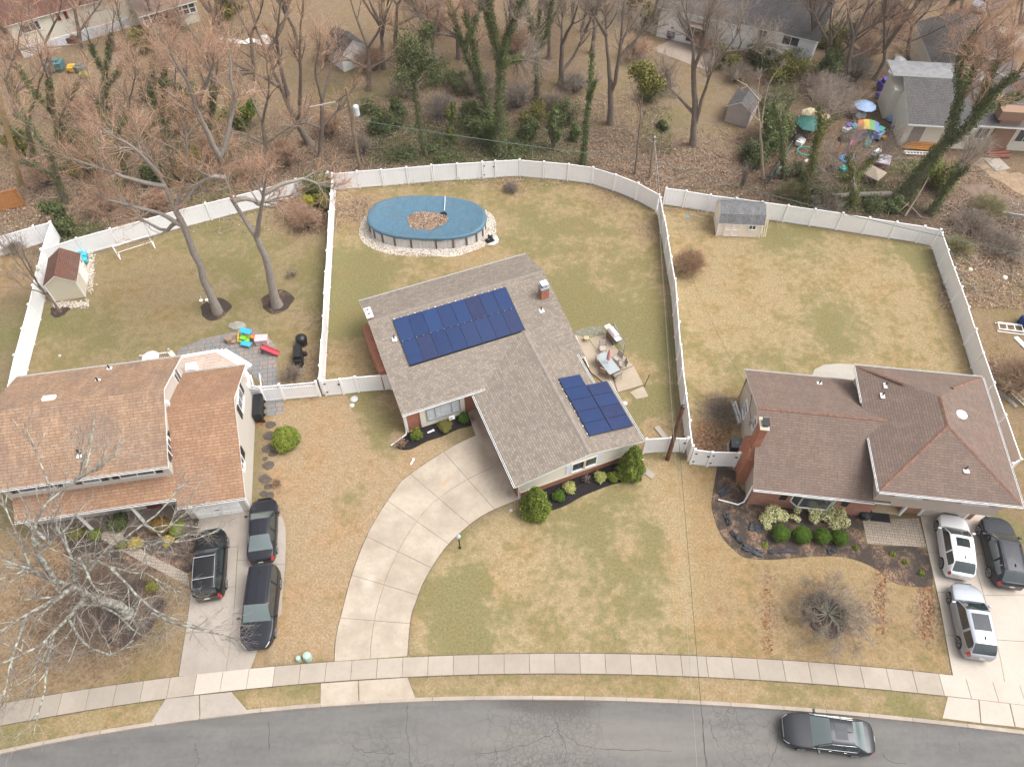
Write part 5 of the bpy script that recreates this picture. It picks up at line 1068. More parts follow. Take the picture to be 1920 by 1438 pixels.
# ============================================================ above-ground pool
c0 = G(708, 401, 1.25); 
PLc = G(803, 404, 1.25); pa = G(703, 398, 1.25); pb = G(903, 410, 1.25)
def pool():
    o = empty('swimming_pool', (*G(800, 406, 1.25)[:2], 0), R(-3), 'oval above ground pool under a blue winter cover with a heap of leaves', 'pool')
    A_, B_ = 5.15, 2.75   # half length, half width of a stadium
    def ring(a, b, n=88):
        out = []
        for k in range(n):
            t_ = 2*math.pi*k/n; x = math.copysign(abs(math.cos(t_))**.80, math.cos(t_))*a; y = math.copysign(abs(math.sin(t_))**.86, math.sin(t_))*b; out.append((x, y))
        return out
    r0 = ring(A_, B_); n = len(r0)
    m = MB()
    for k in range(n): a, b = r0[k], r0[(k+1) % n]; m.face([(a[0], a[1], 0), (b[0], b[1], 0), (b[0], b[1], 1.25), (a[0], a[1], 1.25)])
    t = NT('pool_wall'); sp = t.uvc(); wv = t.noise(t.scale(t.pos(), (5, 5, .2)), 2.5, 3); wall = t.out(t.ramp(wv, [(.35, (.45, .43, .42)), (.65, (.66, .65, .65))]), .5)
    m.build('wall', wall, o, smooth=True)
    for k in range(0, n, 4):
        a = r0[k]; ln = math.hypot(*a); m = MB(); an = math.atan2(a[1]/B_**1.2, a[0]/A_**1.2); m.box((a[0]*1.008, a[1]*1.008, .6), (.10, .14, 1.2), rz=an); m.build('upright', flat('brown_upright', (.13, .085, .07), .6) if k == 0 else bpy.data.materials['brown_upright'], o)
    # cover: sags towards the middle, hangs over the rim
    m = MB(); rings = []
    prof = [(1.03, 1.0), (1.03, 1.12), (1.02, 1.24), (.985, 1.29), (.95, 1.24), (.8, 1.13), (.6, 1.05), (.4, 1.0), (.2, .97), (.02, .96)]
    rg = np.random.default_rng(4)
    for s, z in prof:
        rings.append([(x*s*(1+(.004*math.sin(k*1.7) if s > 1 else 0)), y*s*(1+(.006*math.sin(k*2.3) if s > 1 else 0)), z + (.02*math.sin(k*1.3+s*9) if s < .97 else (.035*math.sin(k*.9)+.02*rg.normal() if z == 1.0 else 0))) for k, (x, y) in enumerate(ring(A_, B_))])
    i0 = 0
    for r_ in rings: m.v += r_
    for a in range(len(rings)-1):
        for k in range(n): m.f.append((a*n+k, a*n+(k+1) % n, (a+1)*n+(k+1) % n, (a+1)*n+k)); m.m.append(0)
    m.f.append(tuple((len(rings)-1)*n+k for k in range(n))); m.m.append(0)
    t = NT('blue_pool_cover'); p = t.pos(); n1 = t.noise(p, .6, 5, .6); n2 = t.noise(p, 4, 5, .7); wv = t.n('ShaderNodeTexWave'); t.l(t.scale(p, (1, 1, 1), .25), wv.inputs[0]); wv.inputs['Scale'].default_value = .28; wv.inputs['Distortion'].default_value = 6; wv.inputs['Detail'].default_value = 3; wv.inputs['Detail Scale'].default_value = 1.5
    c = t.ramp(n2, [(.3, (.062, .128, .185)), (.7, (.092, .175, .235))]); c = t.mix(t.ramp(n1, [(.45, 0.), (.75, .55)]), c, (.10, .115, .12)); c = t.mix(t.ramp(wv.outputs[0], [(0.0, .25), (.05, 0.)]), c, (.04, .08, .13))
    t.bump(n2, .5, .05)
    m.build('cover', t.out(c, .45, 0, .35), o, smooth=True)
    # heap of leaves lying on the cover
    V = []; F = []; rg = np.random.default_rng(5)
    for _ in range(4600):
        a = rg.uniform(0, 2*math.pi); r_ = math.sqrt(rg.uniform())*(1+.12*math.sin(a*3+1)); x = .0+r_*1.75*math.cos(a)-.2*r_*math.sin(a); y = -.35+r_*1.25*math.sin(a)+.30*r_*math.cos(a)
        z = .99+.10*(1-r_)+rg.uniform(0, .05); s = rg.uniform(.035, .075); an = rg.uniform(0, 6.28); ux = Vector((math.cos(an), math.sin(an), rg.uniform(-.4, .4)))*s; uy = Vector((-math.sin(an), math.cos(an), rg.uniform(-.4, .4)))*s*.7; c_ = Vector((x, y, z)); i = len(V)
        V += [c_-ux-uy*.2, c_-uy, c_+ux, c_+uy]; F.append((i, i+1, i+2, i+3))
    t = NT('fallen_leaves'); g = t.n('ShaderNodeNewGeometry').outputs['Random Per Island']; LEAF = t.out(t.ramp(g, [(0, (.10, .055, .035)), (.35, (.20, .115, .075)), (.7, (.34, .235, .16)), (1, (.52, .43, .33))]), .9)
    M['leaf'] = LEAF
    me = np_mesh('leaf_heap', [tuple(v) for v in V], F, LEAF); lf = link('leaf_heap', me, None, (*o.location[:2], 0), R(-3))
    tag(lf, 'heap of fallen leaves in the middle of the blue pool cover', 'leaves', kind='stuff')
    m = MB(); m.tube([(1.35, 2.75, 1.3), (1.42, 1.9, 1.25), (1.45, 1.0, 1.15)], .03, 6); h_ = m.build('cover_hose', M['white'], None, (*o.location[:2], 0), R(-3)); tag(h_, 'white hose reaching over the pool cover to the puddle', 'hose')
    m = MB(); m.lathe((1.4, .62, 1.02), [(.33, 0), (.33, .015)], 18); w_ = m.build('puddle', flat('murky_puddle', (.012, .02, .016), .1, var=.6, sc=14), None, (*o.location[:2], 0), R(-3)); tag(w_, 'dark puddle at the end of the white pool hose', 'puddle')
pool()
q = G(918, 452)
o = empty('pool_pump', q, R(30), 'black pool pump and filter on the white stones', 'pump'); m = MB(); m.box((0, 0, .06), (.75, .5, .08)); m.tube([(-.2, 0, .2), (.25, 0, .2)], .11, 10); m.build('pump_base', M['darkmetal'], o); m = MB(); m.lathe((.12, .1, .1), [(.2, 0), (.22, .1), (.22, .45), (.12, .55), (.05, .58)], 14); m.build('filter_tank', M['black'], o); m = MB(); m.lathe((.12, .1, .66), [(.12, 0), (.10, .06)], 10); m.build('lid', M['white'], o)
# stones round the pool
def scatter_blobs(name, pts, size, mat, label=None, cat=None, kind='stuff', seed=1):
    rg = np.random.default_rng(seed); base = np.array([(1,0,0),(0,1,0),(-1,0,0),(0,-1,0),(0,0,1)], float); V = []; F3 = []
    for x, y in pts:
        s = rg.uniform(*size); an = rg.uniform(0, 6.28); c, s_ = math.cos(an), math.sin(an); b = base*np.array([s, s*rg.uniform(.6, 1), s*rg.uniform(.5, .8)]); b = np.stack([b[:, 0]*c-b[:, 1]*s_, b[:, 0]*s_+b[:, 1]*c, b[:, 2]], 1)+(x, y, .012); i = len(V); V += b.tolist()
        F3 += [(i, i+1, i+4), (i+1, i+2, i+4), (i+2, i+3, i+4), (i+3, i, i+4)]
    me = np_mesh(name, V, np.zeros((0, 4)), mat, faces3=F3); return tag(link(name, me), label, cat, kind=kind)
t = NT('mixed_pebbles'); g = t.n('ShaderNodeNewGeometry').outputs['Random Per Island']; PEB = t.out(t.ramp(g, [(0, (.16, .12, .09)), (.3, (.36, .28, .20)), (.6, (.46, .42, .36)), (1, (.62, .60, .57))]), .9)
rg = np.random.default_rng(11); pts = []; c_ = G(800, 406, 1.25)
while len(pts) < 6500:
    a = rg.uniform(0, 6.28); k = rg.uniform(1.02, 1.34); x = c_.x+math.copysign(abs(math.cos(a))**.8, math.cos(a))*5.15*(1+(k-1)*.55); y = c_.y-.05+math.copysign(abs(math.sin(a))**.86, math.sin(a))*2.75*k
    if math.sin(a) > .6 : continue
    pts.append((x, y))
scatter_blobs('pebbles', pts, (.035, .085), PEB, 'mixed brown and white pebbles round the foot of the pool', 'pebbles')
rg = np.random.default_rng(12); pts = [G(*(rg.normal((170, 505), (4, 18)))) for _ in range(500)] + [G(*(np.array((100+rg.uniform(0, 66), 571-rg.uniform(0, 1)*0)) + (0, rg.normal(-.0, 3)-(0)))) for _ in range(500)]
pts = [(p.x, p.y) for p in pts]
scatter_blobs('pebbles', pts, (.05, .11), PEB, 'pale pebbles along the foot of the cream shed', 'pebbles', seed=3)
# ============================================================ patio furniture behind the middle house
gr_ = 'grey patio chairs round the glass table'
CHF = flat('sling_fabric', (.42, .37, .33), .8); CFR = flat('taupe_tube', (.22, .18, .15), .5, .3)
def patio_chair(x, y, rz, label):
    o = empty('patio_chair', (x, y, .12), rz, label, 'chair', gr_)
    m = MB(); m.box((0, 0, .42), (.48, .48, .03)); m.build('seat', CHF, o)
    m = MB(); m.box((0, .27, .72), (.48, .03, .55), rot=Matrix.Rotation(-.18, 3, 'X')); m.build('backrest', CHF, o)
    for sx in (-1, 1):
        m = MB(); m.tube([(sx*.27, -.25, 0), (sx*.27, -.22, .62), (sx*.27, .22, .64), (sx*.27, .26, .42)], .018, 6); m.build('armrest', CFR, o)
        m = MB(); m.tube([(sx*.25, .30, 0), (sx*.25, .22, .45), (sx*.25, .34, 1.0)], .018, 6); m.build('leg', CFR, o)
    return o
tc = G(1139.5, 680, .85); ta = math.atan2(*(lambda d: (d.y, d.x))(G(1151, 693, .85)-G(1126, 661, .85)))
o = empty('patio_table', (tc.x, tc.y, .12), ta, 'grey glass topped patio table holding a folded pink parasol', 'table')
m = MB(); m.prism([(-1.05+.0, -.42), (-.85, -.52), (.85, -.52), (1.05, -.42), (1.05, .42), (.85, .52), (-.85, .52), (-1.05, .42)], .70, .72); m.build('table_top', glass('frosted_glass', (.30, .34, .35), .2), o)
m = MB(); [m.bar((-1.05, s*.5, .71), (1.05, s*.5, .71), .04) for s in (-1, 1)]; [m.bar((s*1.04, -.5, .71), (s*1.04, .5, .71), .04) for s in (-1, 1)]; m.build('frame', CFR, o)
for sx in (-1, 1):
    for sy in (-1, 1): m = MB(); m.bar((sx*.9, sy*.42, 0), (sx*.95, sy*.45, .7), .045); m.build('leg', CFR, o)
p = empty('parasol', (tc.x, tc.y, .12), 0, 'folded pink parasol standing through the glass patio table', 'parasol')
m = MB(); m.tube([(0, 0, 0), (0, 0, 2.45)], .022, 8); m.build('pole', CFR, p)
m = MB(); m.lathe((0, 0, 1.1), [(.05, 0), (.16, .1), (.15, .5), (.11, .9), (.06, 1.2), (.01, 1.3)], 11); m.build('canopy', flat('pink_canvas', (.60, .30, .28), .8), p); m = MB(); m.lathe((0, 0, 0), [(.24, 0), (.22, .06), (.05, .1)], 14); m.build('base', M['darkmetal'], p)
for (cx, cy, dx, dy, lb) in ((1130,653,0,1,'grey chair at the upper end of the glass table'), (1127,680,-1,.3,'grey chair on the house side of the glass table'), (1133,695,-1,0,'grey chair nearest the house corner of the glass table'), (1156,703,.1,-1,'grey chair pulled out at the lower end of the glass table'), (1158,672,1,.2,'grey chair on the lawn side near the parasol'), (1167,683,1,0,'grey chair on the lawn side near the patio corner')):
    p_ = G(cx, cy, .5); d = Vector((p_.x-tc.x, p_.y-tc.y, 0)); patio_chair(p_.x, p_.y, math.atan2(d.y, d.x)-R(90), lb)
q = G(1147, 640)
o = empty('grill', (q.x, q.y, .12), ta+R(180), 'large stainless gas grill at the lawn edge of the patio', 'grill')
m = MB(); m.box((0, 0, .5), (1.0, .5, .75)); m.build('cabinet', flat('grill_cabinet', (.14, .11, .1), .5), o); m = MB()
extrude(m, [(-.27, .88), (-.27, 1.05), (-.1, 1.2), (.15, 1.2), (.27, 1.02), (.27, .88)], -.45, .45); fixn(m.build('lid', flat('grill_steel', (.68, .68, .69), .4, .3), o)); m = MB(); m.box((.72, 0, .9), (.42, .5, .05)); m.build('side_shelf', bpy.data.materials['grill_steel'], o); m = MB(); m.box((-.68, 0, .9), (.36, .5, .05)); m.build('side_shelf', bpy.data.materials['grill_steel'], o); m = MB(); m.bar((-.4, -.33, 1.0), (.4, -.33, 1.0), .03); m.build('handle', M['darkmetal'], o)
for sx in (-1, 1):
    for sy in (-1, 1): m = MB(); m.tube([(sx*.42, sy*.2-.02, .07), (sx*.42, sy*.2+.02, .07)], .07, 10); m.build('wheel', M['black'], o)
o = empty('railing', G(1146, 611), 0, 'grey metal railing with posts along the lawn edge of the patio', 'railing'); O = Vector(o.location)
pts = [G(1148, 621)-O, G(1169, 662)-O]
for p_ in pts: m = MB(); m.bar((p_.x, p_.y, 0), (p_.x, p_.y, 1.1), .05); m.build('post', M['grey'], o)
m = MB(); [m.bar((pts[0].x, pts[0].y, z_), (pts[1].x, pts[1].y, z_), .04) for z_ in (.35, .7, 1.05)]; m.build('rail', M['grey'], o)
for (x_, y_, h_, lb) in ((1208, 725, 1.3, 'thin leaning wooden post at the patio corner'), ):
    q = G(x_, y_); m = MB(); m.bar((0, 0, 0), (.25, .2, h_), .07); tag(m.build('post', M['wood'], None, q), lb, 'post')
q = G(1097, 690); o = empty('railing', q, 0, 'white and grey railing beside the house wall on the patio', 'railing'); m = MB(); a = G(1088, 672)-q; b = G(1102, 706)-q
for p_ in (a, b): m.bar((p_.x, p_.y, 0), (p_.x, p_.y, 1.15), .05)
m.build('post', M['grey'], o); m = MB(); m.bar((a.x-.4, a.y+1.2, 1.3), (b.x, b.y, 1.1), .05); m.build('rail', M['white'], o)
q = G(1099, 640); m = MB(); m.box((0, 0, .32), (.4, .35, .04)); [m.bar((sx*.17, sy*.14, 0), (sx*.17, sy*.14, .32), .03) for sx in (-1, 1) for sy in (-1, 1)]; tag(m.build('side_table', flat('yellowed_table', (.42, .34, .18), .7), None, (q.x, q.y, .12)), 'little yellowed side table near the mossy flagstones', 'table')
# ============================================================ left yard things
def thing1(name, mb, mat, px, py, label, cat, rz=0, z=0, group=None, bevel=0, smooth=False):
    q = G(px, py); o = mb.build(name, mat, None, (q.x, q.y, z), rz, bevel=bevel, smooth=smooth); return tag(o, label, cat, group)
# soccer goal
a, b = G(226, 487), G(291, 466); o = empty('soccer_goal', a, 0, 'white frame of a football goal lying near the back fence', 'goal'); d = b-a; n_ = Vector((-d.y, d.x, 0)).normalized()
m = MB()
for p_ in (Vector((0, 0, 0)), d): m.bar(p_, p_+n_*1.0+Vector((0, 0, .0)), .07); m.bar(p_, p_+n_*.0+Vector((-.2, .2, 1.3)), .07); m.bar(p_+n_*1.0, p_+Vector((-.2, .2, 1.3)), .05)
m.bar(Vector((-.2, .2, 1.3)), d+Vector((-.2, .2, 1.3)), .08); m.bar(n_*1.0, d+n_*1.0, .05); m.build('frame', M['white'], o)
for (x_, y_, lb) in ((380, 569, 'small white metal ring stake left of its twin by the tree bed'), (391, 568, 'small white metal ring stake close to the tree bed')):
    m = MB(); m.lathe((0, 0, .32), [(.10, 0), (.15, .05), (.15, .08), (.09, .02)], 12); m.bar((0, 0, 0), (0, .0, .34), .03); m.bar((0, .1, .3), (0, .16, .7), .02); thing1('garden_stake', m, M['white'], x_, y_, lb, 'stake')
# outdoor cube seat, play kitchen, plastic box, slide, grills
m = MB(); m.lathe((0, 0, 0), [(.30, 0), (.34, .1), (.34, .42), (.30, .5), (.05, .52)], 8, sx=1.0); m.lathe((.35, -.12, 0), [(.22, 0), (.24, .2), (.1, .25)], 6); thing1('fire_pit', m, flat('brown_stone_cover', (.26, .18, .13), .8), 431, 640, 'brown stone fire pit on the paver patio', 'fire pit')
q = G(462, 640); o = empty('play_set', (q.x, q.y, .02), R(-15), 'blue green and orange plastic toy play set on the paver patio', 'toy')
BL = flat('toy_blue', (.05, .36, .66), .4); GN = flat('toy_green', (.22, .52, .05), .4); YL = flat('toy_yellow', (.80, .42, .03), .4); OR = flat('toy_orange', (.80, .20, .02), .4)
m = MB(); m.box((0, .35, .85), (.95, .5, .08)); m.box((.3, -.45, .3), (.85, .45, .08)); [m.box((s*.4, .4, .4), (.10, .10, .85)) for s in (-1, 1)]; m.build('panel', BL, o, bevel=.03)
m = MB(); m.box((0, -.02, .25), (.75, .75, .12)); m.box((-.1, .0, .5), (.5, .5, .08)); m.build('platform', GN, o, bevel=.03); m = MB(); m.tube([(-.5, .6, .7), (-.62, .2, .6), (-.55, -.3, .1)], .07, 8); m.build('hoop', YL, o)
m = MB(); m.box((.85, .25, .32), (1.0, .34, .06), rot=Matrix.Rotation(.3, 3, 'Y')); [m.box((.85, .25+s*.17, .38), (1.0, .05, .14), rot=Matrix.Rotation(.3, 3, 'Y')) for s in (-1, 1)]; m.build('slide', OR, o, bevel=.02)
m = MB(); m.box((0, 0, .3), (.95, .62, .6)); m.box((0, 0, .62), (1.0, .68, .07)); thing1('storage_box', m, flat('faded_pink_box', (.55, .42, .42), .6, var=.2), 493, 643, 'faded pink storage box beside the toy play set', 'box', R(5), bevel=.03)
o = empty('toy_slide', G(497, 661), R(-12), 'red plastic toddler slide on the patio edge', 'toy slide'); m = MB(); m.box((.55, 0, .38), (1.35, .38, .06), rot=Matrix.Rotation(.42, 3, 'Y')); [m.box((.55, s*.2, .44), (1.35, .06, .16), rot=Matrix.Rotation(.42, 3, 'Y')) for s in (-1, 1)]; m.build('chute', flat('toy_red', (.42, .03, .05), .4), o, bevel=.02); m = MB(); [m.box((-.1, s*.2, .4), (.08, .06, .8)) for s in (-1, 1)]; [m.box((-.12, 0, z_), (.08, .4, .05)) for z_ in (.2, .45)]; m.build('ladder', flat('brown_ladder', (.12, .07, .07), .6), o)
def grill_cover(px, py, sx, sy, sz, label, rz, rnd=False):
    m = MB(); 
    if rnd: m.lathe((0, 0, 0), [(.36, 0), (.40, .3), (.46, .6), (.42, .8), (.25, .95), (.03, 1.0)], 16)
    else:
        extrude(m, [(-.32, 0), (-.34, .85), (-.25, 1.08), (.2, 1.12), (.33, .9), (.34, 0)], -sx/2, sx/2); m.box((sx/2+.14, 0, .45), (.26, .5, .9)); m.box((-sx/2-.14, 0, .45), (.26, .5, .9))
    o = thing1('covered_grill', m, M['cover'], px, py, label, 'grill', rz, bevel=.05 if not rnd else 0, smooth=rnd); return o
M['cover'] = flat('black_vinyl_cover', (.014, .014, .016), .38, var=.4, sc=6)
grill_cover(568, 645, 1, 1, 1, 'round kettle grill under a black cover on the lawn', 0, True); grill_cover(562, 675, 1.15, .66, 1.1, 'long gas grill under a black cover near the dividing fence', R(100))
m = MB(); m.lathe((0, 0, 0), [(.20, 0), (.16, .25), (.02, .4)], 10); thing1('charcoal_starter', m, M['darkmetal'], 572, 665, 'small dark starter can beside the covered grills', 'can')
m = MB(); m.lathe((0, 0, 0), [(.62, 0), (.55, .14), (.2, .2), (.02, .21)], 7, sx=1.3, sy=.8); thing1('flat_rock', m, flat('grey_rock', (.26, .25, .21), .9, var=.3), 445, 612, 'flat grey rock at the top edge of the paver patio', 'rock')
for k, (x_, y_, s_) in enumerate(((507,797,.42),(506,817,.5),(504,842,.5),(511,851,.35),(497,860,.2),(504,872,.45),(497,898,.45),(503,912,.3),(495,925,.28),(506,928,.35))):
    m = MB(); rgk = np.random.default_rng(k); P_ = [(s_*(1+.15*rgk.normal())*math.cos(a), s_*.75*(1+.15*rgk.normal())*math.sin(a)) for a in np.linspace(0, 6.28, 9)[:-1]]; m.prism(P_, 0, .05, bottom=False)
    q = G(x_, y_); tag(m.build('stepping_stone', flat('slate_%s' % 'stone', (.085, .07, .058), .9, var=.3) if k == 0 else bpy.data.materials['slate_stone'], None, (q.x, q.y, 0), bevel=.015), ['uppermost','second','third','fourth','fifth','sixth','seventh','eighth','ninth','lowest'][k]+' dark flat stepping stone in the row beside the beige house', 'stepping stone', 'stepping stones in the sandy grass')
tb = 'black trash bins lined up against the beige house'
for k, (x_, y_, lb) in enumerate(((485,752,'black trash bin nearest the lattice fence'), (483,766,'black trash bin between the other two'), (482,781,'black trash bin nearest the stepping stones'))):
    bl_ = Matrix.Rotation(LH.rotation_euler.z, 3, 'Z') @ Vector((14.12, 7.35-.62*k, 0)) + Vector(LH.location); o = empty('trash_bin', (bl_.x, bl_.y, 0), LH.rotation_euler.z-R(90), lb, 'trash bin', tb); m = MB(); m.prism([(-.22, -.24), (.22, -.24), (.22, .24), (-.22, .24)], 0, .1); extrude(m, [(-.24, .1), (-.32, .98), (.32, .98), (.24, .1)], -.27, .27); m.build('bin', M['cover'], o); m = MB(); extrude(m, [(-.34, .99), (-.30, 1.08), (.25, 1.1), (.36, .99)], -.31, .31); m.build('lid', M['cover'], o)
    for s in (-1, 1): m = MB(); m.tube([(s*.28-.02, .26, .13), (s*.28+.02, .26, .13)], .13, 10); m.build('wheel', M['black'], o)
# lamp post, splice boxes, sign, small stakes
o = empty('lamp_post', G(862.5, 1027), 0, 'short black lamp post at the inner edge of the curved driveway', 'lamp post'); m = MB(); m.tube([(0, 0, 0), (0, 0, 1.5)], .045, 8); m.lathe((0, 0, 0), [(.09, 0), (.07, .15), (.04, .2)], 10); m.build('pole', M['black'], o); m = MB(); m.lathe((0, 0, 1.5), [(.07, 0), (.11, .05), (.12, .25), (.15, .27), (.04, .36)], 8); m.build('lantern', flat('pale_lantern', (.35, .40, .45), .3), o)
for (x_, y_, s_, lb) in ((561, 1236, .17, 'small pale green utility box beside the bigger one'), (578, 1233, .27, 'larger mint green utility box near the driveway')):
    m = MB(); m.lathe((0, 0, 0), [(s_, 0), (s_*.95, s_*1.6), (s_*.8, s_*2.0), (s_*.3, s_*2.15)], 8); thing1('utility_box', m, flat('mint_green', (.33, .45, .37), .5, var=.08) if s_ < .2 else bpy.data.materials['mint_green'], x_, y_, lb, 'utility box')
q = G(848, 789); o = empty('yard_sign', q, R(22), 'small white yard sign in the mulch beside the round shrub', 'sign'); m = MB(); m.box((0, 0, .42), (.42, .03, .30), rot=Matrix.Rotation(-.5, 3, 'X')); m.build('board', M['white'], o); m = MB(); m.bar((0, .02, 0), (0, .02, .4), .03); m.build('stake', M['darkmetal'], o); m = MB(); m.box((-.05, -.04, .42), (.16, .01, .10), rot=Matrix.Rotation(-.5, 3, 'X')); m.build('emblem', M['grey'], o)
for (x_, y_, rz_0, lb) in ((807, 810, .5, 'white plastic downspout piece in the black mulch'), (773, 867, 1.2, 'small white scrap on the sandy grass')):
    m = MB(); m.box((0, 0, .06), (.45, .10, .08)); m.box((.25, .02, .03), (.12, .16, .05)); thing1('plastic_piece', m, M['white'], x_, y_, lb, 'scrap', rz_0)
# brown leaning post beside the fence
a = G(1251.5, 861); b = a + Vector((.12, .05, 0)); o = empty('utility_post', a, 0, 'leaning dark brown post in front of the white fence', 'post'); top = UP(1281, 762, a.y+.35)-a; m = MB(); m.tube([(0, 0, -.2), tuple(top*.5), tuple(top)], [.17, .15, .14], 10); m.build('shaft', M['polebrown'], o); m = MB(); m.lathe(tuple(top), [(.15, 0), (.13, .06), (.02, .1)], 10); m.build('cap', M['darkmetal'], o)
# AC units
def ac(px, py, label, rz=0):
    q = G(px, py); o = empty('air_conditioner', (q.x, q.y, 0), rz, label, 'air conditioner'); m = MB(); m.box((0, 0, .05), (1.05, 1.05, .1)); m.build('pad', GREYC, o); m = MB(); m.box((0, 0, .5), (.8, .8, .8)); m.build('casing', M['black'], o, bevel=.05)
    m = MB(); m.lathe((0, 0, .91), [(.30, 0), (.37, .0), (.37, .03), (.30, .03)], 20); m.box((0, 0, .905), (.82, .82, .01)); m.build('fan_guard', flat('ac_grey', (.13, .14, .155), .4), o); m = MB(); [m.box((0, 0, .925), (.60, .13, .01), rz=a) for a in (0, 1.05, 2.1)]; m.lathe((0, 0, .92), [(.12, 0), (.1, .06)], 10, m=1); m.build('fan', [M['black'], M['grey']], o)
ac(1377, 843, 'black air conditioner unit behind the white gate', R(-7))
# stacked white rails next to the tan side wall; lamp by porch; mat; trash at porch
m = MB(); [m.bar((k*.22, 0, .1), (k*.22-.05, 1.9, .1), .14, .2) for k in range(2)]; thing1('window_well_cover', m, M['white'], 1385, 795, 'white rails leaning by the tan side wall', 'rails', R(4))
m = MB(); m.box((0, 0, .015), (1.3, .75, .02)); thing1('door_mat', m, M['black'], 1649, 969, 'black mat on the paver walk by the porch', 'mat', R(-7), z=.03)
q = G(1618, 968); o = empty('storage_bin', (q.x, q.y, 0), R(-20), 'black ribbed bin beside the porch step', 'bin'); m = MB(); m.lathe((0, 0, 0), [(.36, 0), (.42, .5), (.44, .55), (.44, .6), (.1, .68)], 8); m.build('bin', M['black'], o); m = MB(); m.box((-.5, .1, .06), (.35, .25, .1)); m.build('paver', STON, o)
# mailbox-less objects on the far right lawn: white frame, ladders, blue tarp
o = empty('white_rack', G(1892, 617), R(-10), 'white rectangular metal rack lying on the rough lawn', 'rack'); m = MB(); [m.bar((-.9, y_, .25), (.9, y_, .25), .06) for y_ in (-.35, .35)]; [m.bar((x_, -.35, .25), (x_, .35, .25), .05) for x_ in (-.9, -.3, .3, .9)]; [m.bar((x_*1.1, y_*1.1, .02), (x_, y_, .25), .05) for x_ in (-.9, .9) for y_ in (-.35, .35)]; [m.bar((-1.0, y_, .04), (1.0, y_, .04), .06) for y_ in (-.45, .45)]; m.build('frame', M['white'], o)
def ladder(px, py, rz, L_, label, mat, z=.08):
    m = MB(); [m.bar((0, s*.2, 0), (L_, s*.2, 0), .05, .07) for s in (-1, 1)]; [m.bar((.2+i*.3, -.2, 0), (.2+i*.3, .2, 0), .04) for i in range(int((L_-.2)/.3))]; return thing1('ladder', m, mat, px, py, label, 'ladder', rz, z)
ladder(1898, 735, R(-66), 3.4, 'white ladder lying among boards past the right fence', M['white'])
m = MB(); m.box((0, 0, .05), (.3, 1.7, .08)); thing1('plank', m, M['steel'], 1888, 748, 'grey plank beside the white ladder', 'plank', R(28))
m = MB(); m.box((0, 0, .06), (.25, 2.4, .1)); thing1('plank', m, flat('yellow_lumber', (.55, .38, .17), .8), 1917, 750, 'yellow plank right of the white ladder', 'plank', R(22))
m = MB(); m.box((0, 0, .45), (1.6, .9, .9)); thing1('covered_mower', m, flat('navy_tarp', (.01, .03, .14), .5, var=.3), 1926, 613, 'navy covered bulk at the right edge by the white rack', 'tarp', R(-60), bevel=.15)
m = MB(); m.box((0, 0, .06), (.35, 2.2, .1)); thing1('plank', m, M['white'], 1922, 652, 'white board at the right edge below the navy cover', 'plank', R(20))
for x_, y_, lb in ((1819, 506, 'small yellow scrap past the right corner fence'), (1884, 521, 'white scrap on the rough lawn past the fence')):
    m = MB(); m.lathe((0, 0, 0), [(.22, 0), (.16, .12), (.02, .16)], 7); thing1('litter', m, flat('pale_scrap', (.6, .62, .4), .6) if x_ == 1819 else M['white'], x_, y_, lb, 'scrap')
for x_, y_, lb, s_ in ((1172, 756, 'pale round stone near the corner of the pool yard', .2), (664, 748, 'grey stepping stone near the driveway side gate', .3), (660, 760, 'small pale stone below the driveway side gate', .2), (958, 957, 'small dark disc in the front lawn', .12), (1289, 407, 'tiny blue toy near the left fence of the straw lawn', .15), (112, 667, 'small white patch on the left lawn', .12)):
    m = MB(); m.lathe((0, 0, 0), [(s_, 0), (s_*.8, .06), (.02, .08)], 8); thing1('stone', m, flat('pale_stone', (.45, .46, .47), .8) if s_ != .15 else BL, x_, y_, lb, 'stone')
m = MB(); m.box((0, 0, .03), (.45, 1.3, .06)); thing1('flagstone', m, GREYC, 1211, 884, 'long grey splash stone beside the tall evergreen', 'stone', R(48))
m = MB(); m.box((0, 0, .04), (.4, 1.2, .08)); thing1('flagstone', m, GREYC, 1240, 812, 'grey splash stone behind the short white fence', 'stone', R(30))
for x_, y_, lb in ((157, 491, 'turquoise plastic kayak bow behind the cream shed'), (156, 481, 'darker turquoise plastic tub behind the cream shed')):
    m = MB(); m.lathe((0, 0, 0), [(.2, 0), (.42, .15), (.40, .4), (.15, .55), (.02, .58)], 12, sx=1.3, sy=.7); m.box((.1, 0, .5), (.3, .15, .12)); thing1('plastic_tub', m, flat('turquoise', (.05, .42, .56), .4), x_, y_, lb, 'tub', R(-20))
# green barrel and boards by the pink shed
m = MB(); m.lathe((0, 0, 0), [(.26, 0), (.30, .4), (.28, .85), (.2, .95), (.05, 1.0)], 12); thing1('barrel', m, flat('green_barrel', (.02, .14, .06), .5), 1430, 432, 'dark green barrel at the corner of the pale pink shed', 'barrel')
m = MB(); [m.bar((k*.16, 0, 0), (k*.16+.05, .9, 1.3), .10, .04) for k in range(4)]; thing1('lumber', m, flat('pale_lumber', (.48, .40, .27), .8), 1424, 444, 'pale boards leaning at the corner of the pale pink shed', 'boards', R(-5))
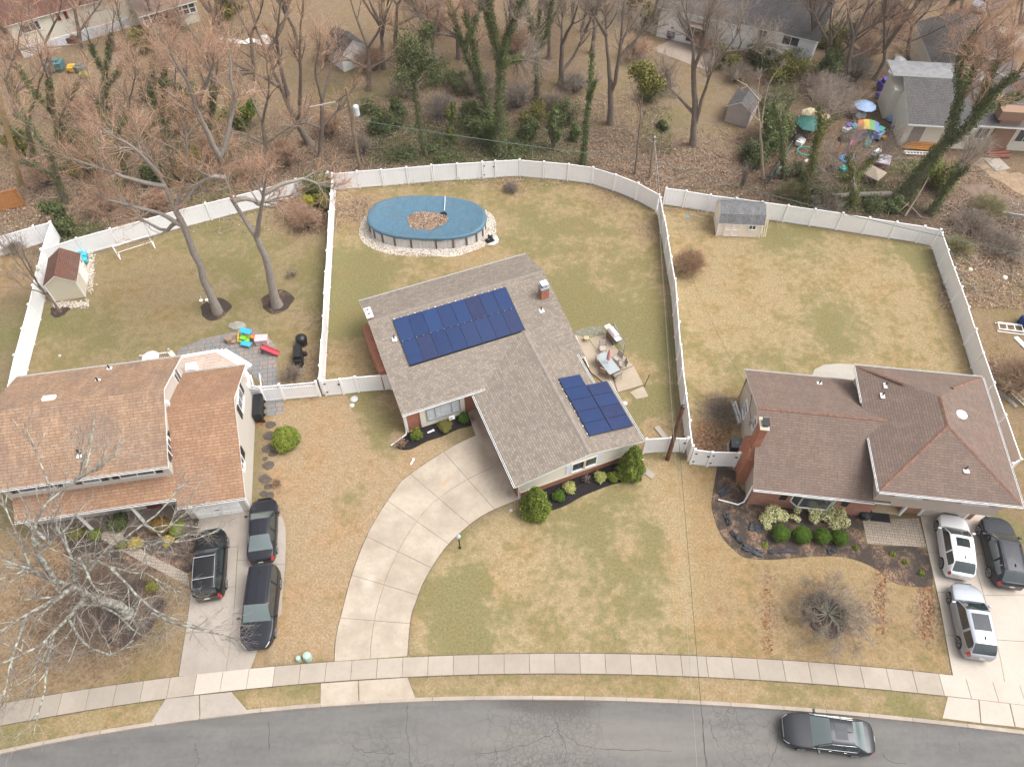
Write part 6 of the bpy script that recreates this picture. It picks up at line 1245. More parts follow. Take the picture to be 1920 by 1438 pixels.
# black weed cloth in the right bed
WC = flat('weed_cloth', (.05, .055, .065), .6, var=.5, sc=5)
for k, (x_, y_, w_, h_, rz_0) in enumerate(((1357,922,.9,.45,.6),(1418,990,.9,.6,-.3),(1411,1033,1.3,.4,-.45),(1465,1034,1.7,.25,.06),(1364,975,.3,.8,.2),(1560,1034,.6,.3,.1),(1380,1008,.25,1.0,.6),(1548,1130,.6,.9,.3))):
    rgk = np.random.default_rng(k+40); m = MB(); n = 9; Z = rgk.uniform(.01, .16, (n, n))
    for i in range(n-1):
        for j in range(n-1): f = lambda a, b: ((a/(n-1)-.5)*w_*(1+.1*math.sin(b)), (b/(n-1)-.5)*h_*(1+.15*math.sin(a*1.3)), Z[a, b]+.02); m.face([f(i, j), f(i+1, j), f(i+1, j+1), f(i, j+1)])
    thing1('landscape_fabric', m, WC, x_, y_, ('bunched black landscape fabric near the grounded downspout', 'black landscape fabric heap left of the clipped balls', 'broad grey black fabric fold at the lowest bend of the bed', 'long flat black fabric strip right of the broad fold', 'small fabric shred at the left edge of the bed', 'faint fabric patch below the rightmost clipped ball', 'narrow black fabric curl along the bed edge', 'black fabric under the twiggy ornamental tree')[k], 'fabric', rz_0, group='torn landscape fabric in the mulch beds', z=.02)
# ============================================================ plants
def norm(a): return a/np.maximum(np.linalg.norm(a, axis=-1, keepdims=True), 1e-9)
def tubes(P, Rd, S):
    """P (B,K,3), Rd (B,K) -> verts, quads"""
    B, K, _ = P.shape; T = np.empty_like(P); T[:, 1:-1] = P[:, 2:]-P[:, :-2]; T[:, 0] = P[:, 1]-P[:, 0]; T[:, -1] = P[:, -1]-P[:, -2]; T = norm(T)
    A = np.tile(np.array([.31, .17, .93]), (B, 1)); m0 = np.abs((T[:, 0]*A).sum(1)) > .9; A[m0] = (1, 0, 0)
    U = norm(np.cross(T, A[:, None, :])); W = np.cross(T, U)
    an = np.arange(S)*2*np.pi/S; V = P[:, :, None, :] + (U[:, :, None, :]*np.cos(an)[None, None, :, None] + W[:, :, None, :]*np.sin(an)[None, None, :, None])*Rd[:, :, None, None]
    idx = np.arange(B*K*S).reshape(B, K, S); a = idx[:, :-1]; b = idx[:, 1:]
    Q = np.stack([a, np.roll(a, -1, 2), np.roll(b, -1, 2), b], -1).reshape(-1, 4)
    return V.reshape(-1, 3), Q
def merge(parts):
    V = []; Q = []; o = 0
    for v, q in parts: V.append(v); Q.append(q+o); o += len(v)
    return np.concatenate(V), np.concatenate(Q)
def resample(pts, K):
    pts = np.asarray(pts, float); d = np.concatenate([[0], np.cumsum(np.linalg.norm(np.diff(pts, axis=0), axis=1))]); t = np.linspace(0, d[-1], K)
    return np.stack([np.interp(t, d, pts[:, i]) for i in range(3)], 1), d[-1]
def children(P, Rd, n, lenf, rg, t0=.25, spread=.9, up=.25, K=5, rr=.55, wig=.12, rmin=.004, L0=None):
    """n children on each branch of P; lenf in metres (lo,hi) scaled by position"""
    B, Kp, _ = P.shape
    t = rg.uniform(t0, 1.0, (B, n)); x = t*(Kp-1); i = np.minimum(x.astype(int), Kp-2); f = (x-i)[..., None]; bi = np.arange(B)[:, None]
    S0 = P[bi, i]*(1-f)+P[bi, i+1]*f; D = norm(P[bi, i+1]-P[bi, i]); r0 = (Rd[bi, i]*(1-f[..., 0])+Rd[bi, i+1]*f[..., 0])*rr
    rnd = norm(rg.normal(size=(B, n, 3))); side = norm(rnd-(rnd*D).sum(-1, keepdims=True)*D)
    d = norm(D + side*spread*rg.uniform(.6, 1.3, (B, n, 1)) + np.array([0, 0, up]))
    L = rg.uniform(lenf[0], lenf[1], (B, n))*(1.15-.55*t)
    C = B*n; S0 = S0.reshape(C, 3); d = d.reshape(C, 3); L = L.reshape(C); r0 = np.maximum(r0.reshape(C), rmin)
    Q = np.empty((C, K, 3)); Q[:, 0] = S0; cur = d
    for k in range(1, K):
        cur = norm(cur + rg.normal(size=(C, 3))*wig + np.array([0, 0, up*.35])); Q[:, k] = Q[:, k-1] + cur*(L/(K-1))[:, None]
    Rr = r0[:, None]*np.linspace(1, .35, K)[None]
    return Q, np.maximum(Rr, rmin*.6)
def leafcards(C, N, size, rg, tilt=.8):
    """small leaf quads at centres C with rough outward normals N"""
    n = len(C); nn = norm(N + rg.normal(size=(n, 3))*tilt); a = norm(np.cross(nn, norm(rg.normal(size=(n, 3))))); b = np.cross(nn, a); s = rg.uniform(size[0], size[1], (n, 1))
    V = np.stack([C-a*s, C-b*s*.62, C+a*s, C+b*s*.62], 1).reshape(-1, 3); Q = np.arange(n*4).reshape(-1, 4); return V, Q
def bark(name, c, c2, lichen=None):
    t = NT(name); p = t.pos(); n = t.noise(t.scale(p, (6, 6, 1.5)), 2, 5, .7); c_ = t.ramp(n, [(.3, c2), (.7, c)])
    if lichen: n2 = t.noise(p, 3.0, 5, .7); c_ = t.mix(t.ramp(n2, [(.46, 0.), (.58, .85)]), c_, lichen)
    t.bump(n, .6, .04); return t.out(c_, .95, 0, .1)
BARK = bark('grey_brown_bark', (.25, .205, .17), (.135, .105, .085)); BARKG = bark('pale_grey_bark', (.34, .305, .27), (.20, .17, .145)); BARKL = bark('lichened_bark', (.23, .20, .175), (.13, .11, .095), (.46, .48, .41))
BARKP = bark('pale_tan_bark', (.42, .34, .26), (.26, .20, .15))
def twigmat(name, a, b):
    t = NT(name); g = t.n('ShaderNodeNewGeometry').outputs['Random Per Island']; n = t.noise(t.pos(), .5, 3); dk = tuple(x*.48 for x in a); hi = tuple(min(1, x*1.12) for x in b); return t.out(t.mix(t.ramp(n, [(.35, 0.), (.65, .6)]), t.ramp(g, [(0, dk), (.3, a), (.75, b), (1, hi)]), t.ramp(g, [(0, dk), (.6, a), (1, b)])), .95, 0, .05)
    t = NT(name); g = t.n('ShaderNodeNewGeometry').outputs['Random Per Island']; n = t.noise(t.pos(), .5, 3); return t.out(t.mix(t.ramp(n, [(.35, 0.), (.65, 1.)]), t.ramp(g, [(0, a), (1, b)]), t.ramp(g, [(0, tuple(x*.8 for x in b)), (1, a)])), .95, 0, .05)
TW_PINK = twigmat('budding_pink_twigs', (.42, .26, .18), (.62, .41, .285)); TW_BRN = twigmat('brown_twigs', (.29, .235, .19), (.40, .33, .27)); TW_GREY = twigmat('grey_twigs', (.27, .23, .195), (.40, .355, .305)); TW_DRK = twigmat('dark_brown_twigs', (.17, .135, .11), (.29, .24, .20)); TW_RED = twigmat('reddish_twigs', (.36, .23, .14), (.52, .36, .24)); TW_OLV = twigmat('olive_twigs', (.24, .22, .10), (.34, .30, .16))
def foliage(name, a, b, c):
    t = NT(name); g = t.n('ShaderNodeNewGeometry').outputs['Random Per Island']; n = t.noise(t.pos(), 1.3, 4, .65)
    col = t.mix(t.ramp(n, [(.35, 0.), (.65, .6)]), t.ramp(g, [(0, a), (.5, b), (1, c)]), a); m_ = t.out(col, .75, 0, .25); t.b.inputs['Subsurface Weight'].default_value = 0; return m_
IVY = foliage('ivy_leaves', (.060, .082, .026), (.125, .155, .052), (.23, .26, .11)); IVYY = foliage('yellow_ivy_leaves', (.07, .085, .018), (.15, .17, .04), (.27, .27, .09))
PINE = foliage('pine_needles', (.052, .068, .024), (.098, .115, .040), (.165, .175, .072)); ARB = foliage('arborvitae_green', (.055, .085, .012), (.13, .175, .022), (.27, .28, .045)); LIME = foliage('lime_shrub', (.09, .12, .014), (.19, .235, .03), (.33, .355, .065))
YEL = foliage('yellow_variegated', (.22, .24, .05), (.42, .42, .13), (.60, .56, .28)); GRN = foliage('clipped_green', (.035, .075, .006), (.075, .135, .012), (.12, .185, .02)); OLV = foliage('olive_shrub', (.09, .09, .02), (.18, .17, .04), (.28, .24, .07)); CRM = foliage('cream_variegated', (.30, .32, .12), (.55, .52, .27), (.72, .66, .42)); RUST = foliage('rusty_shrub', (.10, .06, .015), (.20, .12, .03), (.28, .17, .05)); YLW = foliage('golden_shrub', (.30, .22, .03), (.45, .33, .05), (.55, .42, .10))

def tree(name, label, limbs, r0, barkm=BARK, twigm=TW_PINK, seed=1, dens=1.0, ivy=0.0, ivym=None, cat='tree', group=None, crown_len=3.2, twig_r=.011, n1=7, upb=.25, ivyr=.28, lvl=3, t0=.35, ivtop=99):
    """limbs: list of polylines (Vector/array points, world); first is the trunk"""
    rg = np.random.default_rng(seed); base = np.array(limbs[0][0], float); base[2] = 0; o = empty(name, tuple(base), 0, label, cat, group)
    K = 9; Ps = []; Rs = []; Ls = []
    for j, lb in enumerate(limbs):
        pts = [np.array(p, float) for p in lb[0]] if isinstance(lb, tuple) else [np.array(p, float) for p in lb]
        ra, rb = lb[1] if isinstance(lb, tuple) else ((r0*.98, r0*.60) if j == 0 else (r0*.54, r0*.13))
        p, L = resample(pts, K); p[1:-1] += rg.normal(size=(K-2, 3))*L*.0035; r = np.linspace(ra, rb, K)
        if j == 0: r[0] *= 1.45; r[1] *= 1.08
        Ps.append(p-base); Rs.append(r); Ls.append(L)
    P = np.array(Ps); Rd = np.array(Rs)
    v, q = tubes(P, Rd, 9); parts = [(v, q)]
    src = P[1:] if len(P) > 1 else P; srr = Rd[1:] if len(P) > 1 else Rd
    c1, r1 = children(src, srr, n1, (crown_len*.7, crown_len*1.25), rg, t0, .85, upb*.8, 6, .58, .17)
    # tips continue the limbs
    c1b, r1b = children(src, srr, 2, (crown_len*.9, crown_len*1.2), rg, .93, .3, upb, 6, .9, .10)
    c1 = np.concatenate([c1, c1b]); r1 = np.concatenate([r1, r1b]); parts.append(tubes(c1, r1, 6))
    V, Q = merge(parts); me = np_mesh('trunk', V, Q, barkm, smooth=True); link('trunk', me, o)
    c2, r2 = children(c1, r1, max(3, int(round(7*dens))), (crown_len*.35, crown_len*.85), rg, .12, .95, upb*.7, 5, .5, .2, twig_r)
    out = [tubes(c2, r2, 3)]
    c3, r3 = children(c2, r2, max(4, int(round(9*dens))), (crown_len*.16, crown_len*.40), rg, .08, 1.0, upb*.7, 4, .6, .22, twig_r*.72)
    out.append(tubes(c3, r3, 3))
    if lvl > 3:
        c4, r4 = children(c3, r3, 3, (crown_len*.07, crown_len*.17), rg, .2, .7, upb*.5, 3, .9, .1, twig_r*.6); out.append(tubes(c4, r4, 3))
    V, Q = merge(out); me = np_mesh('crown', V, Q, twigm); link('crown', me, o)
    if ivy > 0:
        CC = []; NN = []
        for p, r, L in zip(P, Rd, Ls):
            n = int(L*ivy*1.6); t = rg.uniform(0, .97, n)*(K-1); i = t.astype(int); f = (t-i)[:, None]; c = p[i]*(1-f)+p[i+1]*f; d = norm(p[i+1]-p[i]); rn = norm(rg.normal(size=(n, 3))); sd = norm(rn-(rn*d).sum(1, keepdims=True)*d)
            rad = (r[i]+ivyr*rg.uniform(.1, 1, n)**1.3*(.55+.65*np.abs(np.sin(t*2.1+len(CC)+rg.uniform(0, .3, n)))))[:, None]; c = c+sd*rad; k = (c[:, 2] < ivtop) & (c[:, 2] > .05); CC.append(c[k]); NN.append(sd[k])
        V, Q = leafcards(np.concatenate(CC), np.concatenate(NN), (.04, .09), rg); me = np_mesh('ivy', V, Q, ivym or IVY); link('ivy', me, o)
    return o
def bush(name, label, px, py, rx, ry, h, mat, n=1400, size=(.05, .10), cat='shrub', group=None, seed=0, shape='round', z=0.0, lump=.12, stem=True, world=None, core=True):
    rg = np.random.default_rng(seed+int(px*7+py*3)); q = Vector(world) if world else G(px, py); o = empty(name, (q.x, q.y, z), 0, label, cat, group)
    d = norm(rg.normal(size=(n, 3))); ph = np.arctan2(d[:, 1], d[:, 0]); th = d[:, 2]
    k = 1+lump*np.sin(ph*3+seed)+lump*.8*np.sin(ph*7+th*5+seed*2)+lump*.6*np.sin(th*9+ph*4)
    rad = rg.uniform(.86, 1.04, n)*k
    if shape == 'cone':
        t = rg.uniform(0, 1, n)**.8; w = (1-t)**.75*(1-.25*np.exp(-t*9))+.06; a = rg.uniform(0, 2*np.pi, n); kk = (1+lump*np.sin(a*5+t*9)+lump*.8*np.sin(a*9-t*17+seed))*rg.uniform(.84, 1.05, n)
        C = np.stack([rx*w*kk*np.cos(a), ry*w*kk*np.sin(a), t*h], 1); N = np.stack([np.cos(a), np.sin(a), np.full(n, .7)], 1)
    else:
        C = np.stack([d[:, 0]*rx*rad, d[:, 1]*ry*rad, h*.5+d[:, 2]*h*.5*rad], 1); N = d + np.array([0, 0, .3]); C[:, 2] = np.maximum(C[:, 2], .03)
    ns = n//14; sh = rg.integers(0, len(C), ns); up_ = norm(norm(N)[sh]+rg.normal(size=(ns, 3))*.5); C = np.concatenate([C]+[C[sh]+up_*l_ for l_ in (.05, .10)]); N = np.concatenate([N, N[sh], N[sh]])
    V, Q = leafcards(C, norm(N), size, rg, .7); link('foliage', np_mesh('foliage', V, Q, mat), o)
    if core:
        m = MB()
        if shape == 'cone': m.lathe((0, 0, 0), [(rx*.70, .05), (rx*.80, h*.12), (rx*.55, h*.45), (rx*.25, h*.8), (.02, h*.95)], 10)
        else: m.lathe((0, 0, 0), [(rx*.3, h*.05), (rx*.72, h*.2), (rx*.82, h*.48), (rx*.6, h*.75), (.02, h*.9)], 10, sy=ry/rx)
        m.build('inner_foliage', mat, o)
    elif stem:
        m = MB(); [m.tube([(0, 0, 0), (rx*.5*math.cos(a), ry*.5*math.sin(a), h*.6)], [.03, .015], 5) for a in (0.3, 2.1, 4.4)]; m.build('stem', BARK, o)
    return o
def twigbush(name, label, px, py, r, h, mat, n=60, seed=0, cat='shrub', group=None, barkm=BARK, twig_r=.008, levels=2, spread=1.0, world=None, nc=5):
    rg = np.random.default_rng(seed+int(px)); q = Vector(world) if world else G(px, py); o = empty(name, (q.x, q.y, 0), 0, label, cat, group)
    a = rg.uniform(0, 2*np.pi, n); e = rg.uniform(0, 1, n)**.6*spread; L = rg.uniform(.75, 1.05, n)
    tip = np.stack([r*e*np.cos(a)*L, r*e*np.sin(a)*L, h*np.sqrt(np.maximum(.08, 1-(e*.9)**2))*L], 1); K = 5; t = np.linspace(0, 1, K)[None, :, None]
    b0 = np.stack([.15*r*np.cos(a), .15*r*np.sin(a), np.zeros(n)], 1); P = b0[:, None]*(1-t)+tip[:, None]*t; P[:, :, 2] = tip[:, None, 2]*np.sin(t[..., 0]*np.pi/2)**.8; P[:, 1:] += rg.normal(size=(n, K-1, 3))*r*.04
    Rd = np.tile(np.linspace(twig_r*2.4, twig_r, K), (n, 1)); link('stem', np_mesh('stem', *tubes(P, Rd, 4), barkm), o)
    out = []; c, r_ = children(P, Rd, nc, (r*.25, r*.5), rg, .25, .7, .15, 4, .7, .15, twig_r); out.append(tubes(c, r_, 3))
    if levels > 1: c, r_ = children(c, r_, 4, (r*.10, r*.25), rg, .2, .8, .1, 3, .8, .1, twig_r*.8); out.append(tubes(c, r_, 3))
    link('twigs', np_mesh('twigs', *merge(out), mat), o); return o
# ---- limbs traced where they stand: a chain of photo positions in the vertical plane of the trunk foot, leaning a little towards or away
def LB(base, pts, lean=0.0):
    y0 = G(*base).y; out = []
    for k, p in enumerate(pts): out.append(UP(p[0], p[1], y0+lean*k/max(1, len(pts)-1)))
    return out
def T(name, label, base, trunk, limbs, r0, **k):
    b = G(*base); tr = [b-Vector((0, 0, .15))] + LB(base, trunk); L_ = [tr]
    for j, lb in enumerate(limbs): L_.append(LB(base, lb, (-1)**j*1.4))
    return tree(name, label, L_, r0, **k)
YG = 'tall bare trees behind the fences'
T('tree', 'tall bare tree with rosy twigs rising from the left mulch ring', (408,585), [(390,540),(366,480),(347,430),(329,394)], [[(329,394),(310,350),(290,310),(262,262)], [(345,425),(300,400),(240,385),(190,370)], [(329,394),(345,330),(352,280),(345,230)], [(310,350),(260,340),(200,320),(140,300)], [(340,410),(310,434),(270,415),(235,380)],[(300,330),(255,280),(205,250)],[(329,394),(370,350),(400,330)]], .34, seed=3, barkm=BARKG, crown_len=3.0, dens=.9, n1=7)
T('tree', 'tall pale barked tree forking low from the right mulch ring', (520,572), [(510,535),(497,480),(481,444)], [[(481,444),(467,424),(437,377),(421,334),(412,294)], [(412,294),(394,260),(367,200),(347,150),(318,95)], [(412,294),(427,264),(431,227),(441,190),(434,150),(430,93)], [(481,444),(487,407),(494,364),(500,330)], [(437,377),(460,372),(490,380),(530,370)], [(367,200),(385,160),(400,120)], [(494,364),(530,345),(570,335),(610,350)],[(421,334),(395,330),(360,350)]], .38, seed=8, barkm=BARKG, crown_len=2.6, dens=1.0, n1=6)
T('tree', 'slender dark stemmed young tree leaning over the cream shed', (113,585), [(100,566),(87,553)], [[(87,553),(60,527),(33,493),(0,455)], [(87,553),(62,520),(27,470),(12,445)], [(87,553),(70,545),(45,540),(25,520)], [(75,540),(55,500),(40,465)]], .12, seed=12, barkm=BARK, twigm=TW_BRN, crown_len=1.7, dens=.8, n1=5, twig_r=.009)
wood = [ # base, trunk, limbs, radius, ivy
 ((194,222),[(196,180),(198,140)],[[(198,140),(205,90),(215,30)],[(198,140),(175,100),(160,50)],[(196,170),(225,130),(240,100)]],.26,60,'tree with ivy on its stem behind the far play area'),
 ((160,290),[(130,250),(97,207)],[[(97,207),(60,170),(30,120)],[(97,207),(90,150),(70,90)],[(130,250),(120,200),(150,150)]],.28,90,'leaning ivy clad tree in the left thicket'),
 ((314,262),[(303,230),(294,205)],[[(294,205),(274,154),(240,110)],[(303,230),(306,174),(310,120)],[(294,205),(285,150),(290,100)]],.26,80,'ivy clad fork tree in the middle of the left thicket'),
 ((431,305),[(394,234),(367,187)],[[(367,187),(347,130),(320,80)],[(394,234),(400,170),(410,110)],[(367,187),(330,160),(290,150)]],.32,90,'ivy clad tree just behind the tall pale forked tree'),
 ((581,270),[(560,235),(548,214)],[[(548,214),(524,160),(501,97),(474,43),(464,-10)],[(541,180),(521,113),(521,67),(527,0)],[(524,163),(494,143),(451,127),(420,100)],[(560,235),(564,143),(561,93),(567,20)],[(501,97),(530,50),(545,0)]],.42,0,'big many limbed bare tree left of the transformer pole'),
 ((601,292),[(603,240),(604,190)],[[(604,190),(618,140),(630,80)],[(604,190),(590,140),(600,80)],[(603,240),(640,200),(665,160)],[(603,240),(570,230),(540,250)]],.27,0,'rosy twigged tree beside the corner of the white fences'),
 ((60,310),[(58,270),(50,230)],[[(50,230),(30,180),(10,120)],[(50,230),(70,170),(90,110)],[(58,270),(20,240),(-20,220)]],.24,20,'rosy tree near the orange cedar fence'),
 ((120,380),[(105,330),(95,290)],[[(95,290),(60,240),(30,210)],[(95,290),(110,230),(130,180)],[(105,330),(70,310),(35,300)],[(105,330),(140,290),(170,260)]],.25,30,'low spreading rosy tree right of the leaning pole'),
 ((240,345),[(228,300),(218,260)],[[(218,260),(190,210),(170,160)],[(218,260),(240,200),(255,140)],[(228,300),(180,270),(140,240)],[(228,300),(265,260),(300,220)]],.27,30,'rosy tree in the thicket behind the football goal'),
 ((330,330),[(320,290),(310,250)],[[(310,250),(280,200),(250,150)],[(310,250),(325,190),(330,120)],[(320,290),(355,250),(390,215)]],.25,20,'slim rosy tree between the two ivy clad forks'),
 ((500,318),[(497,270),(492,230)],[[(492,230),(470,180),(440,120)],[(492,230),(505,170),(500,110)],[(497,270),(540,240),(575,215)],[(497,270),(455,250),(420,240)]],.25,0,'rosy tree above the dark evergreen behind the fence'),
 ((400,170),[(396,130),(388,100)],[[(388,100),(360,60),(330,20)],[(388,100),(400,50),(410,0)],[(396,130),(430,90),(455,60)]],.26,0,'rosy tree in the far yard above the thicket'),
 ((270,190),[(262,150),(255,110)],[[(255,110),(230,60),(215,0)],[(255,110),(280,60),(300,10)],[(262,150),(300,120),(330,90)]],.26,20,'rosy tree beside the glazed sun room'),
 ((90,160),[(95,120),(85,80)],[[(85,80),(60,40),(40,-10)],[(85,80),(110,30),(120,-20)],[(95,120),(50,90),(20,70)]],.24,0,'bare tree in front of the cream far house'),
 ((150,90),[(148,60),(140,20)],[[(140,20),(120,-10),(100,-50)],[(140,20),(165,-20),(170,-60)],[(148,60),(178,20),(200,-10)]],.25,0,'bare tree against the cream wall of the far house'),
 ((30,220),[(22,180),(10,150)],[[(10,150),(-20,110),(-50,80)],[(10,150),(30,100),(40,50)],[(22,180),(60,150),(80,120)]],.25,0,'rosy tree at the left edge above the leaning pole'),
 ((480,150),[(474,110),(470,70)],[[(470,70),(450,30),(430,-20)],[(470,70),(490,20),(500,-30)],[(474,110),(430,80),(400,60)]],.25,0,'far rosy tree left of the white shed'),
 ((690,170),[(692,130),(690,90)],[[(690,90),(670,40),(650,-20)],[(690,90),(720,40),(740,-10)],[(692,130),(650,110),(615,90)],[(692,130),(730,110),(760,90)]],.27,0,'broad bare tree right of the white far shed'),
]
for k, (b, tr, lb, r_, iv, lab) in enumerate(wood): T('tree', lab, b, tr, lb, r_, seed=20+k, ivy=iv*3.2, crown_len=3.0 if r_ > .3 else 2.7, dens=.72, n1=7, barkm=BARK, group=YG, twig_r=.0125, ivtop=8.5)
mid = [
 ((800,292),[(786,230),(773,150)],[[(773,150),(768,110),(766,75)],[(773,150),(800,120),(815,105)]],.17,170,'ivy wound pine stem in the middle of the wood',TW_BRN),
 ((934,290),[(937,190),(940,133)],[[(940,133),(927,67),(907,10),(895,-30)],[(940,133),(950,73),(970,20),(985,-25)],[(945,120),(965,112),(980,108)],[(927,67),(918,30),(915,-20)]],.36,330,'big ivy covered tree forking into two green limbs',TW_BRN),
 ((925,232),[(907,175),(890,140)],[[(890,140),(870,93),(854,43),(837,-5)],[(907,175),(887,80),(870,20)],[(870,93),(890,50),(900,0)]],.32,240,'ivy covered tree leaning left beside the big forked one',TW_PINK),
 ((1007,190),[(1007,140),(1006,100)],[[(1006,100),(994,43),(984,-5)],[(1006,100),(1024,67),(1036,-5)],[(1006,110),(1010,50),(1012,0)]],.36,130,'stout twin stemmed tree with ivy round its foot',TW_BRN),
 ((1052,160),[(1053,120),(1054,83)],[[(1054,83),(1054,50),(1054,20)],[(1054,83),(1074,40),(1090,-10)],[(1056,130),(1074,110),(1097,60),(1131,43)],[(1097,60),(1110,30),(1125,10)]],.34,0,'bare tree with a broken pale top and a long right limb',TW_BRN),
 ((1146,232),[(1145,185),(1144,150)],[[(1144,150),(1137,67),(1134,-5)],[(1147,170),(1155,144),(1164,83),(1171,-5)],[(1160,120),(1174,100),(1201,63),(1225,40)],[(1137,67),(1120,40),(1105,10)]],.40,0,'twin stemmed bare tree with spreading roots in open grass',TW_BRN),
 ((1300,272),[(1303,200),(1300,134)],[[(1300,134),(1300,83),(1287,30),(1275,-10)],[(1305,230),(1323,167),(1333,134),(1357,100),(1387,57)],[(1333,134),(1340,90),(1345,40)],[(1300,134),(1320,80),(1330,20)],[(1303,215),(1280,190),(1250,160),(1225,140)],[(1357,100),(1390,95),(1420,90)]],.36,0,'bare tree with two long stems in front of the white house',TW_BRN),
 ((1432,336),[(1427,270),(1424,227)],[[(1424,227),(1420,187),(1424,150)],[(1424,227),(1410,215),(1408,212)],[(1427,240),(1432,200),(1440,160),(1460,130)],[(1424,190),(1400,160),(1380,150)]],.15,0,'pale tan snag standing beside the dark evergreen',TW_GREY),
 ((1564,136),[(1560,110),(1554,83)],[[(1554,83),(1530,33),(1508,-10)],[(1558,100),(1557,40),(1560,-10)],[(1554,83),(1580,40),(1610,0)],[(1560,110),(1600,80),(1640,50)]],.34,0,'dark bare tree right of the white house',TW_BRN),
 ((1590,150),[(1592,110),(1600,70)],[[(1600,70),(1620,30),(1640,-20)],[(1600,70),(1590,20),(1580,-20)],[(1592,110),(1640,90),(1680,80)],[(1600,70),(1650,40),(1700,20)]],.28,0,'spreading bare tree behind the cluttered yard',TW_PINK),
 ((1507,373),[(1520,320),(1530,270)],[[(1530,270),(1545,235),(1574,214)],[(1530,270),(1540,230),(1535,200)]],.20,260,'leaning ivy trunk left of the toy heap',TW_BRN),
 ((1470,335),[(1468,290),(1466,245)],[[(1466,245),(1470,210),(1490,180)],[(1466,245),(1455,215),(1450,190)]],.14,170,'thin ivy covered stem beside the wire fence',TW_BRN),
 ((1600,388),[(1602,355),(1604,335)],[[(1604,335),(1625,310),(1650,290)],[(1604,335),(1595,310),(1590,290)],[(1603,345),(1575,330),(1560,325)]],.24,330,'bushy ivy covered stump behind the straw lawn fence',TW_BRN),
 ((1687,374),[(1712,345),(1745,300),(1777,264)],[[(1777,264),(1791,214),(1804,167),(1818,140),(1850,100)],[(1777,268),(1807,250),(1831,214),(1868,167),(1914,134)],[(1831,214),(1870,190),(1920,180)],[(1804,167),(1800,120),(1830,60)],[(1831,214),(1850,160),(1870,110)]],.48,420,'huge leaning ivy covered tree in front of the ranch house',TW_PINK),
 ((1744,400),[(1765,370),(1781,344)],[[(1781,344),(1795,320),(1803,300)],[(1781,344),(1800,325),(1815,312)]],.20,300,'short leaning ivy trunk below the ranch house stairs',TW_BRN),
 ((1092,312),[(1098,250),(1104,190)],[[(1104,190),(1108,140),(1111,97)],[(1104,190),(1112,160),(1118,150)]],.13,230,'thin ivy wound pole like trunk behind the fence',TW_BRN),
 ((1191,326),[(1196,270),(1201,217)],[[(1201,217),(1206,160),(1210,125)],[(1201,217),(1190,180),(1185,165)]],.11,0,'thin pine trunk with a dark green top',TW_BRN),
 ((1880,180),[(1880,140),(1885,100)],[[(1885,100),(1900,50),(1910,0)],[(1885,100),(1860,50),(1850,0)],[(1880,140),(1830,110),(1800,90)]],.28,0,'rosy tree over the ranch house roof',TW_PINK),
 ((1700,120),[(1705,80),(1710,50)],[[(1710,50),(1690,10),(1680,-30)],[(1710,50),(1740,20),(1760,-20)],[(1705,80),(1660,60),(1630,50)],[(1705,80),(1750,60),(1790,40)]],.26,0,'tangled bare tree above the pale flat roof',TW_PINK),
 ((1800,60),[(1800,30),(1805,0)],[[(1805,0),(1780,-30),(1770,-60)],[(1805,0),(1830,-30),(1840,-60)],[(1800,30),(1850,10),(1890,0)]],.26,0,'bare tree at the top right edge',TW_PINK),
 ((860,110),[(858,70),(850,30)],[[(850,30),(830,-20),(820,-60)],[(850,30),(880,-20),(890,-60)],[(858,70),(820,40),(780,20)],[(858,70),(800,60),(760,55)]],.28,0,'rosy tree at the top edge behind the ivy limbs',TW_PINK),
 ((740,90),[(742,50),(745,10)],[[(745,10),(720,-30),(700,-60)],[(745,10),(770,-30),(790,-60)],[(742,50),(780,30),(810,20)]],.26,0,'rosy tree at the top edge right of the white shed',TW_PINK),
]
for k, (b, tr, lb, r_, iv, lab, tw) in enumerate(mid): T('tree', lab, b, tr, lb, r_, seed=60+k, ivy=iv, ivym=(IVYY if k in (10, 12) else IVY), crown_len=(1.2 if r_ < .2 else 3.1), dens=.55 if r_ < .2 else 1.1, n1=3 if r_ < .2 else 7, barkm=(BARKP if 'pale tan' in lab else BARK), twigm=tw, group=YG, twig_r=.0115, ivyr=.28 if r_ < .2 else .34)
fill = [((300,60),13,'rosy tree at the top edge right of the sun room'), ((430,90),13,'rosy tree above the crumpled white sheet'), ((560,90),14,'rosy tree left of the white gable fronted shed'), ((820,140),12,'bare tree behind the shaggy pine crown'), ((960,70),14,'bare tree between the two tall ivy trees'), ((1090,60),13,'bare tree beside the broken topped tree'), ((1230,30),12,'bare tree at the top edge left of the white house'), ((1500,120),12,'bare tree below the gable of the white house'), ((1640,150),12,'bare tree behind the pale blue parasol'), ((1760,60),13,'rosy tree above the ranch house court'), ((1870,110),13,'rosy tree between the ranch house roofs'), ((20,110),13,'rosy tree at the left edge by the cream far house'), ((720,130),14,'bare tree above the seedlings right of the transformer pole'), ((890,120),15,'bare tree close behind the forked ivy tree'), ((1030,110),14,'bare tree right of the stout twin stemmed tree'), ((1110,100),14,'bare tree left of the spreading root tree'), ((1460,60),13,'bare tree over the white house roof'), ((1950,60),13,'rosy tree at the right edge over the far driveway'), ((1580,60),12,'bare tree among the thicket right of the white house')]
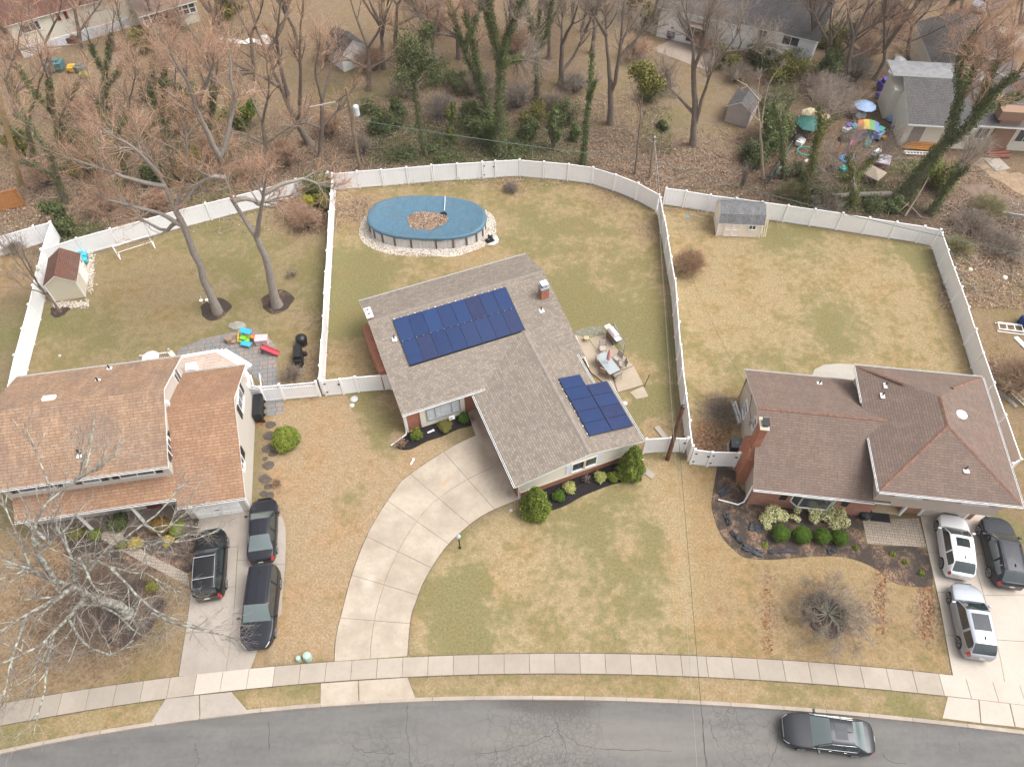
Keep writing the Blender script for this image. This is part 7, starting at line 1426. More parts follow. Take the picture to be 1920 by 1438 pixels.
for k, (b_, H_, lab) in enumerate(fill):
    rgk = np.random.default_rng(300+k); b = G(*b_); L_ = [[b-Vector((0, 0, .1)), b+Vector((rgk.normal()*.2, rgk.normal()*.2, H_*.18)), b+Vector((rgk.normal()*.3, rgk.normal()*.3, H_*.34))]]; t_ = L_[0][-1]
    for j in range(5): a = j*1.26+rgk.uniform(-.4, .4); e = rgk.uniform(.16, .34)*H_; z0 = rgk.uniform(.7, 1.0); s_ = b.lerp(t_, z0); hh = H_*rgk.uniform(.75, 1.0); L_.append([s_, s_+Vector((math.cos(a)*e*.45, math.sin(a)*e*.45, (hh-s_.z)*.45)), Vector((b.x+math.cos(a)*e, b.y+math.sin(a)*e, hh))])
    tree('tree', lab, L_, rgk.uniform(.2, .3), seed=300+k, crown_len=3.1, dens=1.15, n1=8, twigm=TW_PINK if 'rosy' in lab else TW_BRN, group=YG, twig_r=.015, ivy=60 if k in (6, 9, 16) else 0, ivtop=6)
# great lichened tree over the left driveway
def Z(*p): return [G(a, b, c) for a, b, c in p]
b = G(240, 1150)
big = [[b-Vector((0, 0, .2)), b+Vector((0, 0, 1.5)), G(165,1118,4.2), G(140,1095,6)], 
 Z((150,1105,5),(105,1090,7),(58,1066,9),(15,1052,10.5),(-30,1040,11.5)), Z((105,1090,7),(80,1050,9),(60,1015,10.5),(75,955,11.5),(105,928,12),(140,900,12.5)),
 Z((160,1120,4),(128,1159,6.5),(70,1214,8),(0,1245,9)), Z((140,1100,6),(97,1128,7),(50,1152,8),(0,1183,9)), Z((140,1095,6),(135,1050,8.5),(148,1041,9.3),(167,1083,9.8),(182,1108,10)),
 Z((140,1060,8),(180,1050,9),(209,1066,9.5),(250,1073,10),(282,1077,10.4),(322,1104,10.8)), Z((160,1080,6.5),(190,1040,8),(221,1018,9.2),(271,983,10),(313,945,10.6),(342,903,11.2)),
 Z((190,1040,8),(225,1033,9.5),(292,1020,10.4),(355,1014,11),(400,998,11.4)), Z((63,1014,10.5),(83,1025,11),(110,1005,11.5),(128,990,12)), Z((140,1060,8),(110,1000,10),(100,960,11.2),(90,900,12),(60,830,13)),
 Z((140,900,12.3),(160,880,12.7),(172,835,13.2)), Z((140,900,12.3),(180,880,12.8),(218,852,13.2)), Z((100,1190,7),(90,1240,8),(85,1290,8.6),(70,1340,9)), Z((128,1159,6.5),(160,1210,7.5),(210,1230,8.5),(250,1200,9)),
 Z((165,1118,4.5),(230,1160,6.5),(260,1190,7.5),(285,1195,8)), Z((209,1066,9.5),(250,1110,9.7),(300,1150,10),(360,1170,10.3)), Z((50,1152,8),(20,1240,8.6),(5,1320,9)), Z((285,1150,9),(330,1170,9.6),(375,1180,10),(420,1190,10.2)),
 Z((58,1066,9),(30,1000,11),(10,950,12)), Z((271,983,10),(300,1000,10.4),(350,960,11))]
big = [big[0]] + [(l, (.17 if i < 5 else .075, .03)) for i, l in enumerate(big[1:])]
tree('tree', 'huge bare tree with lichen covered limbs over the left driveway', big, .31, barkm=BARKL, twigm=TW_GREY, seed=5, crown_len=2.5, dens=.72, n1=6, twig_r=.006, upb=.12, t0=.15, lvl=3)
# small round topped front tree on the right lawn
b = G(1545, 1158); L_ = [[b-Vector((0, 0, .1)), b+Vector((.05, 0, .5)), b+Vector((0, .05, .9))]]
for k in range(22):
    a = k*2.4; r_ = (1.25+.35*(k % 3)) if k % 5 else 2.5; zz_ = .85+.28*(k % 4); L_.append(([b+Vector((.05*math.cos(a), .05*math.sin(a), .75)), b+Vector((math.cos(a+.25)*r_*.4, math.sin(a+.25)*r_*.4, zz_*.85)), b+Vector((math.cos(a)*r_*.8, math.sin(a)*r_*.8, zz_)), b+Vector((math.cos(a-.1)*r_, math.sin(a-.1)*r_, zz_-.1))], (.05, .012)))
tree('tree', 'small twiggy ornamental tree alone in the right front lawn', L_, .13, barkm=bark('mossy_grey_bark', (.20,.19,.15), (.11,.10,.08)), twigm=TW_BRN, seed=9, crown_len=.85, dens=.85, n1=7, twig_r=.006, upb=.1, t0=.3)
# ---- shrubs of the front beds
bush('arborvitae', 'tall conical evergreen at the driveway corner of the brick house', 1003, 958, 1.12, 1.05, 3.1, ARB, 9000, (.035, .08), shape='cone', seed=1, lump=.10, cat='evergreen')
bush('arborvitae', 'tall conical evergreen beside the short white fence', 1180, 888, 1.0, .95, 3.5, ARB, 9000, (.035, .08), shape='cone', seed=2, lump=.12, cat='evergreen')
MG = 'round shrubs in the black mulch'
for x, y, r, h, m_, lb in ((782,820,.40,.85,ARB,'small upright green shrub at the left end of the window bed'), (835,803,.48,.62,OLV,'wide olive shrub under the picture window'), (870,789,.34,.75,GRN,'dark green pointed shrub at the walkway end of the window bed'), (1047,933,.40,.6,GRN,'dark green ball shrub next to the corner evergreen'), (1067,918,.40,.62,YEL,'yellow green ball shrub left of the small bare bush'), (1125,898,.38,.62,YEL,'yellow green ball shrub right of the small bare bush'), (1149,897,.38,.55,LIME,'bright green ball shrub next to the tall evergreen by the fence')):
    bush('shrub', lb, x, y, r, r, h, m_, 1700, (.026, .06), seed=int(x), group=MG, lump=.11)
for x, lb in ((1460,'leftmost of the four clipped dark green balls'), (1500,'second clipped dark green ball from the left'), (1537,'third clipped dark green ball from the left'), (1570,'rightmost clipped dark green ball')):
    bush('clipped_ball', lb, x, 1006 + (x-1460)*.07, .58 if x < 1510 else .52, .58 if x < 1510 else .52, 1.05, GRN, 3200, (.02, .04), seed=x, group='clipped ball shrubs before the brick front', lump=.028)
def cloud(label, spots, mat, n, size, seed, h0=1.0):
    """a loose shrub of several overlapping lobes, one plant"""
    q = G(*spots[0][:2]); rg = np.random.default_rng(seed); o = empty('variegated_shrub', (q.x, q.y, 0), 0, label, 'shrub', 'cream variegated shrubs under the bow window'); CC = []; NN = []
    for x, y, r, h in spots:
        p = G(x, y)-q; k = int(n*r*r); d = norm(rg.normal(size=(k, 3))); k_ = rg.uniform(.7, 1.05, (k, 1)); c = np.stack([p.x+d[:, 0]*r*k_[:, 0], p.y+d[:, 1]*r*k_[:, 0], h+d[:, 2]*r*.7*k_[:, 0]], 1); CC.append(c[c[:, 2] > .05]); NN.append(d[c[:, 2] > .05])
    V, Q = leafcards(np.concatenate(CC), np.concatenate(NN)+np.array([0, 0, .5]), size, rg, .6); link('foliage', np_mesh('foliage', V, Q, mat), o)
    m = MB(); [m.tube([(0, 0, 0), ((G(x, y)-q).x, (G(x, y)-q).y, h)], [.03, .015], 5) for x, y, r, h in spots]; m.build('stem', BARK, o)
cloud('large cream variegated shrub left of the bow window', [(1445,972,.62,.85),(1432,980,.45,.6),(1462,975,.42,.7),(1436,992,.28,.4)], CRM, 1700, (.035, .075), 1)
cloud('thin sprawling cream variegated shrub second from the left', [(1490,965,.26,.7),(1484,975,.24,.5),(1492,978,.22,.4)], CRM, 2200, (.035, .07), 2)
cloud('tall narrow cream variegated shrub under the window', [(1520,966,.45,.85),(1522,978,.38,.55)], CRM, 1900, (.035, .075), 3)
cloud('largest cream variegated shrub nearest the porch', [(1560,970,.62,.9),(1545,975,.42,.6),(1575,985,.45,.6),(1560,990,.40,.5),(1548,965,.4,.8)], CRM, 1700, (.035, .075), 4)
for x, y in ((1447, 935), (1440, 1012), (1633, 1030), (1670, 1050), (1696, 1072), (1700, 1048), (1560, 1028), (1396, 955), (1720, 1058), (1655, 1036)):
    pass
for k, (x, y, lb) in enumerate(((1434,1022,'small green sprout near the fabric in the mulch'), (1604,1028,'small green sprout below the paver walk corner'), (1673,1040,'small green sprout in the middle of the tapering bed'), (1697,1054,'small green tuft beside another in the tapering bed'), (1727,1075,'bright green tuft at the driveway end of the tapering bed'))):
    bush('sprout', lb, x, y, .18, .18, .2, LIME, 160, (.03, .06), seed=k, cat='plant', core=False, stem=False)
bush('round_bush', 'bright yellow green round bush beside the stepping stones', 540, 832, .95, .95, 1.35, LIME, 6500, (.03, .065), seed=7, lump=.06)
bush('shrub', 'bright green round shrub at the garage corner of the beige house', 338, 994, .55, .55, .8, LIME, 2200, (.03, .06), seed=8, lump=.05)
bush('shrub', 'rusty brown shrub beside the bright green one by the porch', 306, 990, .75, .6, .9, RUST, 2400, (.03, .06), seed=9, lump=.1)
bush('shrub', 'dark green shrub next to the porch walk', 226, 985, .65, .6, .9, PINE, 2000, (.03, .07), seed=10, lump=.1)
bush('shrub', 'small green shrub left of the porch walk', 182, 1005, .42, .42, .6, ARB, 1300, (.03, .06), seed=11, lump=.1)
bush('shrub', 'dull green shrub at the far end of the porch bed', 145, 1002, .55, .5, .7, OLV, 1500, (.03, .06), seed=12, lump=.1)
bush('shrub', 'golden shrub in the porch bed nearer the driveway', 316, 1016, .36, .36, .45, YLW, 1000, (.03, .06), seed=13, lump=.1)
bush('shrub', 'golden shrub in the porch bed nearer the walk', 258, 1022, .42, .42, .5, YLW, 1200, (.03, .06), seed=14, lump=.1)
bush('shrub', 'small olive shrub under the lichen covered limbs', 288, 1102, .4, .4, .5, OLV, 1000, (.03, .06), seed=15, lump=.1)
bush('shrub', 'small olive shrub by the walk under the lichen covered limbs', 231, 1024, .35, .35, .4, OLV, 900, (.03, .06), seed=16, lump=.1)
bush('evergreen_shrub', 'sprawling green shrub in the corner of the white fences', 600, 366, 1.5, 1.0, 2.2, foliage('corner_green', (.06,.085,.03), (.12,.15,.05), (.22,.23,.09)), 3500, (.05, .11), seed=17, lump=.2)
bush('evergreen_shrub', 'green shrub below the sprawling one at the white fence corner', 612, 388, .75, .7, 1.3, OLV, 1500, (.04, .09), seed=18, lump=.2)
bush('evergreen_shrub', 'golden green shrub left of the white fence corner', 582, 385, .8, .6, 1.0, foliage('gold_green', (.18,.17,.02), (.32,.29,.03), (.42,.38,.06)), 1600, (.04, .08), seed=19, lump=.2)
twigbush('twiggy_shrub', 'leafless pink stemmed shrub at the downspout corner', 752, 838, .55, .8, TW_PINK, 30, 1, twig_r=.007)
twigbush('twiggy_shrub', 'small leafless brown shrub among the yellow green balls', 1098, 905, .35, 1.0, TW_BRN, 24, 2, twig_r=.007)
twigbush('grass_clump', 'large round russet clump by the fence of the straw lawn', 1291, 507, 1.65, 1.75, TW_RED, 420, 3, twig_r=.010, barkm=TW_RED, levels=1, nc=6)
twigbush('grass_clump', 'low brown twiggy mound behind the pool yard fence corner', 958, 357, .8, .5, TW_BRN, 120, 4, twig_r=.009)
twigbush('grass_clump', 'very large brown twiggy bush right of the long fence', 1903, 725, 2.3, 2.0, TW_RED, 420, 5, twig_r=.010, barkm=TW_BRN, levels=1, nc=6)
twigbush('twiggy_shrub', 'low bare shrub beside the stepping stones near the black sedan', 521, 909, .42, .45, TW_RED, 50, 6, twig_r=.006)
twigbush('twiggy_shrub', 'sparse bare shrub near the lattice fence on the left lawn', 548, 708, 1.1, 1.0, TW_BRN, 80, 7, twig_r=.006)
twigbush('twiggy_shrub', 'bare rosy shrub below the green corner shrubs', 575, 425, 1.7, 1.6, TW_PINK, 120, 8, twig_r=.008)
twigbush('twiggy_shrub', 'bare shrub arching over the white fence corner', 560, 408, 1.3, 1.6, TW_PINK, 80, 9, twig_r=.008)
twigbush('twiggy_shrub', 'wide bare shrub on the grass before the tan side wall', 1347, 775, 1.6, .7, TW_BRN, 150, 10, twig_r=.005)
twigbush('twiggy_shrub', 'small slender sapling behind the straw lawn fence', 1390, 352, .9, 2.8, TW_GREY, 26, 11, twig_r=.008, spread=.6)
twigbush('twiggy_shrub', 'bare shrub beside the mulch ring of the left trees', 548, 520, .7, .5, TW_BRN, 30, 12, twig_r=.005)
twigbush('twiggy_shrub', 'leafless dark bush by the garage corner bed', 362, 1000, .8, .8, TW_GREY, 70, 13, twig_r=.006)
# evergreens, ivy mounds and thickets of the wood
def blob(x, y, r, h, mat, label, n=3200, size=(.06, .13), lump=.22, seed=0, cat='evergreen', name='evergreen_bush'):
    """a wild evergreen: leaning sprays round several unequal lobes, with gaps"""
    rg = np.random.default_rng(seed+5); q = G(x, y); o = empty(name, (q.x, q.y, 0), 0, label, cat); nl = 9; CC = []; NN = []; P = []
    for k in range(nl):
        a = rg.uniform(0, 6.28); e = rg.uniform(0, .75)*r; z = h*rg.uniform(.18, .85); c = np.array([e*math.cos(a), e*math.sin(a), z]); lr = r*rg.uniform(.28, .55)*(1.15-.5*z/h); m_ = int(n*1.5/nl)
        d = norm(rg.normal(size=(m_, 3))); rad = rg.uniform(.25, 1.15, (m_, 1))**.7*lr*(1+.35*np.sin(d[:, :1]*7+k)*np.cos(d[:, 1:2]*6)); cc = c+d*rad*np.array([1, 1, .9*min(1.6, h/(2*r)+.4)]); kk = cc[:, 2] > .05; CC.append(cc[kk]); NN.append((d+np.array([0, 0, .4]))[kk])
        P.append([np.zeros(3), c*.55+rg.normal(size=3)*.1, c])
    V, Q = leafcards(np.concatenate(CC), np.concatenate(NN), size, rg, .8); link('foliage', np_mesh('foliage', V, Q, mat), o)
    P = np.array(P); v, q_ = tubes(P, np.tile((.07, .04, .02), (nl, 1)), 5); ch, cr = children(P, np.tile((.07, .04, .02), (nl, 1)), 6, (r*.4, r*.9), rg, .3, .9, .2, 4, .6, .15, .008); v2, q2 = tubes(ch, cr, 3)
    link('stem', np_mesh('stem', *merge([(v, q_), (v2, q2)]), BARK), o)
    return o
blob(785,170,3.0,5.6,PINE,'shaggy dark pine crown in the middle of the wood',3800,(.05,.12),seed=1)
bpy.context.view_layer.objects.active = None
for x, y, r, h, m_, lb in ((925,270,1.9,3.6,IVY,'ivy mound round the foot of the big forked tree'), (850,262,.7,4.6,IVYY,'upright ivy covered stub behind the pool'), (1037,280,1.0,5.6,IVY,'tall ivy column with a bushy top behind the fence'), (985,262,1.7,2.6,PINE,'dark evergreen thicket beside the ivy mound'), (1075,262,.8,2.0,IVY,'small evergreen beside the tall ivy column'), (880,230,1.8,2.2,PINE,'low dark evergreen behind the ivy stub'), (720,245,1.5,2.0,PINE,'low evergreen right of the transformer pole'), (745,220,1.3,2.2,PINE,'pale green pine sapling in the wood'),
   (1435,270,2.8,4.4,IVY,'large dark evergreen bush beside the dark roofed shed'), (1410,300,1.7,2.6,PINE,'lower dark evergreen before the pale snag'), (1470,150,2.6,2.6,OLV,'broad yellow green shrub below the white house'), (1420,122,2.0,2.4,PINE,'dark evergreen under the white house wall'), (1355,118,2.0,2.2,OLV,'brownish evergreen by the white house wall'), (1545,145,2.0,3.2,IVY,'dark evergreen at the foot of the bare tree by the thicket'), (1730,205,1.5,1.8,PINE,'dark shrub at the corner of the ranch house'), (1775,142,1.1,1.4,LIME,'light green shrub in the ranch house court'), (1560,85,2.2,3.0,OLV,'evergreen mass left of the bare thicket'),
   (455,235,1.9,2.6,ARB,'green evergreen bush behind the left fence trees'), (365,330,2.2,3.4,OLV,'olive evergreen behind the middle of the left fence'), (350,250,1.2,4.5,IVYY,'slim green conifer in the left thicket'), (215,375,1.6,2.2,IVY,'dark green bush close to the left fence'), (130,425,1.8,2.8,PINE,'dark evergreen at the corner behind the cream shed'), (170,330,1.8,2.4,OLV,'dull green bush in the left thicket'), (300,340,1.8,2.8,PINE,'dark bush right of the goal behind the fence'), (140,270,1.3,3.4,IVYY,'ivy mound on the leaning left tree'), (275,100,1.6,3.0,OLV,'evergreen right of the glazed sun room'), (430,25,2.2,3.6,OLV,'evergreen at the top edge by the pale yellow house'), (1208,150,1.7,2.6,OLV,'wispy pine top on the thin trunk'), (1240,240,.8,.8,PINE,'low green sapling in the open grass'), (1750,345,2.0,2.6,foliage('moss_green', (.10,.11,.02), (.17,.18,.04), (.24,.24,.08)),'mossy yellow green bush under the huge leaning tree'), (1675,395,1.1,1.3,IVY,'ivy mound at the foot of the huge leaning tree'), (40,285,1.5,2.2,OLV,'yellow green bush left of the leaning pole'), (1180,30,1.5,2.5,RUST,'brown cedar in the far yard'), (1205,60,.9,3.6,OLV,'slim brown green cedar in the far yard')):
    z_ = 0
    o = blob(x, y, r, h, m_, lb, int(900+900*r*h*.5), (.06, .13), seed=int(x))
    if 'pine top' in lb: o.location.z = 0
# lift crowns that sit on stems
for o in list(COL.objects):
    if o.get('label') == 'shaggy dark pine crown in the middle of the wood':
        q = UP(775, 105, G(800, 292).y); o.location = (q.x, q.y, q.z-2.6)
    if o.get('label') == 'wispy pine top on the thin trunk':
        q = UP(1208, 150, G(1191, 326).y); o.location = (q.x, q.y, q.z-1.0)
UND = foliage('understorey_green', (.07, .085, .03), (.125, .15, .055), (.20, .22, .10))
for k, (x, y, r, h, m_, lb) in enumerate(((735,240,2.6,1.4,UND,'wispy green boughs right of the transformer pole'), (760,290,2.4,.7,IVY,'low ivy behind the fence left of the pine stem'), (830,285,2.6,.8,IVY,'low ivy round the foot of the ivy stub'), (820,150,2.8,2.4,UND,'spreading pine boughs left of the forked ivy tree'), (870,170,2.4,2.0,PINE,'dark pine boughs behind the ivy stub'), (900,240,2.2,2.6,UND,'tangled green brush under the forked ivy tree'), (960,290,2.4,1.1,UND,'green brush along the fence under the ivy mound'), (1010,230,2.0,2.6,OLV,'olive brush between the ivy mound and the tall column'), (1060,230,1.8,3.0,UND,'feathery green sapling beside the tall column'), (1215,190,2.2,2.4,UND,'feathery olive pine boughs on the open grass'), (690,210,1.8,1.2,UND,'feathery green seedling near the transformer pole'), (1500,330,2.0,1.6,UND,'green brush below the thin ivy stem'), (1450,200,2.6,3.0,UND,'loose green shrub above the dark evergreen'), (1545,385,2.4,1.0,IVY,'low ivy around the leaning ivy trunk'), (1640,395,2.2,.9,IVY,'low ivy along the fallen log'), (1480,110,2.4,2.4,OLV,'olive evergreen against the white house corner'))):
    blob(x, y, r, h, m_, lb, 1500, (.05, .11), seed=200+k, name='understorey_shrub', cat='shrub')
# brush: rosy and brown undergrowth thickets as single plants, and litter
for k, (x, y, r, h, m_, lb) in enumerate(((200,400,2.2,2.2,TW_PINK,'rosy thicket behind the left fence near the goal'), (300,395,2.0,2.0,TW_PINK,'rosy thicket against the left fence middle'), (400,300,2.2,2.4,TW_PINK,'rosy thicket right of the olive evergreen'), (470,340,2.0,2.2,TW_PINK,'rosy thicket near the right part of the left fence'), (540,310,2.2,2.4,TW_PINK,'rosy thicket left of the fence corner'), (620,250,2.0,2.2,TW_PINK,'rosy thicket beside the transformer pole'), (90,345,2.0,2.2,TW_PINK,'rosy thicket below the leaning pole'), (170,220,2.0,2.0,TW_PINK,'rosy thicket near the far play area'), (680,285,1.4,1.5,TW_BRN,'brown brush at the foot of the transformer pole'), (1510,250,2.2,2.0,TW_BRN,'grey brown thicket left of the green parasol'), (1560,190,2.4,2.2,TW_GREY,'grey thicket behind the toy yard'), (1620,110,2.6,2.4,TW_PINK,'reddish thicket behind the parasol'), (1680,60,2.4,2.4,TW_PINK,'reddish thicket near the pale flat roof'), (1760,110,2.0,1.8,TW_PINK,'reddish shrub in the ranch house court'), (1820,430,2.2,1.2,TW_BRN,'brown bramble right of the far fence corner'), (1880,470,2.4,1.2,TW_BRN,'brown bramble at the right edge'), (1850,400,2.0,1.1,TW_OLV,'olive bramble beyond the far fence corner'), (1790,470,1.6,.9,TW_OLV,'olive bramble against the right fence'), (1480,370,1.6,1.0,TW_OLV,'olive bramble before the wire fence'), (1550,395,1.8,1.0,TW_BRN,'brown bramble between the ivy stems'), (1320,95,2.0,1.8,TW_PINK,'rosy brush in front of the white house patio'), (30,470,1.2,1.0,TW_BRN,'brown brush outside the left fence'), (620,110,2.0,2.2,TW_PINK,'rosy brush left of the white far shed'), (330,60,2.4,2.6,TW_PINK,'rosy brush at the top behind the sun room'), (250,40,2.0,2.2,TW_RED,'red twigged shrub at the top behind the sun room'), (820,60,2.4,2.4,TW_PINK,'rosy brush at the top behind the pine'), (900,180,2.4,2.2,TW_BRN,'brown brush at the foot of the left leaning ivy tree'), (970,200,2.2,2.2,TW_GREY,'grey brush between the two ivy trunks'), (1040,210,2.0,1.8,TW_BRN,'brown brush behind the tall ivy column'), (830,220,2.2,2.0,TW_GREY,'grey brush left of the ivy stub'), (760,180,2.2,2.0,TW_BRN,'brown brush behind the pine seedlings'), (960,100,2.6,2.4,TW_PINK,'rosy brush far behind the forked ivy tree'), (1080,170,2.0,1.6,TW_GREY,'grey brush right of the broken topped tree'), (1190,110,2.4,2.0,TW_PINK,'rosy brush on the open far grass'), (1240,170,2.0,1.6,TW_BRN,'brown brush left of the two stemmed bare tree'), (700,130,2.4,2.2,TW_PINK,'rosy brush above the transformer pole'), (1380,150,1.8,1.6,TW_BRN,'brown brush before the white house shrubs'), (1530,180,2.4,2.2,TW_BRN,'brown tangle above the parasols'), (1600,150,2.4,2.4,TW_GREY,'grey tangle behind the pale blue parasol'), (1460,90,2.2,2.2,TW_PINK,'rosy brush at the white house corner'))):
    twigbush('thicket', lb, x, y, r, h, m_, 90, 100+k, 'thicket', 'brush thickets in the wood', twig_r=.010, levels=2, nc=5)
# fallen leaves, sticks and ground ivy
def litter(name, label, polys, n, mat, size, zr, seed, kind='stuff', cat='leaves', flatn=1.0):
    rg = np.random.default_rng(seed); C = []
    for (x0, y0, x1, y1), k in polys:
        xs_, ys_ = rg.uniform(x0, x1, int(n*k)), rg.uniform(y0, y1, int(n*k))
        for x, y in zip(xs_, ys_): q = G(x, y); C.append((q.x, q.y, rg.uniform(*zr)))
    C = np.array(C); N = np.tile((0, 0, 1.0), (len(C), 1)); V, Q = leafcards(C, N, size, rg, flatn); return tag(link(name, np_mesh(name, V, Q, mat)), label, cat, kind=kind)
litter('fallen_leaves', 'dead leaves strewn over the floor of the wood', [((640,180,1240,350), .35), ((100,180,640,440), .3), ((1240,240,1700,400), .15), ((1760,380,1940,580), .2), ((0,380,90,470), .04)], 26000, M['leaf'], (.04, .10), (.01, .10), 1, flatn=.5)
litter('fallen_leaves', 'rusty leaves blown against fences and walls', [((1300,790,1372,862), .5), ((478,785,500,800), .06), ((1640,1060,1660,1190), .1), ((1725,1100,1750,1200), .12), ((1430,1080,1448,1230), .08), ((1840,600,1890,760), .12)], 2600, twigmat('rusty_leaves', (.22,.09,.04), (.38,.19,.10)), (.03, .07), (.01, .05), 2, flatn=.4)
litter('ground_ivy', 'ivy spreading over the floor of the wood', [((690,230,1100,310), .5), ((1200,200,1260,290), .05), ((1480,340,1720,400), .2), ((270,330,470,385), .12), ((1640,300,1720,330), .04), ((100,420,200,455), .06)], 15000, IVY, (.05, .11), (.02, .28), 3, cat='ground cover', flatn=.6)
rg = np.random.default_rng(77); B_ = 1500; S0 = []
for (x0, y0, x1, y1), n_ in (((640,180,1240,340), 500), ((60,200,640,430), 450), ((1240,250,1720,410), 350), ((1760,380,1950,560), 350)):
    for _ in range(n_): q = G(rg.uniform(x0, x1), rg.uniform(y0, y1)); S0.append((q.x, q.y, rg.uniform(.03, .25)))
S0 = np.array(S0); an = rg.uniform(0, 6.28, len(S0)); L = rg.uniform(.4, 2.2, len(S0)); K = 4; P = np.empty((len(S0), K, 3)); P[:, 0] = S0
for k in range(1, K): an = an+rg.normal(size=len(S0))*.25; P[:, k] = P[:, k-1]+np.stack([np.cos(an), np.sin(an), rg.normal(size=len(S0))*.18], 1)*(L/3)[:, None]
P[:, :, 2] = np.maximum(P[:, :, 2], .02); v, q = tubes(P, np.tile(np.linspace(.022, .010, K), (len(S0), 1)), 4)
tag(link('fallen_sticks', np_mesh('fallen_sticks', v, q, TW_GREY)), 'fallen sticks over the floor of the wood', 'sticks', kind='stuff')
# ============================================================ poles and wires
YFAR = G(675, 318).y
o = empty('utility_pole', G(675, 318), 0, 'grey wooden utility pole carrying a pale transformer', 'utility pole'); O = Vector(o.location)
top = UP(649, 165, YFAR); m = MB(); m.tube([(0, 0, -.3), tuple((top-O)*.5), tuple(top-O)], [.17, .15, .12], 10); m.build('pole', M['polewood'], o)
tq = UP(661, 206, YFAR)-O; m = MB(); m.lathe((tq.x+.35, tq.y-.1, tq.z-.5), [(.2, 0), (.27, .05), (.27, .85), (.22, .95), (.05, 1.0)], 14); m.build('transformer', flat('transformer_grey', (.55, .58, .60), .4, var=.08), o)
ca = UP(581, 202, YFAR-1)-O; cb = UP(629, 192, YFAR-1)-O
m = MB(); m.bar(tuple(ca), tuple(cb), .12); m.build('crossarm', flat('faded_crossarm', (.42, .33, .29), .8), o)
m = MB(); m.bar(tuple(cb), tuple((top-O)*.93), .05); m.build('brace', M['darkmetal'], o)
o2 = empty('utility_pole', G(1218, 334), 0, 'thin pale utility pole behind the corner of the straw lawn', 'utility pole'); y2 = G(1218, 334).y; t2 = UP(1227, 259, y2); m = MB(); m.tube([(0, 0, -.2), tuple(t2-Vector(o2.location))], [.12, .09], 8); m.build('pole', M['polewood'], o2); m = MB(); e = t2-Vector(o2.location); m.bar((e.x-.25, e.y, e.z-.4), (e.x+.25, e.y, e.z-.4), .08); m.lathe((e.x, e.y, e.z), [(.10, 0), (.12, .1), (.04, .2)], 8); m.build('insulator', M['steel'], o2)
o3 = empty('utility_pole', G(38, 345), 0, 'leaning yellowish pole at the left edge of the thicket', 'utility pole'); t3 = UP(-8, 160, G(38, 345).y); m = MB(); m.tube([(0, 0, -.2), tuple(t3-Vector(o3.location))], [.24, .2], 10); m.build('pole', flat('yellow_pole', (.34, .24, .12), .8, var=.2), o3)
def wire(a, b, sag, label, r=.018, mat=None, n=16, group=None):
    a = Vector(a); b = Vector(b); pts = [a.lerp(b, i/n)-Vector((0, 0, sag*4*(i/n)*(1-i/n))) for i in range(n+1)]; m = MB(); m.tube(pts, r, 5); return tag(m.build('overhead_cable', mat or M['wirec'], None), label, 'cable', group)
M['wirec'] = flat('teal_cable', (.10, .16, .14), .6, var=.2)
wa = UP(664, 224, YFAR); wb_2 = UP(1220, 301, y2); wc = G(1930, 478, 3.5)
wire(wa, wb_2, .25, 'twisted green grey cable from the transformer pole along the back fence', .028); wire(wb_2, wc, .5, 'twisted green grey cable along the straw lawn fence to the right edge', .028)
wire(t2, G(1327, 1470, 7.5), .15, 'dark overhead cable crossing the front lawns to the street', .012, M['black']); wire(t2-Vector((0, 0, .3)), G(1309, 1470, 7.0), .15, 'pale overhead cable crossing the front lawns to the street', .012, flat('pale_cable', (.26, .26, .20), .6))
wire(t2, G(1241, 400, .1), .0, 'guy wire from the thin pole to the fence corner', .01, M['steel'])
h_ = RH.matrix_world if False else None
q = G(1408, 741, 4.0); wire(G(1280, 480, 6.0), q, .4, 'thin service cable reaching the tan gable wall', .008, M['black'])
# ============================================================ the cluttered yard and far lawns
def mat(n, c, **k): return bpy.data.materials.get(n) or flat(n, c, .6, **k)
def dome(px, py, r, h, mt, name, label, cat, z=0, n=16, sy=.8, pole=False, rz=0):
    m = MB(); m.lathe((0, 0, z), [(r, 0), (r*.97, h*.25), (r*.6, h*.75), (.03, h)], n, sy=sy); 
    if pole: m.tube([(0, 0, 0), (0, 0, z+h)], .03, 6)
    return thing1(name, m, mt, px, py, label, cat, rz)
TEAL = mat('teal_canvas', (.018, .10, .085)); CRE = mat('cream_canvas', (.50, .44, .28)); PBL = mat('pale_blue_plastic', (.26, .36, .56)); PUR = mat('purple_plastic', (.10, .07, .36)); PNK = mat('pink_plastic', (.50, .20, .29)); TRQ = mat('turquoise_plastic', (.06, .30, .27)); ORG = mat('orange_plastic', (.72, .16, .03))
def parasol(px, py, r, mt, label, h=2.1, folds=8):
    q = G(px, py, h); o = empty('parasol', (q.x, q.y, 0), 0, label, 'parasol'); m = MB(); m.lathe((0, 0, h-.35), [(r, 0), (r*.98, .03), (r*.5, .25), (.04, .42)], folds); m.build('canopy', mt, o); m = MB(); m.tube([(0, 0, 0), (0, 0, h)], .025, 6); m.build('pole', M['steel'], o)
parasol(1520, 226, 1.35, TEAL, 'dark teal parasol in the cluttered yard'); parasol(1526, 209, 1.15, CRE, 'cream parasol behind the teal one', 1.9); parasol(1550, 217, .85, mat('tan_canvas', (.46, .38, .20)), 'small tan parasol right of the teal one', 1.5); parasol(1625, 193, 1.1, PBL, 'pale blue round parasol in the cluttered yard', 1.7, 10)
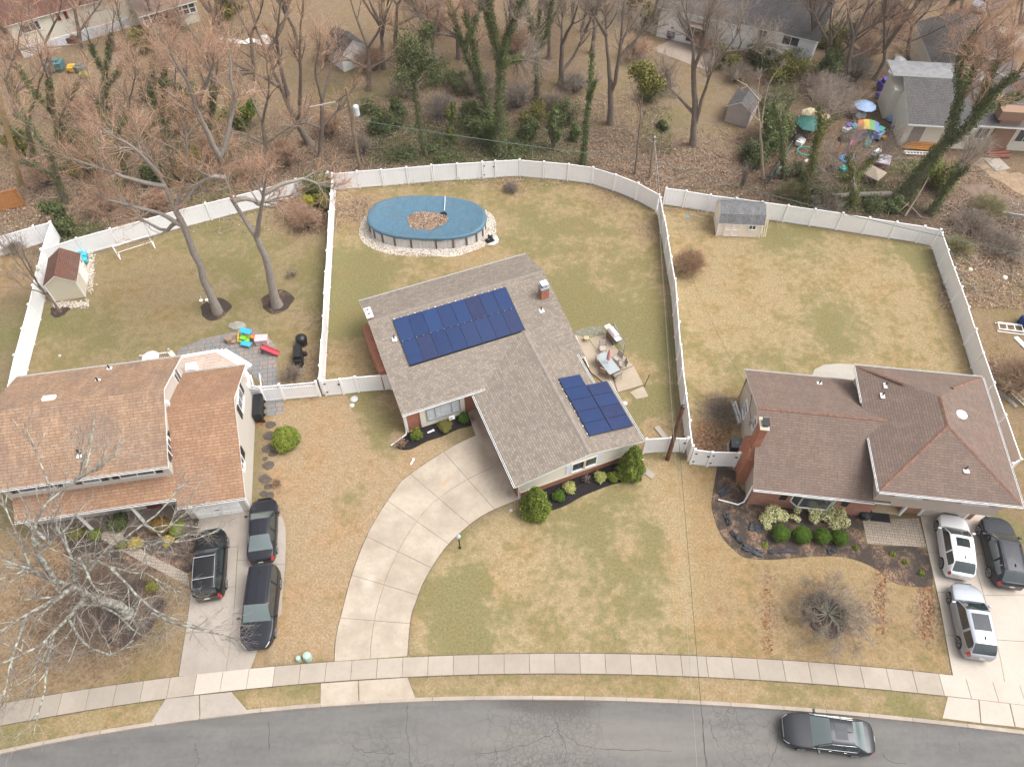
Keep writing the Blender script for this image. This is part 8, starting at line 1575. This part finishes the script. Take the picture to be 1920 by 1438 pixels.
# toy house with rainbow roof and slides
q = G(1618, 262); o = empty('play_house', (q.x, q.y, 0), R(-15), 'toy play house with a rainbow striped roof', 'play house')
m = MB(); [m.box((sx*.8, sy*.6, .7), (.1, .1, 1.4)) for sx in (-1, 1) for sy in (-1, 1)]; m.box((0, 0, .5), (1.6, 1.2, .1)); m.build('frame', mat('violet_blue', (.14, .17, .55)), o)
for k, c in enumerate(((.46, .18, .06), (.45, .33, .08), (.12, .26, .09), (.10, .16, .34))): m = MB(); m.box((-.75+k*.5, 0, 1.75-.12*abs(k-1.5)), (.52, 1.7, .06), rot=Matrix.Rotation((k-1.5)*.22, 3, 'Y')); m.build('roof_strip', mat('rainbow_%s' % ('orange', 'yellow', 'green', 'blue')[k], c), o)
def slide(px, py, L_, mt, label, rz):
    o = empty('toy_slide', G(px, py), rz, label, 'toy slide'); m = MB(); m.box((L_/2, 0, .55), (L_*1.05, .45, .05), rot=Matrix.Rotation(.45, 3, 'Y')); [m.box((L_/2, s*.23, .62), (L_*1.05, .05, .16), rot=Matrix.Rotation(.45, 3, 'Y')) for s in (-1, 1)]; m.build('chute', mt, o); m = MB(); [m.box((-.05, s*.2, .5), (.07, .06, 1.0)) for s in (-1, 1)]; m.build('ladder', PUR, o)
slide(1603, 256, 1.9, PNK, 'long pink toy slide left of the rainbow play house', R(-115)); slide(1626, 262, 1.6, TRQ, 'turquoise toy slide below the rainbow play house', R(-110))
def cart(px, py, s, mt, label, cat, rz=0, wheels=True, top=None):
    o = empty('toy_cart' if wheels else 'toy_box', G(px, py), rz, label, cat); m = MB(); m.prism([(-.5*s, -.35*s), (.5*s, -.35*s), (.6*s, .35*s), (-.6*s, .35*s)], .15*s, .65*s); m.box((0, .1*s, .72*s), (.7*s, .4*s, .12*s)); m.build('body', mt, o, bevel=.03)
    if wheels:
        for sx in (-1, 1): m = MB(); m.tube([(sx*.4*s, -.45*s, .15*s), (sx*.4*s, .45*s, .15*s)], .15*s, 10); m.build('wheel', M['black'], o)
    if top: m = MB(); m.box((0, 0, .95*s), (.8*s, .5*s, .1*s)); m.build('lid', top, o, bevel=.02)
for a in ((1644,259,1.1,PBL,'pale blue toy box with a green top',True,TRQ), (1587,248,.9,M['white'],'white and blue toy cart left of the slides',True,PUR), (1599,246,.9,mat('cyan_plastic', (.04,.45,.65)),'cyan toy car beside the pink slide',True,None), (1657,168,1.3,PUR,'purple tarp covered toy near the dark corner shrub',False,PUR), (1650,184,.8,PUR,'small purple toy below the purple tarp',False,None), (1666,212,.9,PUR,'purple toy tower beside the ranch house wall',True,PBL), (1672,228,.9,PBL,'blue purple toy cart by the ranch house wall',True,None), (1680,243,.7,PUR,'small violet toy at the end of the row by the wall',True,None), (1499,272,.9,M['white'],'white plastic bin in the wood scraps',False,None), (1496,262,.7,mat('grey_tub', (.45,.42,.42)),'pale grey tub behind the white bin',False,None), (1613,222,.8,M['white'],'white toy among the scrap wood',False,TRQ), (1603,212,1.0,mat('pale_pink', (.60,.42,.42)),'pale pink toy kitchen behind the scrap wood',False,ORG), (1640,297,.9,mat('lilac', (.50,.42,.62)),'lilac toy chairs behind the pink play house',False,M['white']), (1656,260,.4,YL,'small yellow toy right of the pale blue box',True,None), (1580,322,.8,TRQ,'turquoise toy turtle by the fence stumps',False,None), (1555,189,.7,M['white'],'white sign like box at the top of the cluttered yard',False,None), (1605,265,.7,mat('tan_toy', (.42,.32,.22)),'tan rocking toy between the two slides',False,None)):
    cart(a[0], a[1], a[2], a[3], a[4], 'toy', R(a[0] % 50), a[5], a[6])
q = G(1645, 316); o = empty('play_house', q, R(-20), 'pink play house with a pale roof in the cluttered yard', 'play house'); m = MB(); [m.box((sx*.55, sy*.5, .6), (.12, .12, 1.2)) for sx in (-1, 1) for sy in (-1, 1)]; m.box((0, .5, .5), (1.1, .06, 1.0)); m.box((0, -.5, .25), (1.1, .06, .5)); m.build('wall', PNK, o)
m = MB(); extrude(m, [(-.75, 1.15), (0, 1.55), (.75, 1.15), (.75, 1.08), (0, 1.48), (-.75, 1.08)], -.75, .75); fixn(m.build('roof', mat('pale_lilac', (.58, .55, .60)), o))
dome(1587, 299, .85, .3, mat('bright_blue_tub', (.08, .28, .62)), 'wading_pool', 'small bright blue wading pool', 'wading pool'); dome(1582, 263, .62, .7, M['cover'], 'black_bag', 'black garbage bag beside the pink slide', 'bag'); dome(1563, 320, .75, .5, M['cover'], 'black_bag', 'black bag pile near the turquoise turtle', 'bag')
m = MB(); pts = [(.75*math.cos(a), .75*math.sin(a)*.9, .35) for a in np.linspace(0, 6.283, 25)]; m.tube(pts, .06, 6, cap=False); [m.bar((.75*math.cos(a), .7*math.sin(a), 0), (.75*math.cos(a), .7*math.sin(a), .35), .04) for a in (0.4, 2, 3.6, 5.2)]; thing1('toy_trampoline', m, TRQ, 1508, 289, 'turquoise ring of a toddler trampoline', 'trampoline')
m = MB(); m.lathe((0, 0, .55), [(.3, 0), (.28, .05), (.02, .06)], 10); m.bar((0, 0, 0), (0, 0, .55), .04); thing1('round_stool', m, mat('pale_pink', (.6, .42, .42)), 1510, 311, 'small pale round stool standing alone', 'stool')
m = MB(); m.bar((-.2, 0, 0), (.1, 0, 1.2), .07); m.bar((.3, 0, 0), (.1, 0, 1.2), .07); m.bar((-.1, 0, .5), (.25, 0, .5), .06); thing1('toy_easel', m, ORG, 1568, 289, 'orange plastic stand left of the blue wading pool', 'stand')
for x, y, lb in ((1461, 325, 'white sack left of the thin ivy stem'), (1474, 328, 'white sack right of the thin ivy stem')): dome(x, y, .3, .8, M['white'], 'sack', lb, 'sack')
o = empty('canopy_tent', G(1633, 337), R(-10), 'low faded brown canopy in front of the pink play house', 'canopy'); m = MB(); m.lathe((0, 0, .8), [(1.25, 0), (1.2, .03), (.04, .45)], 4, rz=R(10)); m.build('canopy', mat('faded_canvas', (.33, .27, .20)), o); m = MB(); [m.bar((1.2*math.cos(a+.17), 1.2*math.sin(a+.17), 0), (1.2*math.cos(a+.17), 1.2*math.sin(a+.17), .82), .04) for a in (0, 1.57, 3.14, 4.71)]; m.build('pole', M['wood'], o)
rg = np.random.default_rng(9)
for (x, y, n, L_, lb, mt) in ((1622, 210, 14, 1.0, 'scrap wood heap behind the play house', M['wood']), (1502, 262, 14, .9, 'scrap wood heap beside the white bin', M['wood'])):
    m = MB()
    for _ in range(n): p_ = Vector((rg.normal()*.5, rg.normal()*.4, .15+rg.uniform(0, .35))); a = rg.uniform(0, 3.1); m.bar(p_, p_+Vector((math.cos(a)*L_, math.sin(a)*L_, rg.uniform(-.1, .2))), .08, .05)
    thing1('scrap_wood', m, mt, x, y, lb, 'scrap wood')
a = G(1518, 374); b = G(1668, 369); m = MB(); d = b-a; m.tube([(0, 0, .25), tuple(d*.5+Vector((0, .1, .25))), tuple(d+Vector((0, 0, .3)))], [.17, .24, .30], 10); thing1('fallen_log', m, BARKG, 1518, 374, 'long fallen log lying along the back of the cluttered yard', 'log')
for (x0, y0, x1, y1, z0, z1, r_, lb) in ((1697,405,1741,333,.2,2.2,.08,'pale broken branch leaning on the huge ivy tree'), (1690,378,1727,407,.4,.1,.08,'pale branch lying behind the far fence'), (1763,378,1812,408,.3,.05,.05,'thin pale branch behind the far fence corner'), (1704,380,1682,400,.5,.05,.07,'short pale stick by the ivy mound')):
    a = G(x0, y0, z0); b = G(x1, y1, z1); m = MB(); m.tube([tuple(a), tuple((a+b)/2+Vector((.08, 0, .12))), tuple(b)], [r_, r_*.8, r_*.5], 6); tag(m.build('fallen_branch', BARKP, None), lb, 'branch')
m = MB(); [m.box((k*.1, .12*k, .15+.12*k), (3.4-.3*k, .3, .1)) for k in range(4)]; thing1('lumber_pile', m, mat('orange_lumber', (.50, .24, .08)), 1722, 281, 'orange stained lumber pile at the foot of the ranch house wall', 'lumber', R(-8)); ladder(1694, 291, R(-4), 2.3, 'white ladder lying below the lumber pile', M['white'], .3)
m = MB(); [m.box((0, k*.25-.4, .25+.1*(k % 2)), (2.2, .18, .12), rz=.1*k) for k in range(5)]; m.box((0, 0, .15), (2.0, 1.2, .2)); thing1('lumber_pile', m, mat('red_brown_lumber', (.22, .09, .06)), 1868, 291, 'red brown lumber stack beside the deck stairs', 'lumber')
m = MB(); m.box((0, 0, .04), (1.6, 2.0, .08)); thing1('door_slab', m, GREYC, 1868, 308, 'pale slab lying below the red brown lumber', 'slab', R(15))
for (pts, lb) in (([(1440,345),(1462,310),(1480,282)], 'low wire fence at the left of the cluttered yard'), ):
    fence(pts, lb, h=.9, mat=mat('dull_green_wire', (.09, .11, .09)), name='wire_fence', spacing=2.0)
fence([(1822,400),(1870,402),(1930,412)], 'low pale wire fence across the rough ground', h=.35, mat=M['steel'], name='wire_fence', spacing=3)
sheet('dirt_path', [(1800,300),(1840,318),(1880,345),(1930,372),(1960,352),(1930,330),(1880,318),(1850,300),(1830,290)], flat('bare_tan_earth', (.26, .185, .12), .95, var=.3, sc=2), .01, 40, .15)
sheet('dirt_path', [(1800,345),(1850,350),(1900,372),(1950,392),(1960,400),(1900,402),(1830,372)], flat('bare_grey_earth', (.17, .12, .09), .95, var=.3, sc=2), .012, 30, .15)
sheet('patio', [(1222,95),(1262,72),(1345,98),(1330,135)], concrete('far_patio_concrete', (.36,.29,.24)), .03)
sheet('driveway', [(1830,66),(1860,45),(1960,75),(1960,110)], concrete('far_driveway_concrete', (.40,.34,.29)), .03)
sheet('path', [(196,108),(262,86),(275,96),(215,125)], concrete('far_path_concrete', (.25,.19,.155)), .03)
# far lawns: play sets, grill, tarps, cars
cart(107,133,1.6,mat('dark_teal', (.08,.17,.17)),'dark teal sandbox on the far left lawn','toy',R(10),False); cart(140,135,1.0,YL,'yellow toy on the far left lawn','toy',0,True); cart(153,135,1.1,mat('dark_teal', (.08,.17,.17)),'green toy right of the yellow one on the far lawn','toy',0,False); cart(160,146,.8,mat('lime_plastic', (.30,.36,.04)),'lime toy at the end of the far toy row','toy',0,True); cart(138,82,1.2,mat('rust_box', (.14,.06,.04)),'rusty box at the foot of the cream far house','box',0,False); cart(125,80,1.2,mat('seafoam', (.30,.45,.40)),'seafoam bin against the cream far house','bin',0,False)
m = MB(); m.bar((-1.9, 0, 2.0), (1.9, .9, 2.0), .12); [m.bar((s*1.9, s*.45-.6, 0), (s*1.9, s*.45, 2.0), .08) for s in (-1, 1)]; [m.bar((s*1.9, s*.45+.6, 0), (s*1.9, s*.45, 2.0), .08) for s in (-1, 1)]; thing1('swing_frame', m, M['wood'], 128, 124, 'wooden swing frame beyond the far toy row', 'swing')
q = G(213, 96); o = empty('grill', q, R(20), 'black gas grill with side shelf before the glazed sun room', 'grill'); m = MB(); m.box((0, 0, .5), (.9, .5, .8)); m.build('cabinet', M['black'], o); m = MB(); m.lathe((0, 0, .9), [(.4, 0), (.38, .2), (.1, .32)], 10, sx=1.2, sy=.7); m.build('lid', M['darkmetal'], o); m = MB(); m.box((.7, 0, .85), (.4, .45, .05)); m.build('side_shelf', M['grey'], o)
m = MB(); n = 12
for i in range(n-1):
    f = lambda i, s: (i*.55, s*.45+.2*math.sin(i*1.1), .12+.12*math.sin(i*2.1+s)); m.face([f(i, -1), f(i+1, -1), f(i+1, 1), f(i, 1)])
thing1('plastic_sheet', m, M['white'], 412, 78, 'long crumpled white plastic sheet on the far lawn', 'sheet', R(-4)); dome(499, 78, .8, .8, M['white'], 'white_bundle', 'white bundle at the end of the crumpled sheet', 'bundle'); dome(623, 97, .55, 1.2, M['white'], 'white_bundle', 'white bag beside the white far shed', 'bag')
cart(1262,72,1.5,mat('plum_cover', (.10,.07,.15)),'plum coloured covered furniture on the white house patio','furniture',R(15),False,mat('dull_red', (.22,.08,.07)))
q = G(1684, 128); o = empty('tarp_boat', q, R(80), 'white covered boat like tarp by the pale flat roof', 'boat'); m = MB(); m.lathe((0, 0, 0), [(.5, 0), (1.0, .5), (.9, .8), (.3, 1.1), (.05, 1.15)], 14, sx=1.2, sy=.75); m.build('cover', mat('white_tarp', (.62, .64, .68)), o); m = MB(); m.box((1.2, 0, .35), (1.0, .9, .6)); m.build('hull', M['grey'], o, bevel=.1)
dome(1683, 138, 1.1, .35, mat('grey_tarp', (.42, .42, .44)), 'grey_tarp', 'grey tarp lying in front of the covered boat', 'tarp')
car('pale blue car far off at the top right edge', (1838, 12), (1868, 2), .6, 4.6, 1.85, 1.6, 'hatch', paint('pale_blue_car_paint', (.34, .40, .48), .3, .4))
car('white car barely showing between the far trees at the top', (1802, -14), (1790, -34), .6, 4.6, 1.85, 1.6, 'sedan', WHT)
# ============================================================ the slight haze of the overcast day
m = MB(); m.box((0, 130, 23.4), (330, 620, 49.2)); hz_ = m.build('haze', [], None)
hm = bpy.data.materials.new('thin_haze'); hm.use_nodes = True; ht = hm.node_tree; ht.nodes.clear(); ho = ht.nodes.new('ShaderNodeOutputMaterial'); hv = ht.nodes.new('ShaderNodeVolumePrincipled')
hv.inputs['Color'].default_value = (.93, .94, .96, 1); hv.inputs['Density'].default_value = .00025; hv.inputs['Anisotropy'].default_value = .2
ht.links.new(hv.outputs[0], ho.inputs['Volume']); hz_.data.materials.append(hm); tag(hz_, 'thin pale haze in the air over the neighbourhood', 'haze', kind='stuff')
